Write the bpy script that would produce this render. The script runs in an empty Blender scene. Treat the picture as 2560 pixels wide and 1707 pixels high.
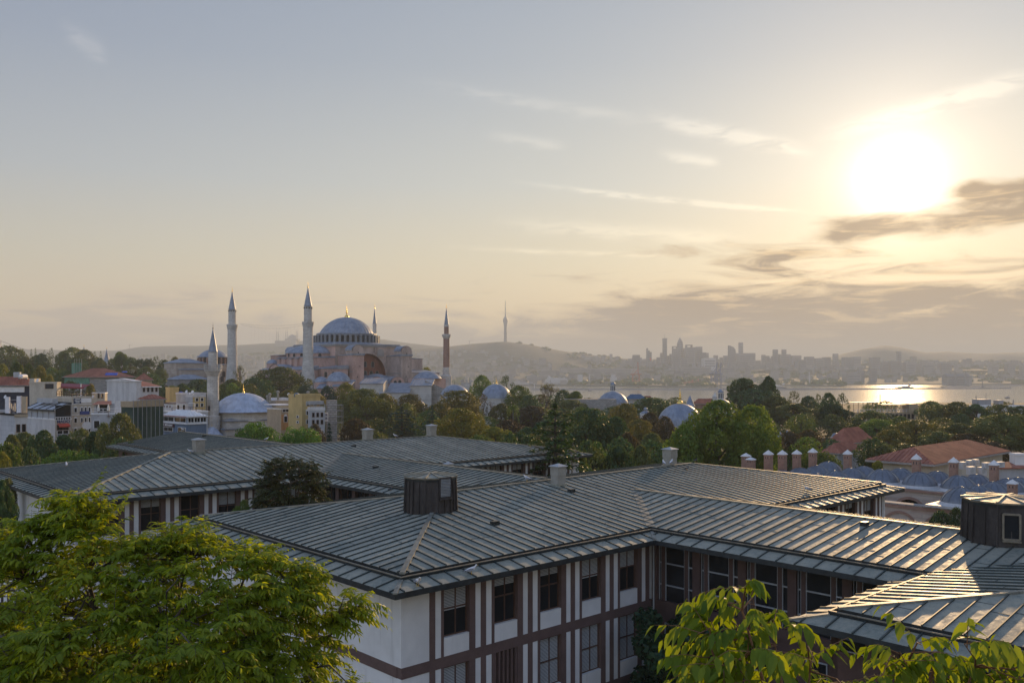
import bpy, math, random
import numpy as np
from mathutils import Matrix, Vector, noise
random.seed(7); RNG = np.random.default_rng(7)
S = bpy.context.scene; COL = S.collection; D = bpy.data
R = math.radians
# ------------------------------------------------------------------ camera
F, HX, HY, CZ = 2200.0, 1280.0, 932.0, 42.0        # focal length and horizon in photo pixels, eye height over the sea
cam = D.objects.new('camera', D.cameras.new('camera')); COL.objects.link(cam)
cam.data.sensor_width = 36; cam.data.lens = 36*F/2560
cam.data.shift_y = (HY-853.5)/2560
cam.data.clip_start = 0.1; cam.data.clip_end = 60000
cam.location = (0, 0, CZ); cam.rotation_euler = (R(90), 0, 0)
S.camera = cam
S.view_settings.view_transform = 'Standard'; S.view_settings.look = 'None'
S.view_settings.gamma = 1; S.view_settings.use_curve_mapping = False
S.view_settings.exposure = 0.32
S.cycles.max_bounces = 6; S.cycles.diffuse_bounces = 3; S.cycles.glossy_bounces = 3
S.cycles.transmission_bounces = 4; S.cycles.volume_bounces = 0; S.cycles.caustics_reflective = False
# ------------------------------------------------------------------ sun
SUN_AZ, SUN_EL = R(23.7), R(11.35)
sdir = Vector((math.sin(SUN_AZ)*math.cos(SUN_EL), math.cos(SUN_AZ)*math.cos(SUN_EL), math.sin(SUN_EL)))
sl = D.lights.new('sun', 'SUN'); sl.energy = 4.8; sl.angle = R(0.6); sl.color = (1.0, 0.655, 0.33)
sun = D.objects.new('sun', sl); COL.objects.link(sun)
sun.rotation_euler = sdir.to_track_quat('Z', 'Y').to_euler(); sun.location = sdir*300
# ------------------------------------------------------------------ sky
W = D.worlds.new('World'); S.world = W; W.use_nodes = True
wt = W.node_tree; wt.nodes.clear()
class G:
    """small helper that writes shader maths as nodes"""
    def __init__(s, t): s.t = t
    def n(s, typ, **kw):
        o = s.t.nodes.new(typ)
        for k, v in kw.items(): setattr(o, k, v)
        return o
    def put(s, sock, v):
        if hasattr(v, 'is_output'): s.t.links.new(v, sock)
        elif v is not None: sock.default_value = v
    def m(s, op, a, b=None, c=None, clamp=False):
        o = s.n('ShaderNodeMath', operation=op, use_clamp=clamp)
        for i, v in enumerate((a, b, c)):
            if v is not None: s.put(o.inputs[i], v)
        return o.outputs[0]
    def add(s, a, b): return s.m('ADD', a, b)
    def mul(s, a, b): return s.m('MULTIPLY', a, b)
    def sub(s, a, b): return s.m('SUBTRACT', a, b)
    def sstep(s, v, lo, hi, tlo=0.0, thi=1.0):
        o = s.n('ShaderNodeMapRange', interpolation_type='SMOOTHSTEP')
        s.put(o.inputs[0], v); s.put(o.inputs[1], lo); s.put(o.inputs[2], hi); s.put(o.inputs[3], tlo); s.put(o.inputs[4], thi)
        return o.outputs[0]
    def mix(s, f, a, b, blend='MIX'):
        o = s.n('ShaderNodeMix', data_type='RGBA', blend_type=blend, clamp_factor=True)
        s.put(o.inputs[0], f)
        for i, v in ((6, a), (7, b)):
            s.put(o.inputs[i], (*v, 1) if isinstance(v, tuple) and len(v) == 3 else v)
        return o.outputs[2]
    def noise(s, vec, scale, detail=4, rough=0.55, dist=0.0):
        o = s.n('ShaderNodeTexNoise'); s.put(o.inputs['Vector'], vec)
        o.inputs['Scale'].default_value = scale; o.inputs['Detail'].default_value = detail
        o.inputs['Roughness'].default_value = rough; o.inputs['Distortion'].default_value = dist
        return o.outputs['Fac']
    def vec(s, x, y, z):
        o = s.n('ShaderNodeCombineXYZ')
        for i, v in enumerate((x, y, z)): s.put(o.inputs[i], v)
        return o.outputs[0]
    def sep(s, v):
        o = s.n('ShaderNodeSeparateXYZ'); s.put(o.inputs[0], v); return o.outputs
    def ramp(s, f, stops, interp='LINEAR'):
        o = s.n('ShaderNodeValToRGB'); s.put(o.inputs[0], f); cr = o.color_ramp; cr.interpolation = interp
        while len(cr.elements) < len(stops): cr.elements.new(0.5)
        for e, (p, c) in zip(cr.elements, stops): e.position = p; e.color = (*c, 1)
        return o.outputs[0]
g = G(wt)
tc = g.n('ShaderNodeTexCoord')
dx, dy, dz = g.sep(tc.outputs['Generated'])
el = g.mul(g.m('ARCSINE', dz), 180/math.pi)
az = g.mul(g.m('ARCTAN2', dx, dy), 180/math.pi)
dot = g.n('ShaderNodeVectorMath', operation='DOT_PRODUCT'); g.put(dot.inputs[0], tc.outputs['Generated']); dot.inputs[1].default_value = sdir
gam = g.mul(g.m('ARCCOSINE', g.m('MINIMUM', dot.outputs['Value'], 0.999999)), 180/math.pi)
sky = g.n('ShaderNodeTexSky', sky_type='NISHITA', sun_disc=False)
sky.sun_elevation = SUN_EL; sky.sun_rotation = SUN_AZ; sky.dust_density = 2.0; sky.air_density = 1.0; sky.altitude = 50
ramp = g.ramp(g.m('DIVIDE', el, 60), [(0.0, (.70, .54, .34)), (.06, (.85, .65, .39)), (.12, (.70, .62, .45)), (.2, (.51, .525, .50)), (.32, (.345, .39, .445)), (.5, (.22, .28, .385)), (1.0, (.18, .26, .42))])
base = g.mix(1.0, g.mix(0.93, sky.outputs[0], g.mix(1.0, ramp, (10, 10, 10), 'MULTIPLY')), g.mix(g.sstep(gam, 14, 66), (1.0, 1.0, .99), (.66, .72, .84)), 'MULTIPLY')
base = g.mix(1.0, base, g.mix(g.sstep(gam, 68, 115), (1, 1, 1), (2.3, 2.3, 2.35)), 'MULTIPLY')  # unseen sky far from the sun, brightened as added fill light on the foreground
def expo(v, s_): return g.m('EXPONENT', g.mul(v, -1.0/s_))
def gauss(v, s_): return g.m('EXPONENT', g.mul(g.mul(v, v), -1.0/(s_*s_)))
glow_w = g.add(g.mul(expo(gam, 5.0), 3.6), g.mul(expo(gam, 15.0), .4))
core = g.add(g.mul(gauss(gam, 1.8), 12.0), g.mul(gauss(gam, 3.4), 2.8))
def scale(col, f):
    o = g.n('ShaderNodeVectorMath', operation='SCALE'); g.put(o.inputs[0], col); g.put(o.inputs[3], f); return o.outputs[0]
glow = g.mix(1.0, scale((1.0, .75, .46), glow_w), scale((1.0, .92, .83), core), 'ADD')
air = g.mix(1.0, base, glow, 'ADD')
# thin streaks of cirrus and old contrails
cv = g.vec(g.mul(az, .25), g.mul(el, 1.1), 0.0)
fine = g.noise(cv, 1.6, 5, .6, .4)
streaks = None
for a0, e0, a1, e1, w, k in ((-1.0, 12.4, 19.5, 9.7, .16, .9), (7.5, 16.4, 19.5, 13.2, .42, .8), (-8.0, 18.5, 10.0, 15.7, .35, .28), (9.0, 13.9, 13.6, 13.0, .30, .6),
                             (-3.0, 9.9, 16.0, 8.3, .45, .5), (-6.0, 8.2, 12.0, 7.4, .14, .5), (-2.5, 15.3, 4.0, 14.3, .3, .3), (-27.5, 19.5, -24.5, 18.0, .5, .25), (18.0, 14.0, 32.0, 16.5, .5, .7)):
    sl_ = (e1-e0)/(a1-a0)
    dist = g.sub(el, g.add(g.mul(g.sub(az, a0), sl_), e0))
    wob = g.add(dist, g.mul(g.sub(fine, .5), w*2.2))
    s_ = g.mul(gauss(wob, w), g.mul(g.sstep(az, a0, a0+.45*(a1-a0)), g.sstep(az, a1, a1-.25*(a1-a0))))
    s_ = g.mul(s_, g.mul(k*2.3, g.sstep(fine, .28, .58)))
    streaks = s_ if streaks is None else g.m('MAXIMUM', streaks, s_)
air = g.mix(g.mul(streaks, .85), air, g.mix(1.0, air, g.mix(1.0, (1.6, 1.35, 1.0), scale((1.0, .8, .5), g.mul(glow_w, .25)), 'ADD'), 'ADD'))
# the low cloud bank and the dark clouds beside the sun
nb = g.noise(g.vec(g.mul(az, .10), g.mul(el, .62), 3.7), 1.25, 9, .62, .9)
nb2 = g.noise(g.vec(g.mul(az, .055), g.mul(el, .30), 9.1), 1.0, 4, .5, .3)
top = g.add(4.5, g.add(g.mul(g.sstep(az, 1, 15), 2.5), g.mul(g.sstep(az, -12, -20), .7)))
amt = g.add(g.mul(g.sub(top, el), .19), g.add(g.mul(g.sub(nb, .5), 1.9), g.mul(g.sub(nb2, .5), 1.0)))
bank = g.sstep(amt, -.06, .46)
band = g.add(gauss(g.sub(el, g.add(8.85, g.mul(g.sub(az, 27), .04))), 1.05), g.mul(gauss(g.sub(el, 10.4), .7), g.sstep(az, 25.5, 28)))
near = g.mul(g.sstep(az, 16.5, 21.5), band)
nn = g.noise(g.vec(g.mul(az, .15), g.mul(el, .55), 21.3), 1.5, 7, .56, .3)
dark = g.sstep(g.add(g.mul(near, .86), g.mul(g.sub(nn, .5), 1.35)), .22, .86)
dens = g.m('MAXIMUM', bank, dark)
side = g.sstep(az, -8, 14)
ccol = g.mix(side, (4.3, 3.7, 3.1), (3.1, 2.2, 1.45))
ccol = g.mix(1.0, ccol, scale((1.0, .70, .36), g.mul(expo(gam, 6.0), 3.2)), 'ADD')
edge = g.mix(1.0, scale((7.6, 5.2, 2.7), 1.0), scale((1.0, .76, .42), g.mul(glow_w, 1.15)), 'ADD')
edge = g.mix(side, (6.6, 5.3, 3.8), edge)
rim = g.mul(g.mul(dens, g.sub(1.0, dens)), 3.0)
lit = g.mul(g.sstep(g.noise(g.vec(g.mul(az, .13), g.mul(el, .9), 14.2), 1.6, 7, .6, .8), .50, .66), g.sstep(el, .8, 3.0))
out = g.mix(g.mul(dens, g.sstep(el, 0, 2.5, .75, .95)), air, g.mix(g.m('MINIMUM', g.add(g.mul(rim, .7), g.mul(lit, g.add(.25, g.mul(side, .55)))), 1.0), ccol, edge))
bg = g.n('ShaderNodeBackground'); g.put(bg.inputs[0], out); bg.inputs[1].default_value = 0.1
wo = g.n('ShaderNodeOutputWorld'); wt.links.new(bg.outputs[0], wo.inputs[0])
# ------------------------------------------------------------------ helpers
def P(x, y, d):
    """point seen at photo pixel (x, y) at distance d along the view"""
    return Vector(((x-HX)/F*d, d, CZ-(y-HY)/F*d))
def unproj_z(x, y, z): return P(x, y, (CZ-z)*F/(y-HY))
MATS = {}
def nmat(name, build, **kw):
    m = D.materials.new(name); m.use_nodes = True; t = m.node_tree; t.nodes.clear(); gg = G(t)
    bs = gg.n('ShaderNodeBsdfPrincipled'); o = gg.n('ShaderNodeOutputMaterial'); t.links.new(bs.outputs[0], o.inputs[0])
    for k, v in kw.items(): bs.inputs[k].default_value = v
    build(gg, bs, o); MATS[name] = m; return m
def objco(gg, sc=(1, 1, 1)):
    tcn = gg.n('ShaderNodeTexCoord'); mp = gg.n('ShaderNodeMapping'); mp.inputs['Scale'].default_value = sc
    gg.t.links.new(tcn.outputs['Object'], mp.inputs[0]); return mp.outputs[0]
def bump(gg, bs, h, strength=.3, dist=.02):
    b = gg.n('ShaderNodeBump'); b.inputs['Strength'].default_value = strength; b.inputs['Distance'].default_value = dist
    gg.put(b.inputs['Height'], h); gg.t.links.new(b.outputs[0], bs.inputs['Normal'])
def plain(name, c, rough=.7, var=.18, scale=3.0, sc=(1, 1, 1), metal=0.0, spec=.4, bmp=0.0):
    """weathered surface: the colour drifts in patches and fine specks"""
    def b(gg, bs, o):
        v = objco(gg, sc); n1 = gg.noise(v, scale, 5, .6); n2 = gg.noise(v, scale*7.3, 3, .6)
        f = gg.add(gg.mul(n1, .7), gg.mul(n2, .3)); f = gg.sstep(f, .34, .66)
        lo = tuple(x*(1-var) for x in c); hi = tuple(min(1, x*(1+var)) for x in c)
        gg.put(bs.inputs['Base Color'], gg.mix(f, lo, hi))
        if bmp: bump(gg, bs, n2, bmp)
    return nmat(name, b, Roughness=rough, Metallic=metal, **{'Specular IOR Level': spec})
class MB:
    """collects geometry for ONE mesh object"""
    def __init__(s): s.v = []; s.f = []; s.mi = []; s.mats = []; s.cur = 0
    def use(s, m):
        if m not in s.mats: s.mats.append(m)
        s.cur = s.mats.index(m); return s
    def face(s, pts):
        i = len(s.v); s.v += [tuple(p) for p in pts]; s.f.append(tuple(range(i, i+len(pts)))); s.mi.append(s.cur)
    def quads(s, ring_a, ring_b, closed=True):
        n = len(ring_a); i = len(s.v); s.v += [tuple(p) for p in ring_a]+[tuple(p) for p in ring_b]
        for k in range(n if closed else n-1):
            k2 = (k+1) % n; s.f.append((i+k, i+k2, i+n+k2, i+n+k)); s.mi.append(s.cur)
    def box(s, x0, x1, y0, y1, z0, z1):
        i = len(s.v)
        s.v += [(x0, y0, z0), (x1, y0, z0), (x1, y1, z0), (x0, y1, z0), (x0, y0, z1), (x1, y0, z1), (x1, y1, z1), (x0, y1, z1)]
        for q in ((0, 3, 2, 1), (4, 5, 6, 7), (0, 1, 5, 4), (1, 2, 6, 5), (2, 3, 7, 6), (3, 0, 4, 7)):
            s.f.append(tuple(i+k for k in q)); s.mi.append(s.cur)
    def obox(s, c, ax, ay, az_):
        """box by centre and three half-axis vectors"""
        c = Vector(c); ax = Vector(ax); ay = Vector(ay); az_ = Vector(az_); i = len(s.v)
        s.v += [tuple(c+a*ax+b*ay+e*az_) for e in (-1, 1) for a, b in ((-1, -1), (1, -1), (1, 1), (-1, 1))]
        for q in ((0, 3, 2, 1), (4, 5, 6, 7), (0, 1, 5, 4), (1, 2, 6, 5), (2, 3, 7, 6), (3, 0, 4, 7)):
            s.f.append(tuple(i+k for k in q)); s.mi.append(s.cur)
    def prism(s, poly, z0, z1, cap=True):
        a = [(x, y, z0) for x, y in poly]; b = [(x, y, z1) for x, y in poly]; s.quads(a, b)
        if cap: s.face(b); s.face(a[::-1])
    def lathe(s, prof, n=24, c=(0, 0, 0), a0=0.0, a1=2*math.pi, flute=0.0):
        full = abs(a1-a0-2*math.pi) < 1e-6; m = n if full else n+1; i = len(s.v)
        for r, z in prof:
            for k in range(m):
                a = a0+(a1-a0)*k/n; rr = r*(1+(flute if k % 2 else -flute)); s.v.append((c[0]+rr*math.cos(a), c[1]+rr*math.sin(a), c[2]+z))
        for j in range(len(prof)-1):
            for k in range(n):
                k2 = (k+1) % m; s.f.append((i+j*m+k, i+j*m+k2, i+(j+1)*m+k2, i+(j+1)*m+k)); s.mi.append(s.cur)
    def tube(s, pts, rad, n=6):
        rings = []
        for j, p in enumerate(pts):
            p = Vector(p); q = Vector(pts[min(j+1, len(pts)-1)]); o = Vector(pts[max(j-1, 0)]); t = (q-o)
            t = t.normalized() if t.length > 1e-9 else Vector((0, 0, 1))
            u = t.cross(Vector((0, 0, 1)) if abs(t.z) < .95 else Vector((1, 0, 0))).normalized(); w = t.cross(u)
            r = rad[j] if isinstance(rad, (list, tuple)) else rad
            rings.append([p+u*(r*math.cos(2*math.pi*k/n))+w*(r*math.sin(2*math.pi*k/n)) for k in range(n)])
        for a, b in zip(rings, rings[1:]): s.quads(a, b)
        s.face(rings[-1]); s.face(rings[0][::-1])
    def arr(s, V, Fq):
        i = len(s.v); s.v += [tuple(p) for p in V]; s.f += [tuple(int(k)+i for k in q) for q in Fq]; s.mi += [s.cur]*len(Fq)
    def build(s, name, mat=None, parent=None, smooth=False, loc=(0, 0, 0), rot=None):
        me = D.meshes.new(name); me.from_pydata(s.v, [], s.f)
        for m in (s.mats or [mat]): me.materials.append(MATS[m] if isinstance(m, str) else m)
        if len(s.mats) > 1: me.polygons.foreach_set('material_index', s.mi)
        if smooth: me.polygons.foreach_set('use_smooth', [True]*len(me.polygons))
        me.update(); o = D.objects.new(name, me); COL.objects.link(o); o.location = loc
        if rot: o.rotation_euler = rot
        if parent is not None: o.parent = parent
        return o
def np_mesh(name, V, Fq, mat, var=None, smooth=False, mat2=None, n2=0):
    me = D.meshes.new(name); nv = len(V); nf = len(Fq); k = Fq.shape[1]
    me.vertices.add(nv); me.vertices.foreach_set('co', V.astype(np.float32).ravel())
    me.loops.add(nf*k); me.loops.foreach_set('vertex_index', Fq.astype(np.int32).ravel())
    me.polygons.add(nf); me.polygons.foreach_set('loop_start', np.arange(0, nf*k, k, dtype=np.int32))
    if var is not None:
        at = me.attributes.new('leafvar', 'FLOAT', 'FACE'); at.data.foreach_set('value', var.astype(np.float32))
    if smooth: me.polygons.foreach_set('use_smooth', np.ones(nf, bool))
    if mat2: me.materials.append(MATS[mat]); me.materials.append(MATS[mat2]); me.polygons.foreach_set('material_index', np.concatenate([np.zeros(nf-n2, np.int32), np.ones(n2, np.int32)])); me.update(calc_edges=True); return me
    me.update(calc_edges=True); me.materials.append(MATS[mat] if isinstance(mat, str) else mat); return me
def tag(o, label, cat, group=None, kind=None):
    if label: o['label'] = label
    if cat: o['category'] = cat
    if group: o['group'] = group
    if kind: o['kind'] = kind
    return o
def thing(name, label, cat, loc=(0, 0, 0), rz=0.0, group=None):
    o = D.objects.new(name, None); COL.objects.link(o); o.location = loc; o.rotation_euler = (0, 0, rz); o.empty_display_size = .5
    return tag(o, label, cat, group)
def dup(o, parent=None, loc=None, rz=None, scale=None, label=None, deep=True):
    c = o.copy(); COL.objects.link(c)
    if parent is not None: c.parent = parent
    if loc is not None: c.location = loc
    if rz is not None: c.rotation_euler = (0, 0, rz)
    if scale is not None: c.scale = scale
    if label: c['label'] = label
    if deep:
        for ch in KIDS.get(o.name, [x for x in o.children]): dup(ch, c)
    return c
KIDS = {}
def struct(o): o['kind'] = 'structure'; return o
# ------------------------------------------------------------------ land and water
def b_ground(gg, bs, o):
    v = objco(gg); n = gg.noise(v, .03, 6, .6); gg.put(bs.inputs['Base Color'], gg.mix(gg.sstep(n, .4, .6), (.028, .034, .018), (.055, .052, .034)))
nmat('ground', b_ground, Roughness=.95)
def b_water(gg, bs, o):
    v = objco(gg, (1, .45, 1)); n = gg.noise(v, .16, 5, .62); n2 = gg.noise(v, .9, 3, .6); n3 = gg.noise(objco(gg, (.25, 1, 1)), .006, 4, .6)
    gg.put(bs.inputs['Base Color'], (.03, .05, .055, 1))
    b = gg.n('ShaderNodeBump'); b.inputs['Distance'].default_value = 1.0
    gg.put(b.inputs['Strength'], gg.sstep(n3, .35, .65, .12, .30)); gg.put(b.inputs['Height'], gg.add(gg.mul(n, 1.3), gg.mul(n2, .25)))
    gg.t.links.new(b.outputs[0], bs.inputs['Normal'])
nmat('water', b_water, Roughness=.10, IOR=1.33)
def b_hill(gg, bs, o):
    v = objco(gg); n = gg.noise(v, .012, 6, .65); n2 = gg.noise(v, .05, 3, .6)
    c = gg.mix(gg.sstep(n, .42, .58), (.030, .042, .024), (.065, .065, .048)); gg.put(bs.inputs['Base Color'], gg.mix(gg.sstep(n2, .58, .7), c, (.16, .14, .115)))
nmat('hillside', b_hill, Roughness=.95)
mb = MB(); mb.face([(-15000, 500, 0), (15000, 500, 0), (15000, 16000, 0), (-15000, 16000, 0)]); struct(mb.build('water', 'water'))
# European shore: a plateau under the town that falls to the sea behind the park
GZ = 21.0
def ground_z(x, y):
    t = min(max((y-640-.08*x)/430, 0), 1); t = t*t*(3-2*t)
    m = min(max((-x-70)/60, 0), 1)*min(max((y-330)/120, 0), 1)*15.0
    return (GZ+m)*(1-t)-2.0*t-3.0*min(max((y-250)/300, 0), 1)*(1-t)
xs = np.concatenate([np.linspace(-12000, -900, 6), np.linspace(-800, 1000, 46), np.linspace(1100, 12000, 6)]); ys = np.concatenate([[-400, -60], np.linspace(0, 1150, 60)])
V = np.array([(x, y, ground_z(x, y)+(0 if y < 150 else .6*math.sin(x*.05)*math.sin(y*.041))) for y in ys for x in xs]); nx = len(xs)
Fq = np.array([(j*nx+i, j*nx+i+1, (j+1)*nx+i+1, (j+1)*nx+i) for j in range(len(ys)-1) for i in range(nx-1)])
o = D.objects.new('ground', np_mesh('ground', V, Fq, 'ground', smooth=True)); COL.objects.link(o); struct(o)
# Asian shore: low ground, then the ridges, each a real slope at its own distance
def interp(x, pts): return float(np.interp(x, [p[0] for p in pts], [p[1] for p in pts]))
SHORE = [(-900, 965), (1180, 965.5), (1240, 963.5), (1540, 966), (1700, 967.5), (1790, 967), (1800, 963), (1960, 963), (2100, 966.5), (2113, 966), (2120, 962.5), (2560, 961), (3400, 960)]
def shore_d(x): return CZ*F/(interp(x, SHORE)-HY)
LANDTOP = [(-900, 905), (300, 905), (900, 900), (1250, 905), (1560, 903), (1900, 908), (2200, 905), (2560, 905), (3400, 905)]
def hill_strip(name, prof, d0, d1, d2, z0, z2, rough, step=14, rows=9):
    X = np.arange(prof[0][0], prof[-1][0]+1, step); V = []; k = rows
    for j in range(2*k+1):
        for x in X:
            zr = CZ+(HY-interp(x, prof))/F*d1
            s = j/k if j <= k else (2*k-j)/k
            d = d0+(d1-d0)*j/k if j <= k else d1+(d2-d1)*(j-k)/k
            d0x = d0(x) if callable(d0) else d0
            if callable(d0): pass
            zb = z0 if j <= k else z2
            e = s*s*(3-2*s)*.6+s*.4
            nz = noise.fractal(Vector(((x-HX)/F*d*.004, d*.004, 1.7)), 1.0, 2.0, 5)*rough
            V.append(((x-HX)/F*d1*(d/d1), d, zb+(zr-zb)*e+nz*(.3+.7*min(s*1.5, 1))*(.35 if j == k else 1)))
    n = len(X); Fq = np.array([(j*n+i, j*n+i+1, (j+1)*n+i+1, (j+1)*n+i) for j in range(2*k) for i in range(n-1)])
    o = D.objects.new(name, np_mesh(name, np.array(V), Fq, 'hillside')); COL.objects.link(o); return struct(o)
H1 = [(-900, 885), (300, 893), (800, 880), (1000, 874), (1100, 868.5), (1180, 859), (1250, 854), (1270, 854), (1330, 862.5), (1410, 877), (1500, 890), (1560, 896), (1700, 899), (2000, 902), (2500, 903), (3300, 903)]
H0 = [(-900, 870), (30, 872), (230, 877), (298, 876), (357, 865), (480, 864), (600, 862), (700, 857), (758, 851), (850, 847), (954, 847.5), (1017, 857), (1076, 864), (1170, 872), (1500, 892)]
H2 = [(1850, 900), (2000, 899), (2086, 890), (2158, 872), (2211, 862.5), (2247, 867), (2307, 880), (2366, 879), (2456, 884), (2560, 880), (2900, 885), (3300, 890)]
hill_strip('hill', H1, 4100, 5000, 5500, 52, 40, 9)
hill_strip('hill', H0, 5400, 6300, 6900, 60, 40, 9)
hill_strip('hill', H2, 5600, 6600, 7200, 60, 40, 9)
# the shelf of land between the far shoreline and the ridges
X = np.arange(-900, 3401, 20); V = []
ROWS = [0, .004, .12, .3, .55, .8, 1.0]; ZR = [-3, 2.0, 2.6, 14, 34, 50, 58]
def land_pt(x, s):
    d0 = shore_d(x); d = d0+(4600-d0)*s; z = float(np.interp(s, ROWS, ZR))
    lt = CZ+(HY-interp(x, LANDTOP))/F*4600
    return (x-HX)/F*d, d, z*(1 if s < .1 else (.9+.25*math.sin(x*.013+s*5)+.1*math.sin(x*.05)))
for s in ROWS:
    for x in X: V.append(land_pt(x, s))
n = len(X); Fq = np.array([(j*n+i, j*n+i+1, (j+1)*n+i+1, (j+1)*n+i) for j in range(len(ROWS)-1) for i in range(n-1)])
o = D.objects.new('terrain', np_mesh('terrain', np.array(V), Fq, 'hillside')); COL.objects.link(o); struct(o)
# ------------------------------------------------------------------ haze
hz = D.materials.new('haze'); hz.use_nodes = True; ht = hz.node_tree; ht.nodes.clear()
pv = ht.nodes.new('ShaderNodeVolumePrincipled'); ho = ht.nodes.new('ShaderNodeOutputMaterial'); ht.links.new(pv.outputs[0], ho.inputs['Volume'])
pv.inputs['Color'].default_value = (.88, .94, .90, 1); pv.inputs['Density'].default_value = 1.7e-4; pv.inputs['Anisotropy'].default_value = .0; pv.inputs['Density Attribute'].default_value = ''
MATS['haze'] = hz
mb = MB(); mb.box(-15500, 15500, -900, 16500, -6, 470); o = mb.build('haze', 'haze'); o['kind'] = 'stuff'
# ------------------------------------------------------------------ copper-roofed building in front
TH = R(42.8)
def UV(u, v, zr=0.0):
    return Vector((u*math.cos(TH)-v*math.sin(TH), u*math.sin(TH)+v*math.cos(TH), CZ+zr))
def b_copper(gg, bs, o, k=1.0):
    v = objco(gg); n1 = gg.noise(v, .35, 5, .62, .3); n2 = gg.noise(v, 2.6, 5, .68, .4); n3 = gg.noise(v, 14, 3, .6)
    c = gg.mix(gg.sstep(n1, .38, .62), (.205, .222, .190), (.300, .298, .242))
    c = gg.mix(gg.mul(gg.sstep(n2, .50, .66), .55), c, (.30, .29, .23))
    c = gg.mix(gg.mul(gg.sstep(n2, .47, .33), .6), c, (.11, .135, .12))
    c = gg.mix(gg.mul(gg.sstep(n3, .56, .70), .5), c, (.36, .35, .29)); c = gg.mix(gg.mul(gg.sstep(n3, .42, .30), .5), c, (.10, .12, .11))
    gg.put(bs.inputs['Base Color'], gg.mix(1.0, c, (k, k*.99, k*.96), 'MULTIPLY'))
    gg.put(bs.inputs['Roughness'], gg.add(gg.sstep(n2, .35, .65, .68, .52), gg.mul(gg.sub(n3, .5), .15)))
    bump(gg, bs, gg.add(gg.mul(n2, .8), gg.mul(n3, .2)), .35, .03)
for n_, k_ in (('copper', 1.0), ('copper_light', 1.13), ('copper_worn', .88)): nmat(n_, lambda gg, bs, o, k_=k_: b_copper(gg, bs, o, k_), Metallic=.12, **{'Specular IOR Level': .34})
plain('copper_seam', (.040, .055, .054), .5, .25, 2.0, metal=.3)
plain('copper_cap', (.20, .20, .165), .55, .3, 2.2, metal=.2, bmp=.3)
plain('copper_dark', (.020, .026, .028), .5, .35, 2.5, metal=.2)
plain('gutter_metal', (.20, .175, .13), .6, .25, 3.0, metal=.15, spec=.25)
plain('lantern_copper', (.040, .036, .036), .5, .45, 1.6, (1, 1, .4), metal=.25, bmp=.2)
def b_white(gg, bs, o):
    v = objco(gg); n = gg.noise(v, .5, 5, .6); st = gg.noise(objco(gg, (2.2, 2.2, .10)), 1.0, 4, .6); n2 = gg.noise(v, 18, 2, .6)
    c = gg.mix(gg.sstep(n, .35, .65), (.60, .60, .58), (.69, .69, .67)); c = gg.mix(gg.mul(gg.sstep(st, .54, .72), .34), c, (.36, .35, .32)); gg.put(bs.inputs['Base Color'], c); bump(gg, bs, n2, .15)
nmat('white_render', b_white, Roughness=.9)
plain('brown_render', (.120, .078, .068), .85, .12, 1.2, bmp=.1)
plain('brown_dark', (.080, .048, .040), .85, .15, 1.2)
plain('brown_wood', (.085, .045, .030), .6, .3, 5.0, (1, 1, .25))
plain('interior_dark', (.012, .012, .013), .9, .2)
plain('blind', (.42, .44, .44), .7, .05)
plain('alu_grey', (.36, .38, .39), .45, .1, metal=.3)
plain('chimney_metal', (.27, .26, .225), .65, .18, 1.5, bmp=.1)
def b_glass(gg, bs, o):
    v = objco(gg); n = gg.noise(v, .6, 2, .5); gg.put(bs.inputs['Base Color'], gg.mix(n, (.006, .008, .010), (.022, .025, .028)))
    bump(gg, bs, n, .08, .05)
nmat('glass', b_glass, Roughness=.06, **{'Specular IOR Level': .22})
PITCH, GUT = .14, -9.0
def offset_poly(poly, d):
    """move every edge of a right-angled outline outwards by d"""
    n = len(poly); area = sum(poly[i][0]*poly[(i+1) % n][1]-poly[(i+1) % n][0]*poly[i][1] for i in range(n)); sgn = 1 if area > 0 else -1; out = []
    for i in range(n):
        a, b, c = Vector(poly[i-1]), Vector(poly[i]), Vector(poly[(i+1) % n]); e1 = (b-a).normalized(); e2 = (c-b).normalized()
        n1 = Vector((e1.y, -e1.x))*sgn; n2 = Vector((e2.y, -e2.x))*sgn; out.append(b+(n1+n2)*d)
    return out
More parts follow.
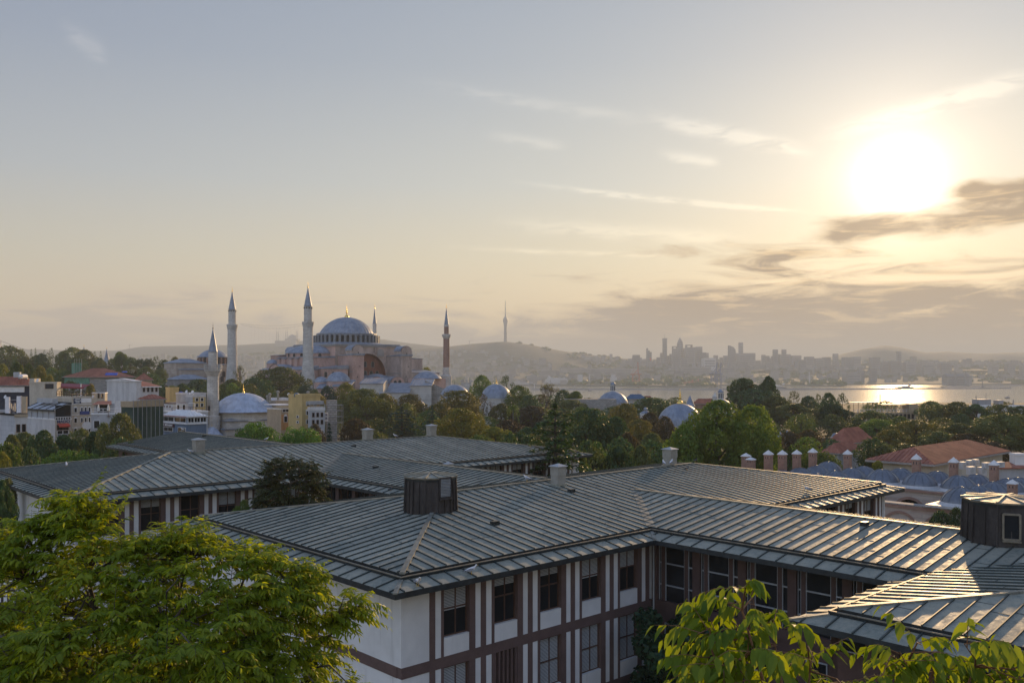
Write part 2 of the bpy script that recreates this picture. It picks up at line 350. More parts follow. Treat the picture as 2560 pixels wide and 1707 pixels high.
class Roof:
    def __init__(s, u0, v0): s.o = (u0, v0)
    def L(s, u, v, zr): return Vector((u-s.o[0], v-s.o[1], CZ+zr-GZ))
    def slope(s, mb, p0, e, le, nrm, w, z0, pitch, h0, h1, sp, ribw=.042, ribh=.06, phase=.5, lift=0.0):
        e = Vector(e); nrm = Vector(nrm); p0 = Vector(p0)
        def at(a, b, dz=0.0):
            q = p0+e*a+nrm*b; return s.L(q.x, q.y, z0+pitch*b+dz)
        flip = e.x*nrm.y-e.y*nrm.x < 0; hgt = lambda a: min(w, a if h0 else w, le-a if h1 else w)
        cuts = [0.0]+[sp*phase+sp*i for i in range(int(le/sp)+1) if sp*phase+sp*i < le-.02]+[le]; brk = sorted([x for x in ((w,) if h0 else ())+((le-w,) if h1 else ()) if 0 < x < le])
        for c0, c1 in zip(cuts, cuts[1:]):
            top = [c0]+[x for x in brk if c0+1e-4 < x < c1-1e-4]+[c1]; pts = [at(c0, 0), at(c1, 0)]+[at(x, hgt(x)) for x in top[::-1] if hgt(x) > 1e-4]
            if len(pts) > 2: mb.use(random.choice(('copper', 'copper', 'copper_light', 'copper_worn'))); mb.face(pts[::-1] if flip else pts)
            b = random.uniform(.8, 4.0); ed_ = Vector((e.x, e.y, 0)); mb.use('copper_seam')
            while b < min(hgt(c0), hgt(c1))-.3: mb.obox(at((c0+c1)/2, b, .006), ed_*((c1-c0)/2-.03), (at(0, .012)-at(0, 0)), Vector((0, 0, .007))); b += random.uniform(2.2, 4.2)
        mb.use('copper_seam'); a = sp*phase
        while a < le:
            b = min(w, a-.06 if h0 else w, le-a-.06 if h1 else w)
            if b > .25:
                jit = random.uniform(-.012, .012)
                A0, A1, B0, B1 = at(a-ribw/2, -.02), at(a+ribw/2, -.02), at(a-ribw/2+jit, b), at(a+ribw/2+jit, b)
                up = Vector((0, 0, ribh))
                mb.face([A0+up, A1+up, B1+up, B0+up]); mb.face([A0, A0+up, B0+up, B0]); mb.face([A1, B1, B1+up, A1+up]); mb.face([A0, A1, A1+up, A0+up])
            a += sp
    def cap(s, mb, p, q, w=.24, h=.10, mat='copper_cap'):
        mb.use(mat); p, q = s.L(*p), s.L(*q); d = (q-p); n = max(2, int(d.length/2.2)); side = d.cross(Vector((0, 0, 1))).normalized()*(w/2)
        for i in range(n):
            a, b = p+d*(i/n), p+d*((i+.992)/n); c = (a+b)/2+Vector((0, 0, h*.3)); mb.obox(c, (b-a)/2, side*random.uniform(.94, 1.06), Vector((0, 0, h*.5)))
    def wing(s, mb, u0, u1, v0, v1, axis, hip0, hip1, sp=.72, faces='all'):
        if axis == 'u':
            w = (v1-v0)/2; le = u1-u0; c = (v0+v1)/2; zr = GUT+PITCH*w
            s.slope(mb, (u0, v0), (1, 0), le, (0, 1), w, GUT, PITCH, hip0, hip1, sp); s.slope(mb, (u0, v1), (1, 0), le, (0, -1), w, GUT, PITCH, hip0, hip1, sp)
            if hip0: s.slope(mb, (u0, v0), (0, 1), 2*w, (1, 0), w, GUT, PITCH, True, True, sp)
            if hip1: s.slope(mb, (u1, v0), (0, 1), 2*w, (-1, 0), w, GUT, PITCH, True, True, sp)
            r0, r1 = (u0+(w if hip0 else 0), c, zr), (u1-(w if hip1 else 0), c, zr)
            cor = [(hip0, (u0, v0, GUT), r0), (hip0, (u0, v1, GUT), r0), (hip1, (u1, v0, GUT), r1), (hip1, (u1, v1, GUT), r1)]
        else:
            w = (u1-u0)/2; le = v1-v0; c = (u0+u1)/2; zr = GUT+PITCH*w
            s.slope(mb, (u0, v0), (0, 1), le, (1, 0), w, GUT, PITCH, hip0, hip1, sp); s.slope(mb, (u1, v0), (0, 1), le, (-1, 0), w, GUT, PITCH, hip0, hip1, sp)
            if hip0: s.slope(mb, (u0, v0), (1, 0), 2*w, (0, 1), w, GUT, PITCH, True, True, sp)
            if hip1: s.slope(mb, (u0, v1), (1, 0), 2*w, (0, -1), w, GUT, PITCH, True, True, sp)
            r0, r1 = (c, v0+(w if hip0 else 0), zr), (c, v1-(w if hip1 else 0), zr)
            cor = [(hip0, (u0, v0, GUT), r0), (hip0, (u1, v0, GUT), r0), (hip1, (u0, v1, GUT), r1), (hip1, (u1, v1, GUT), r1)]
        s.cap(mb, r0, r1, .22, .12)
        for on, a, b in cor:
            if on: s.cap(mb, a, b)
    def ring(s, mb, poly, d0, z0, d1, z1, mat):
        mb.use(mat); a = offset_poly(poly, d0); b = offset_poly(poly, d1); n = len(poly)
        for i in range(n):
            k = (i+1) % n; mb.face([s.L(a[i].x, a[i].y, z0), s.L(a[k].x, a[k].y, z0), s.L(b[k].x, b[k].y, z1), s.L(b[i].x, b[i].y, z1)])
    def eaves(s, poly, parent):
        mb = MB()
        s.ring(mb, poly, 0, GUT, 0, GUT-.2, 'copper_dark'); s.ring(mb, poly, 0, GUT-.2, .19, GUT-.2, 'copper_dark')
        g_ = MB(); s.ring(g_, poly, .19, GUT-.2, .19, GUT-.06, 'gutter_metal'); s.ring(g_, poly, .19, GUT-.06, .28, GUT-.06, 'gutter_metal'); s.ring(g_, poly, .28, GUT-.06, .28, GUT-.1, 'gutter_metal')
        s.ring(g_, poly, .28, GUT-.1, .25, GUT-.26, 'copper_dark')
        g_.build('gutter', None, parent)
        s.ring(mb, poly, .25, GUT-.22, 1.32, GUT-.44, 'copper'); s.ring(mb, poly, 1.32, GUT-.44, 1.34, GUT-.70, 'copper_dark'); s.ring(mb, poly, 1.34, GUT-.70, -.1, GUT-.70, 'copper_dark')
        a = offset_poly(poly, .25); b = offset_poly(poly, 1.34); n = len(poly); mb.use('copper_seam')
        for i in range(n):
            k = (i+1) % n; p, q = a[i], a[k]; e = (q-p).normalized(); out = (b[i]-a[i]); out = out-e*out.dot(e); L0 = (q-p).length; e0 = (b[i]-a[i]).dot(e); e1 = (b[k]-a[k]).dot(e)
            t = min(0, e0)+.5
            while t < L0+max(0, e1):
                f0 = 0.0; f1 = 1.0
                if t < 0: f0 = t/e0
                elif e0 > 0 and t < e0: f1 = t/e0
                if t > L0: f0 = (t-L0)/e1
                elif e1 < 0 and t > L0+e1: f1 = (L0-t)/(-e1)
                if f1-f0 > .08:
                    for (A, B) in [(p+e*t+out*f0, p+e*t+out*f1)]:
                        za = GUT-.22-.22*f0; zb = GUT-.22-.22*f1; A3 = s.L(A.x, A.y, za+.02); B3 = s.L(B.x, B.y, zb+.02)
                        mb.obox((A3+B3)/2, (B3-A3)/2, Vector((e.x, e.y, 0))*.028, Vector((0, 0, .04)))
                t += 1.02
            if True:
                mb.use('copper_cap'); A3 = s.L(a[i].x, a[i].y, GUT-.20); B3 = s.L(b[i].x, b[i].y, GUT-.42); d = B3-A3; mb.obox((A3+B3)/2, d/2, d.cross(Vector((0, 0, 1))).normalized()*.1, Vector((0, 0, .035))); mb.use('copper_seam')
        mb.build('eaves_roof', None, parent)
class Face:
    """one wall face of the building: s runs along it, depth outwards"""
    def __init__(s, rf, p, e, nrm): s.rf = rf; s.p = Vector(p); s.e = Vector(e); s.n = Vector(nrm)
    def pt(s, a, d, zr): q = s.p+s.e*a+s.n*d; return s.rf.L(q.x, q.y, zr)
    def box(s, mb, a0, a1, z0, z1, d0, d1):
        c = (s.pt(a0, d0, z0)+s.pt(a1, d1, z1))/2; mb.obox(c, Vector((s.e.x, s.e.y, 0))*((a1-a0)/2), Vector((s.n.x, s.n.y, 0))*((d1-d0)/2), Vector((0, 0, (z1-z0)/2)))
    def window(s, parent, a0, a1, z0, z1, d, blind=0.0, split=.55, trans=.5, sill=True, wood='brown_wood', fw=.065):
        mb = MB().use(wood)
        s.box(mb, a0, a0+fw, z0, z1, d, d+.07); s.box(mb, a1-fw, a1, z0, z1, d, d+.07); s.box(mb, a0+fw, a1-fw, z0, z0+fw, d, d+.068); s.box(mb, a0+fw, a1-fw, z1-fw, z1, d, d+.068)
        if split: m = a0+(a1-a0)*split; s.box(mb, m-.035, m+.035, z0+fw, z1-fw, d, d+.06)
        if trans: zt = z0+(z1-z0)*trans; s.box(mb, a0+fw, a1-fw, zt-.035, zt+.035, d, d+.064)
        if sill: mb.use('white_render'); s.box(mb, a0-.02, a1+.02, z0-.07, z0, d-.02, d+.24)
        w = mb.build('window', None, parent)
        mb = MB(); s.box(mb, a0+fw*.6, a1-fw*.6, z0+fw*.6, z1-fw*.6, d+.005, d+.02); mb.build('pane', 'glass', w)
        if blind:
            mb = MB(); z = z1-fw-.02; zb = z1-(z1-z0)*blind
            while z > zb: s.box(mb, a0+fw, a1-fw, z-.055, z-.012, d+.022, d+.034); z -= .07
            mb.build('blind', 'blind', w)
BAY = [('brown', -.15, 0), ('win', 0, 1.55), ('brown', 1.55, 1.92), ('white', 1.92, 2.27), ('brown', 2.27, 2.6), ('white', 2.6, 2.97)]
def bay_facade(rf, parent, p, e, nrm, length, first, nb, lead, floors=2, rng=None, tail=None, front=False):
    """white panels framed by brown strips, one tall window to a bay"""
    fc = Face(rf, p, e, nrm); wh = MB(); br = MB(); rng = rng or random.Random(3)
    cols = list(lead)
    for k in range(nb):
        for t, a, b in BAY: cols.append((t, first+3.14*k+a, first+3.14*k+b))
    end = first+3.14*nb-.17
    cols += tail or [('brown', end, end+.15), ('white', end+.15, length)]
    zt = -9.66
    for k in range(floors):
        z1 = zt if k == 0 else -9.66-4.0*k+.01; zs = -12.3-3.9*k; zb = -13.15-3.9*k; z1 = zt if k == 0 else -13.65-3.9*(k-1)
        for t, a, b in cols:
            if b > length+.01: continue
            if t == 'white': fc.box(wh, a, b, zb, z1, -.3, 0)
            elif t == 'brown': fc.box(br, a, b, zb, z1, -.3, .025)
            elif front and k == 1 and abs(a-first-3.14) < .1:
                fc.box(wh, a, b, zb, zs-.07, -.3, -.004)
                for q in range(6): x = a+.08+q*(b-a-.16)/5; fc.box(br, x-.05, x+.05, zs-.07, z1, -.3, .0)
            else:
                fc.box(wh, a, b, zb, zs-.07, -.3, -.004)
                fc.window(parent, a, b, zs, z1-.04, -.24, blind=rng.choice([.5, .46, .3, 0, .52]) if k == 0 else rng.choice([.97, .6, .97]))
        fc.box(br, 0, length, zb-.5, zb, -.3, .03)
    z1 = -13.65-3.9*(floors-1); fc.box(wh, 0, length, -21, z1, -.3, 0)
    wh.build('wall_panel', 'white_render', parent); br.build('wall_strip', 'brown_render', parent)
def lantern(rf, parent, u, v, zb, r, h, nseg, face_rot, window):
    """faceted copper roof lantern with upright seams and a low ribbed cap"""
    c = rf.L(u, v, zb); mb = MB().use('lantern_copper'); st = 2*math.pi/nseg
    def ring(rr, z, n=nseg, ph=0.0): return [c+Vector((rr*math.cos(face_rot+ph+st*k), rr*math.sin(face_rot+ph+st*k), z)) for k in range(n)]
    a, b = ring(r*1.07, -.9), ring(r, h); mb.quads(a, b)
    for k in range(nseg):
        p, q = a[k], b[k]; d = (q-p); nd = Vector((p.x-c.x, p.y-c.y, 0)).normalized(); mb.obox((p+q)/2+nd*.03, d/2, Vector((-nd.y, nd.x, 0))*.035, nd*.05)
        p, q = (a[k]+a[(k+1) % nseg])/2, (b[k]+b[(k+1) % nseg])/2; nd = Vector(((p-c).x, (p-c).y, 0)).normalized(); mb.obox((p+q)/2+nd*.015, (q-p)/2, Vector((-nd.y, nd.x, 0))*.02, nd*.03)
    mb.use('copper_dark'); mb.quads(ring(r*1.04, h-.22), ring(r*1.05, h)); mb.quads(ring(r*1.05, h), ring(r*1.0, h+.03))
    la = mb.build('roof_lantern', None, parent)
    mb = MB().use('copper'); top = c+Vector((0, 0, h+.17)); e = ring(r*1.08, h+.02)
    for k in range(nseg): mb.face([e[k], e[(k+1) % nseg], top])
    mb.use('copper_cap')
    for k in range(nseg): d = top-e[k]; mb.obox((top+e[k])/2+Vector((0, 0, .02)), d/2, d.cross(Vector((0, 0, 1))).normalized()*.05, Vector((0, 0, .035)))
    mb.use('gutter_metal'); mb.quads(ring(r*1.08, h-.06), ring(r*1.09, h+.02)); mb.build('lantern_cap', None, la)
    for kf, kind, f0, f1, z0, z1 in window:
        p0, p1 = ring(r*1.035, 0)[kf], ring(r*1.035, 0)[(kf+1) % nseg]; ex = (p1-p0); nd = Vector((ex.y, -ex.x, 0)).normalized(); nd = nd if nd.dot(p0-c) > 0 else -nd
        A = p0+ex*f0; B = p0+ex*f1; mid = (A+B)/2; hw = (B-A)/2; mb = MB().use('gutter_metal' if kind == 'pane' else 'lantern_copper'); zc = (z0+z1)/2
        for sgn in (-1, 1):
            mb.obox(mid+hw*sgn+Vector((0, 0, zc))+nd*.05, hw.normalized()*.045, nd*.06, Vector((0, 0, (z1-z0)/2)))
            mb.obox(mid+Vector((0, 0, zc+sgn*(z1-z0)/2))+nd*.05, hw, nd*.058, Vector((0, 0, .045)))
        mb.obox(mid+Vector((0, 0, z0-.08))+nd*.1, hw*1.12, nd*.12, Vector((0, 0, .04)))
        fr = mb.build('window' if kind == 'pane' else 'louver', None, la); mb = MB()
        if kind == 'pane': mb.obox(mid+Vector((0, 0, zc))+nd*.03, hw, nd*.01, Vector((0, 0, (z1-z0)/2))); mb.build('pane', 'glass', fr)
        else:
            z = z0+.05
            while z < z1-.03: mb.obox(mid+Vector((0, 0, z))+nd*.06, hw*.95, nd*.04+Vector((0, 0, -.02)), Vector((0, 0, .012))); z += .085
            mb.build('louver_blade', 'alu_grey', fr)
def roof_z(w): return GUT+PITCH*w
def vent(rf, parent, u, v, zr, hh=1.35, w=.42):
    mb = MB().use('chimney_metal'); c = rf.L(u, v, zr)
    mb.box(c.x-w, c.x+w, c.y-w, c.y+w, c.z-.35, c.z+hh*.52); mb.box(c.x-w*1.08, c.x+w*1.08, c.y-w*1.08, c.y+w*1.08, c.z+hh*.52, c.z+hh)
    mb.use('copper'); mb.box(c.x-w*1.18, c.x+w*1.18, c.y-w*1.18, c.y+w*1.18, c.z-.4, c.z+.10)
    ch = mb.build('chimney', None, parent); mb = MB(); k = w*1.3
    mb.box(c.x-k, c.x+k, c.y-k, c.y+k, c.z+hh, c.z+hh+.05); t = c+Vector((0, 0, hh+.22)); q = [c+Vector((a*k, b*k, hh+.05)) for a, b in ((-1, -1), (1, -1), (1, 1), (-1, 1))]
    for i in range(4): mb.face([q[i], q[(i+1) % 4], t])
    mb.build('chimney_cap', 'alu_grey', ch)
def hatch(rf, parent, u, v, zr):
    mb = MB().use('copper_dark'); c = rf.L(u, v, zr); mb.box(c.x-.22, c.x+.22, c.y-.16, c.y+.16, c.z-.05, c.z+.2); mb.build('roof_vent', None, parent)
# --- front block
u0, v0 = 23.1, 32.1; rf = Roof(u0, v0); q = UV(u0, v0)
front = thing('courthouse', 'nearest long building with seamed copper roofs, two dark roof lanterns and brown framed windows', 'building', (q.x, q.y, GZ), TH)
AR = (23.2, 71.1, 32.3, 54.0); wA = 10.85; wB = 6.55
for args in ((23.2, 71.1, 32.3, 54.0, 'u', True, True), (41, 54.1, -6, 32.3+wB, 'v', False, False), (32, 56, -6, 16.2, 'u', True, False)):
    mb = MB(); rf.wing(mb, *args)
    if args[4] == 'v':
        rf.cap(mb, (41, 32.3, GUT), (41+wB, 32.3+wB, roof_z(wB)), .5, .05); rf.cap(mb, (54.1, 32.3, GUT), (54.1-wB, 32.3+wB, roof_z(wB)), .5, .05)
    mb.build('roof', None, front)
FRONT = [(23.2, 54), (23.2, 32.3), (41, 32.3), (41, 16.2), (32, 16.2), (32, -6), (54.1, -6), (54.1, 32.3), (71.1, 32.3), (71.1, 54)]
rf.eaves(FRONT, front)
core = offset_poly(FRONT, -.1); mb = MB().use('interior_dark'); a = [rf.L(p.x, p.y, -21) for p in core]; b = [rf.L(p.x, p.y, -9.62) for p in core]; mb.quads(a, b); mb.build('wall_core', None, front)
bay_facade(rf, front, (23.0, 32.1), (1, 0), (0, -1), 17.8, 2.4, 5, [('white', 0, 1.57), ('brown', 1.57, 1.9), ('white', 1.9, 2.25)], 2, random.Random(5), front=True)
bay_facade(rf, front, (54.3, 32.1), (1, 0), (0, -1), 17.0, .8, 5, [('white', 0, .65)], 1, random.Random(6))
fc = Face(rf, (23.0, 54.2), (0, -1), (-1, 0)); mb = MB(); fc.box(mb, 0, 21.8, -21, -9.66, -.3, 0); mb.build('wall_panel', 'white_render', front)
mb = MB(); fc.box(mb, 0, 21.8, -13.65, -13.15, 0, .03); mb.build('wall_strip', 'brown_render', front)
fc = Face(rf, (71.3, 32.1), (0, 1), (1, 0)); mb = MB(); fc.box(mb, 0, 22, -21, -9.66, -.3, 0); mb.build('wall_panel', 'white_render', front)
# glazed gallery of the wing that comes forward
fc = Face(rf, (40.8, 32.0), (0, -1), (-1, 0)); br = MB(); al = MB(); n = 0
fc.box(br, 0, 16, -13.65, -13.1, -.3, .05); fc.box(br, 0, 16, -21, -13.65, -.3, -.0)
fc.box(br, 0, .35, -13.1, -9.66, -.3, .1)
for k in range(6):
    a = .35+2.92*k; c0, c1 = a+2.43, a+2.92
    if k == 5: c0, c1 = 15.9, 16.0
    if c0 < 16: fc.box(br, c0, c1, -16.8 if k > 2 else -13.1, -9.66, -.3, .02)
    for s0, s1 in ((a+.2, a+.45), (a+1.8, a+2.05)):
        if s1 < 16: fc.box(br, s0, s1, -13.1, -9.66, -.3, -.10)
    for s0, s1 in ((a, a+.2), (a+.45, a+1.8), (a+2.05, a+2.43)):
        if s1 > 16: continue
        w = MB().use('alu_grey')
        for zt in (-10.95, -12.2): fc.box(w, s0, s1, zt-.035, zt+.035, -.2, -.12)
        fc.box(w, s0, s0+.04, -13.1, -9.66, -.2, -.13); fc.box(w, s1-.04, s1, -13.1, -9.66, -.2, -.13)
        w = w.build('window', None, front); p_ = MB(); fc.box(p_, s0, s1, -13.1, -9.66, -.22, -.2); p_.build('pane', 'glass', w)
        if s1-s0 > 1: fc.window(front, s0+.1, s1-.1, -15.6, -14.3, .004, split=0, trans=0, wood='alu_grey', sill=False)
br.build('wall_strip', 'brown_dark', front)
mb = MB(); mb.tube([fc.pt(.18, .16, -9.7), fc.pt(.18, .16, -20.5)], .055, 8); mb.build('drainpipe', 'alu_grey', front)
fc = Face(rf, (31.8, 16.4), (0, -1), (-1, 0)); br = MB(); fc.box(br, 0, 22, -12.2, -10.55, -.3, 0); fc.box(br, 0, 22, -21, -13.4, -.3, 0)
x = 0
for s0, s1 in ((.35, 1.35), (1.6, 2.0), (2.6, 2.95), (3.9, 4.2), (5.2, 6.2)):
    fc.box(br, x, s0, -10.55, -9.66, -.3, 0); fc.box(br, x, s0, -13.4, -12.2, -.3, 0); fc.window(front, s0, s1, -10.55, -9.7, -.2, split=0, trans=0, wood='alu_grey', fw=.04, sill=False); fc.window(front, s0, s1, -13.4, -12.2, -.2, split=0, trans=0, wood='alu_grey', fw=.04, sill=False); x = s1
fc.box(br, x, 22, -10.55, -9.66, -.3, 0); fc.box(br, x, 22, -13.4, -12.2, -.3, 0); br.build('wall_panel', 'brown_dark', front)
fc = Face(rf, (31.8, 16.4), (1, 0), (0, 1)); br = MB(); fc.box(br, 0, 9.2, -21, -9.66, -.3, 0); br.build('wall_panel', 'brown_render', front)
lantern(rf, front, 31.4, 40.9, roof_z(8.3)-.1, 1.46, 1.95, 12, R(11), [(8, 'louver', .0, 1.0, .85, 1.95)])
lantern(rf, front, 47.6, 15.4, roof_z(wB)-.1, 1.85, 1.95, 10, R(8), [(6, 'pane', .12, .9, .25, 1.45), (5, 'pane', .2, .8, .25, 1.45)])
vent(rf, front, 43.2, 42.0, roof_z(9.7), 1.25, .36); vent(rf, front, 58.2, 43.9, roof_z(10.1), 1.35, .40)
hatch(rf, front, 42.6, 40.2, roof_z(7.9)); hatch(rf, front, 46.4, 22.0, roof_z(5.4)); hatch(rf, front, 32.5, 36.5, roof_z(4.2))
# --- rear block
u1, v1 = 20.8, 69.6; rr = Roof(u1, v1); q = UV(u1, v1)
rear = thing('courthouse', 'second copper-roofed building standing behind the nearest one, small square chimneys on its ridges', 'building', (q.x, q.y, GZ), TH)
for args in ((20.6, 74.8, 69.8, 93.0, 'u', True, True), (41, 54.1, 54-wB, 69.8+wB, 'v', False, False), (40, 55.6, 93-11, 117.5, 'v', False, False)):
    mb = MB(); rr.wing(mb, *args)
    if args[0] == 41:
        rr.cap(mb, (41, 69.8, GUT), (41+wB, 69.8+wB, roof_z(wB)), .5, .05); rr.cap(mb, (54.1, 69.8, GUT), (54.1-wB, 69.8+wB, roof_z(wB)), .5, .05)
    mb.build('roof', None, rear)
REAR = [(20.6, 93), (20.6, 69.8), (41, 69.8), (41, 55.4), (54.1, 55.4), (54.1, 69.8), (74.8, 69.8), (74.8, 93), (55.6, 93), (55.6, 117.5), (40, 117.5), (40, 93)]
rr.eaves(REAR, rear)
core = offset_poly(REAR, -.1); mb = MB().use('interior_dark'); a = [rr.L(p.x, p.y, -21) for p in core]; b = [rr.L(p.x, p.y, -9.62) for p in core]; mb.quads(a, b); mb.build('wall_core', None, rear)
mb = MB().use('copper_dark'); mb.face([rr.L(40, 117.5, GUT), rr.L(55.6, 117.5, GUT), rr.L(47.8, 117.5, roof_z(7.8))]); mb.build('gable_wall', None, rear)
bay_facade(rr, rear, (20.5, 69.6), (1, 0), (0, -1), 20.3, 1.6, 6, [('white', 0, 1.0), ('brown', 1.0, 1.45)], 1, random.Random(8), tail=[('brown', 20.27, 20.3)])
bay_facade(rr, rear, (54.3, 69.6), (1, 0), (0, -1), 20.7, .8, 6, [('white', 0, .65)], 1, random.Random(9))
fc = Face(rr, (20.4, 93.2), (0, -1), (-1, 0)); mb = MB(); fc.box(mb, 0, 23.6, -21, -9.66, -.3, 0); mb.build('wall_panel', 'white_render', rear)
fc = Face(rr, (40.8, 69.5), (0, -1), (-1, 0)); mb = MB(); fc.box(mb, 0, 15, -21, -12.8, -.3, 0)
for k in range(6): fc.box(mb, .3+2.6*k, .8+2.6*k, -12.8, -9.66, -.3, .05)
mb.build('wall_strip', 'brown_render', rear)
for k in range(5): fc.window(rear, .85+2.6*k, 2.85+2.6*k, -12.8, -9.8, -.25, split=.5, trans=.4)
fc = Face(rr, (39.8, 117.5), (0, -1), (-1, 0)); mb = MB(); fc.box(mb, 0, 24, -21, -9.66, -.3, 0); mb.build('wall_panel', 'brown_render', rear)
for px, py, ww, u_, v_ in ((0, 0, 9, 34.5, 80.5), (0, 0, 11.2, 54.3, 82.1), (0, 0, 10.6, 64.0, 83.2)):
    vent(rr, rear, u_, v_, roof_z(10.9), 1.2, .42)
vent(rr, rear, 49.6, 62.0, roof_z(4.3), .2, .3)
for u_, v_, w_ in ((50.5, 79, 9), (44.5, 66, 3.5), (47, 108, 7)): hatch(rr, rear, u_, v_, roof_z(w_))
# ------------------------------------------------------------------ vegetation
def leafmat(name, lo, hi, trans=.35, tint=(1.5, 1.45, .7), rough=.55, spec=.25, clump=.0):
    m = D.materials.new(name); m.use_nodes = True; t = m.node_tree; t.nodes.clear(); gg = G(t)
    at = gg.n('ShaderNodeAttribute', attribute_name='leafvar'); oi = gg.n('ShaderNodeObjectInfo')
    f = gg.add(gg.mul(at.outputs['Fac'], .8), gg.mul(oi.outputs['Random'], .2)); c = gg.mix(f, lo, hi)
    hs = gg.n('ShaderNodeHueSaturation'); gg.put(hs.inputs['Hue'], gg.add(.485, gg.mul(oi.outputs['Random'], .03))); gg.put(hs.inputs['Value'], gg.add(.85, gg.mul(oi.outputs['Random'], .3))); gg.put(hs.inputs['Color'], c); c = hs.outputs[0]
    bs = gg.n('ShaderNodeBsdfPrincipled'); bs.inputs['Roughness'].default_value = rough; bs.inputs['Specular IOR Level'].default_value = spec; gg.put(bs.inputs['Base Color'], c)
    tr = gg.n('ShaderNodeBsdfTranslucent'); gg.put(tr.inputs[0], gg.mix(1.0, c, tint, 'MULTIPLY'))
    mx = gg.n('ShaderNodeMixShader'); mx.inputs[0].default_value = trans; t.links.new(bs.outputs[0], mx.inputs[1]); t.links.new(tr.outputs[0], mx.inputs[2])
    o = gg.n('ShaderNodeOutputMaterial'); t.links.new(mx.outputs[0], o.inputs[0]); MATS[name] = m
leafmat('leaf_green', (.034, .075, .016), (.150, .205, .044)); leafmat('leaf_olive', (.042, .062, .020), (.155, .172, .054))
leafmat('leaf_dark', (.026, .058, .022), (.082, .128, .044), .30); leafmat('leaf_yellow', (.095, .115, .020), (.22, .21, .035))
leafmat('leaf_orange', (.070, .085, .024), (.165, .135, .034)); leafmat('leaf_red', (.040, .036, .020), (.085, .062, .030))
leafmat('leaf_pine', (.045, .130, .020), (.130, .240, .036), .32); leafmat('leaf_blue', (.014, .044, .034), (.042, .088, .060), .22)
leafmat('leaf_lime', (.080, .138, .011), (.33, .37, .028), .52, (1.85, 1.68, .36), .5, .3)
leafmat('leaf_plane', (.050, .105, .018), (.21, .265, .046), .4)
leafmat('leaf_broad', (.070, .140, .013), (.24, .315, .028), .52, (1.9, 1.65, .42), .5, .25)
leafmat('leaf_fig', (.010, .032, .016), (.030, .070, .026), .2); leafmat('leaf_ail', (.024, .044, .016), (.085, .092, .030), .3)
plain('bark', (.09, .075, .06), .9, .3, 3.0, (1, 1, .3)); plain('bark_red', (.20, .10, .045), .8, .25, 4.0)
def rand_dirs(n, rng): v = rng.normal(size=(n, 3)); return v/np.linalg.norm(v, axis=1, keepdims=True)
def leaf_quads(C, N, size, rng, aspect=.6):
    n = len(C); a = rand_dirs(n, rng); t = np.cross(N, a); t /= np.linalg.norm(t, axis=1, keepdims=True)+1e-9; b = np.cross(N, t)
    s = size*rng.uniform(.6, 1.3, (n, 1)); V = np.stack([C-t*s, C-b*s*aspect+N*s*.15, C+t*s, C+b*s*aspect+N*s*.15], 1).reshape(-1, 3)
    return V, np.arange(4*n).reshape(n, 4)
def blob_crown(blobs, n, size, seed, jit=.9, shell=.62, name='crown'):
    rng = np.random.default_rng(seed); vol = np.array([b[1][0]*b[1][1]+b[1][0]*b[1][2] for b in blobs]); cnt = (n*vol/vol.sum()).astype(int)+1
    Cs, Ns, Vs = [], [], []
    for (c, r), k in zip(blobs, cnt):
        c, r = np.array(c), np.array(r); d = rand_dirs(k, rng); rad = shell+(1.06-shell)*rng.random((k, 1))**.6; p = c+d*r*rad
        keep = np.ones(k, bool)
        for c2, r2 in blobs:
            if c2 is not c: keep &= (((p-np.array(c2))/np.array(r2))**2).sum(1) > .45
        m = d/r; m /= np.linalg.norm(m, axis=1, keepdims=True); m = m+rand_dirs(k, rng)*jit; m /= np.linalg.norm(m, axis=1, keepdims=True)
        p = p[keep]; Cs.append(p); Ns.append(m[keep]); Vs.append(.5*rng.random(len(p))+.5*rng.random())
    C = np.concatenate(Cs); N = np.concatenate(Ns); V, Fq = leaf_quads(C, N, size, rng)
    return V, Fq, np.concatenate(Vs)
def limbs(spec, name='trunk'):
    mb = MB()
    for pts, rad in spec: mb.tube(pts, rad, 6)
    me = D.meshes.new(name); me.from_pydata(mb.v, [], mb.f); me.materials.append(MATS['bark']); me.update(); return me
def mk_broad(seed, nb=16, w=.40, z0=.36, size=.022, n=4200, r=(.13, .21), flat=.8, shell=.55, peak=1.15):
    rng = random.Random(seed); bl = []; lm = [([(0, 0, -.04), (.01, 0, .2), (0, .01, .45), (.02, 0, .7)], [.032, .026, .018, .008])]
    for i in range(nb):
        t = (i+.5)/nb; a = i*2.4+rng.uniform(-.5, .5); zz = z0+(1-z0)*t; env = math.sin(math.pi*min(1, (t*.82+.18))**peak); rr = rng.uniform(*r)
        rad = max(0, w*env-rr*.55)*rng.uniform(.6, 1.12); c = (rad*math.cos(a), rad*math.sin(a), min(zz, 1-rr*flat*.98)); bl.append((c, (rr, rr, rr*flat)))
        if i % 2 == 0: lm.append(([(0, 0, .25+.3*t), (c[0]*.5, c[1]*.5, (.25+.3*t+c[2])/2), c], [.014, .009, .003]))
    return blob_crown(bl, n, size, seed, shell=shell), limbs(lm)
def mk_umbrella(seed):
    rng = random.Random(seed); bl = []; lm = [([(0, 0, -.04), (.02, .01, .4), (0, 0, .72)], [.035, .028, .018])]
    for i in range(26):
        a = i*2.4; rr = math.sqrt((i+.5)/26); c = (.42*rr*math.cos(a), .42*rr*math.sin(a), .86-.17*rr*rr+rng.uniform(-.03, .03)); q = rng.uniform(.075, .12); bl.append((c, (q, q, q*.85)))
        if i % 3 == 0: lm.append(([(0, 0, .6), (c[0]*.5, c[1]*.5, .72), c], [.014, .009, .003]))
    return blob_crown(bl, 5200, .015, seed, .8, .7), limbs(lm)
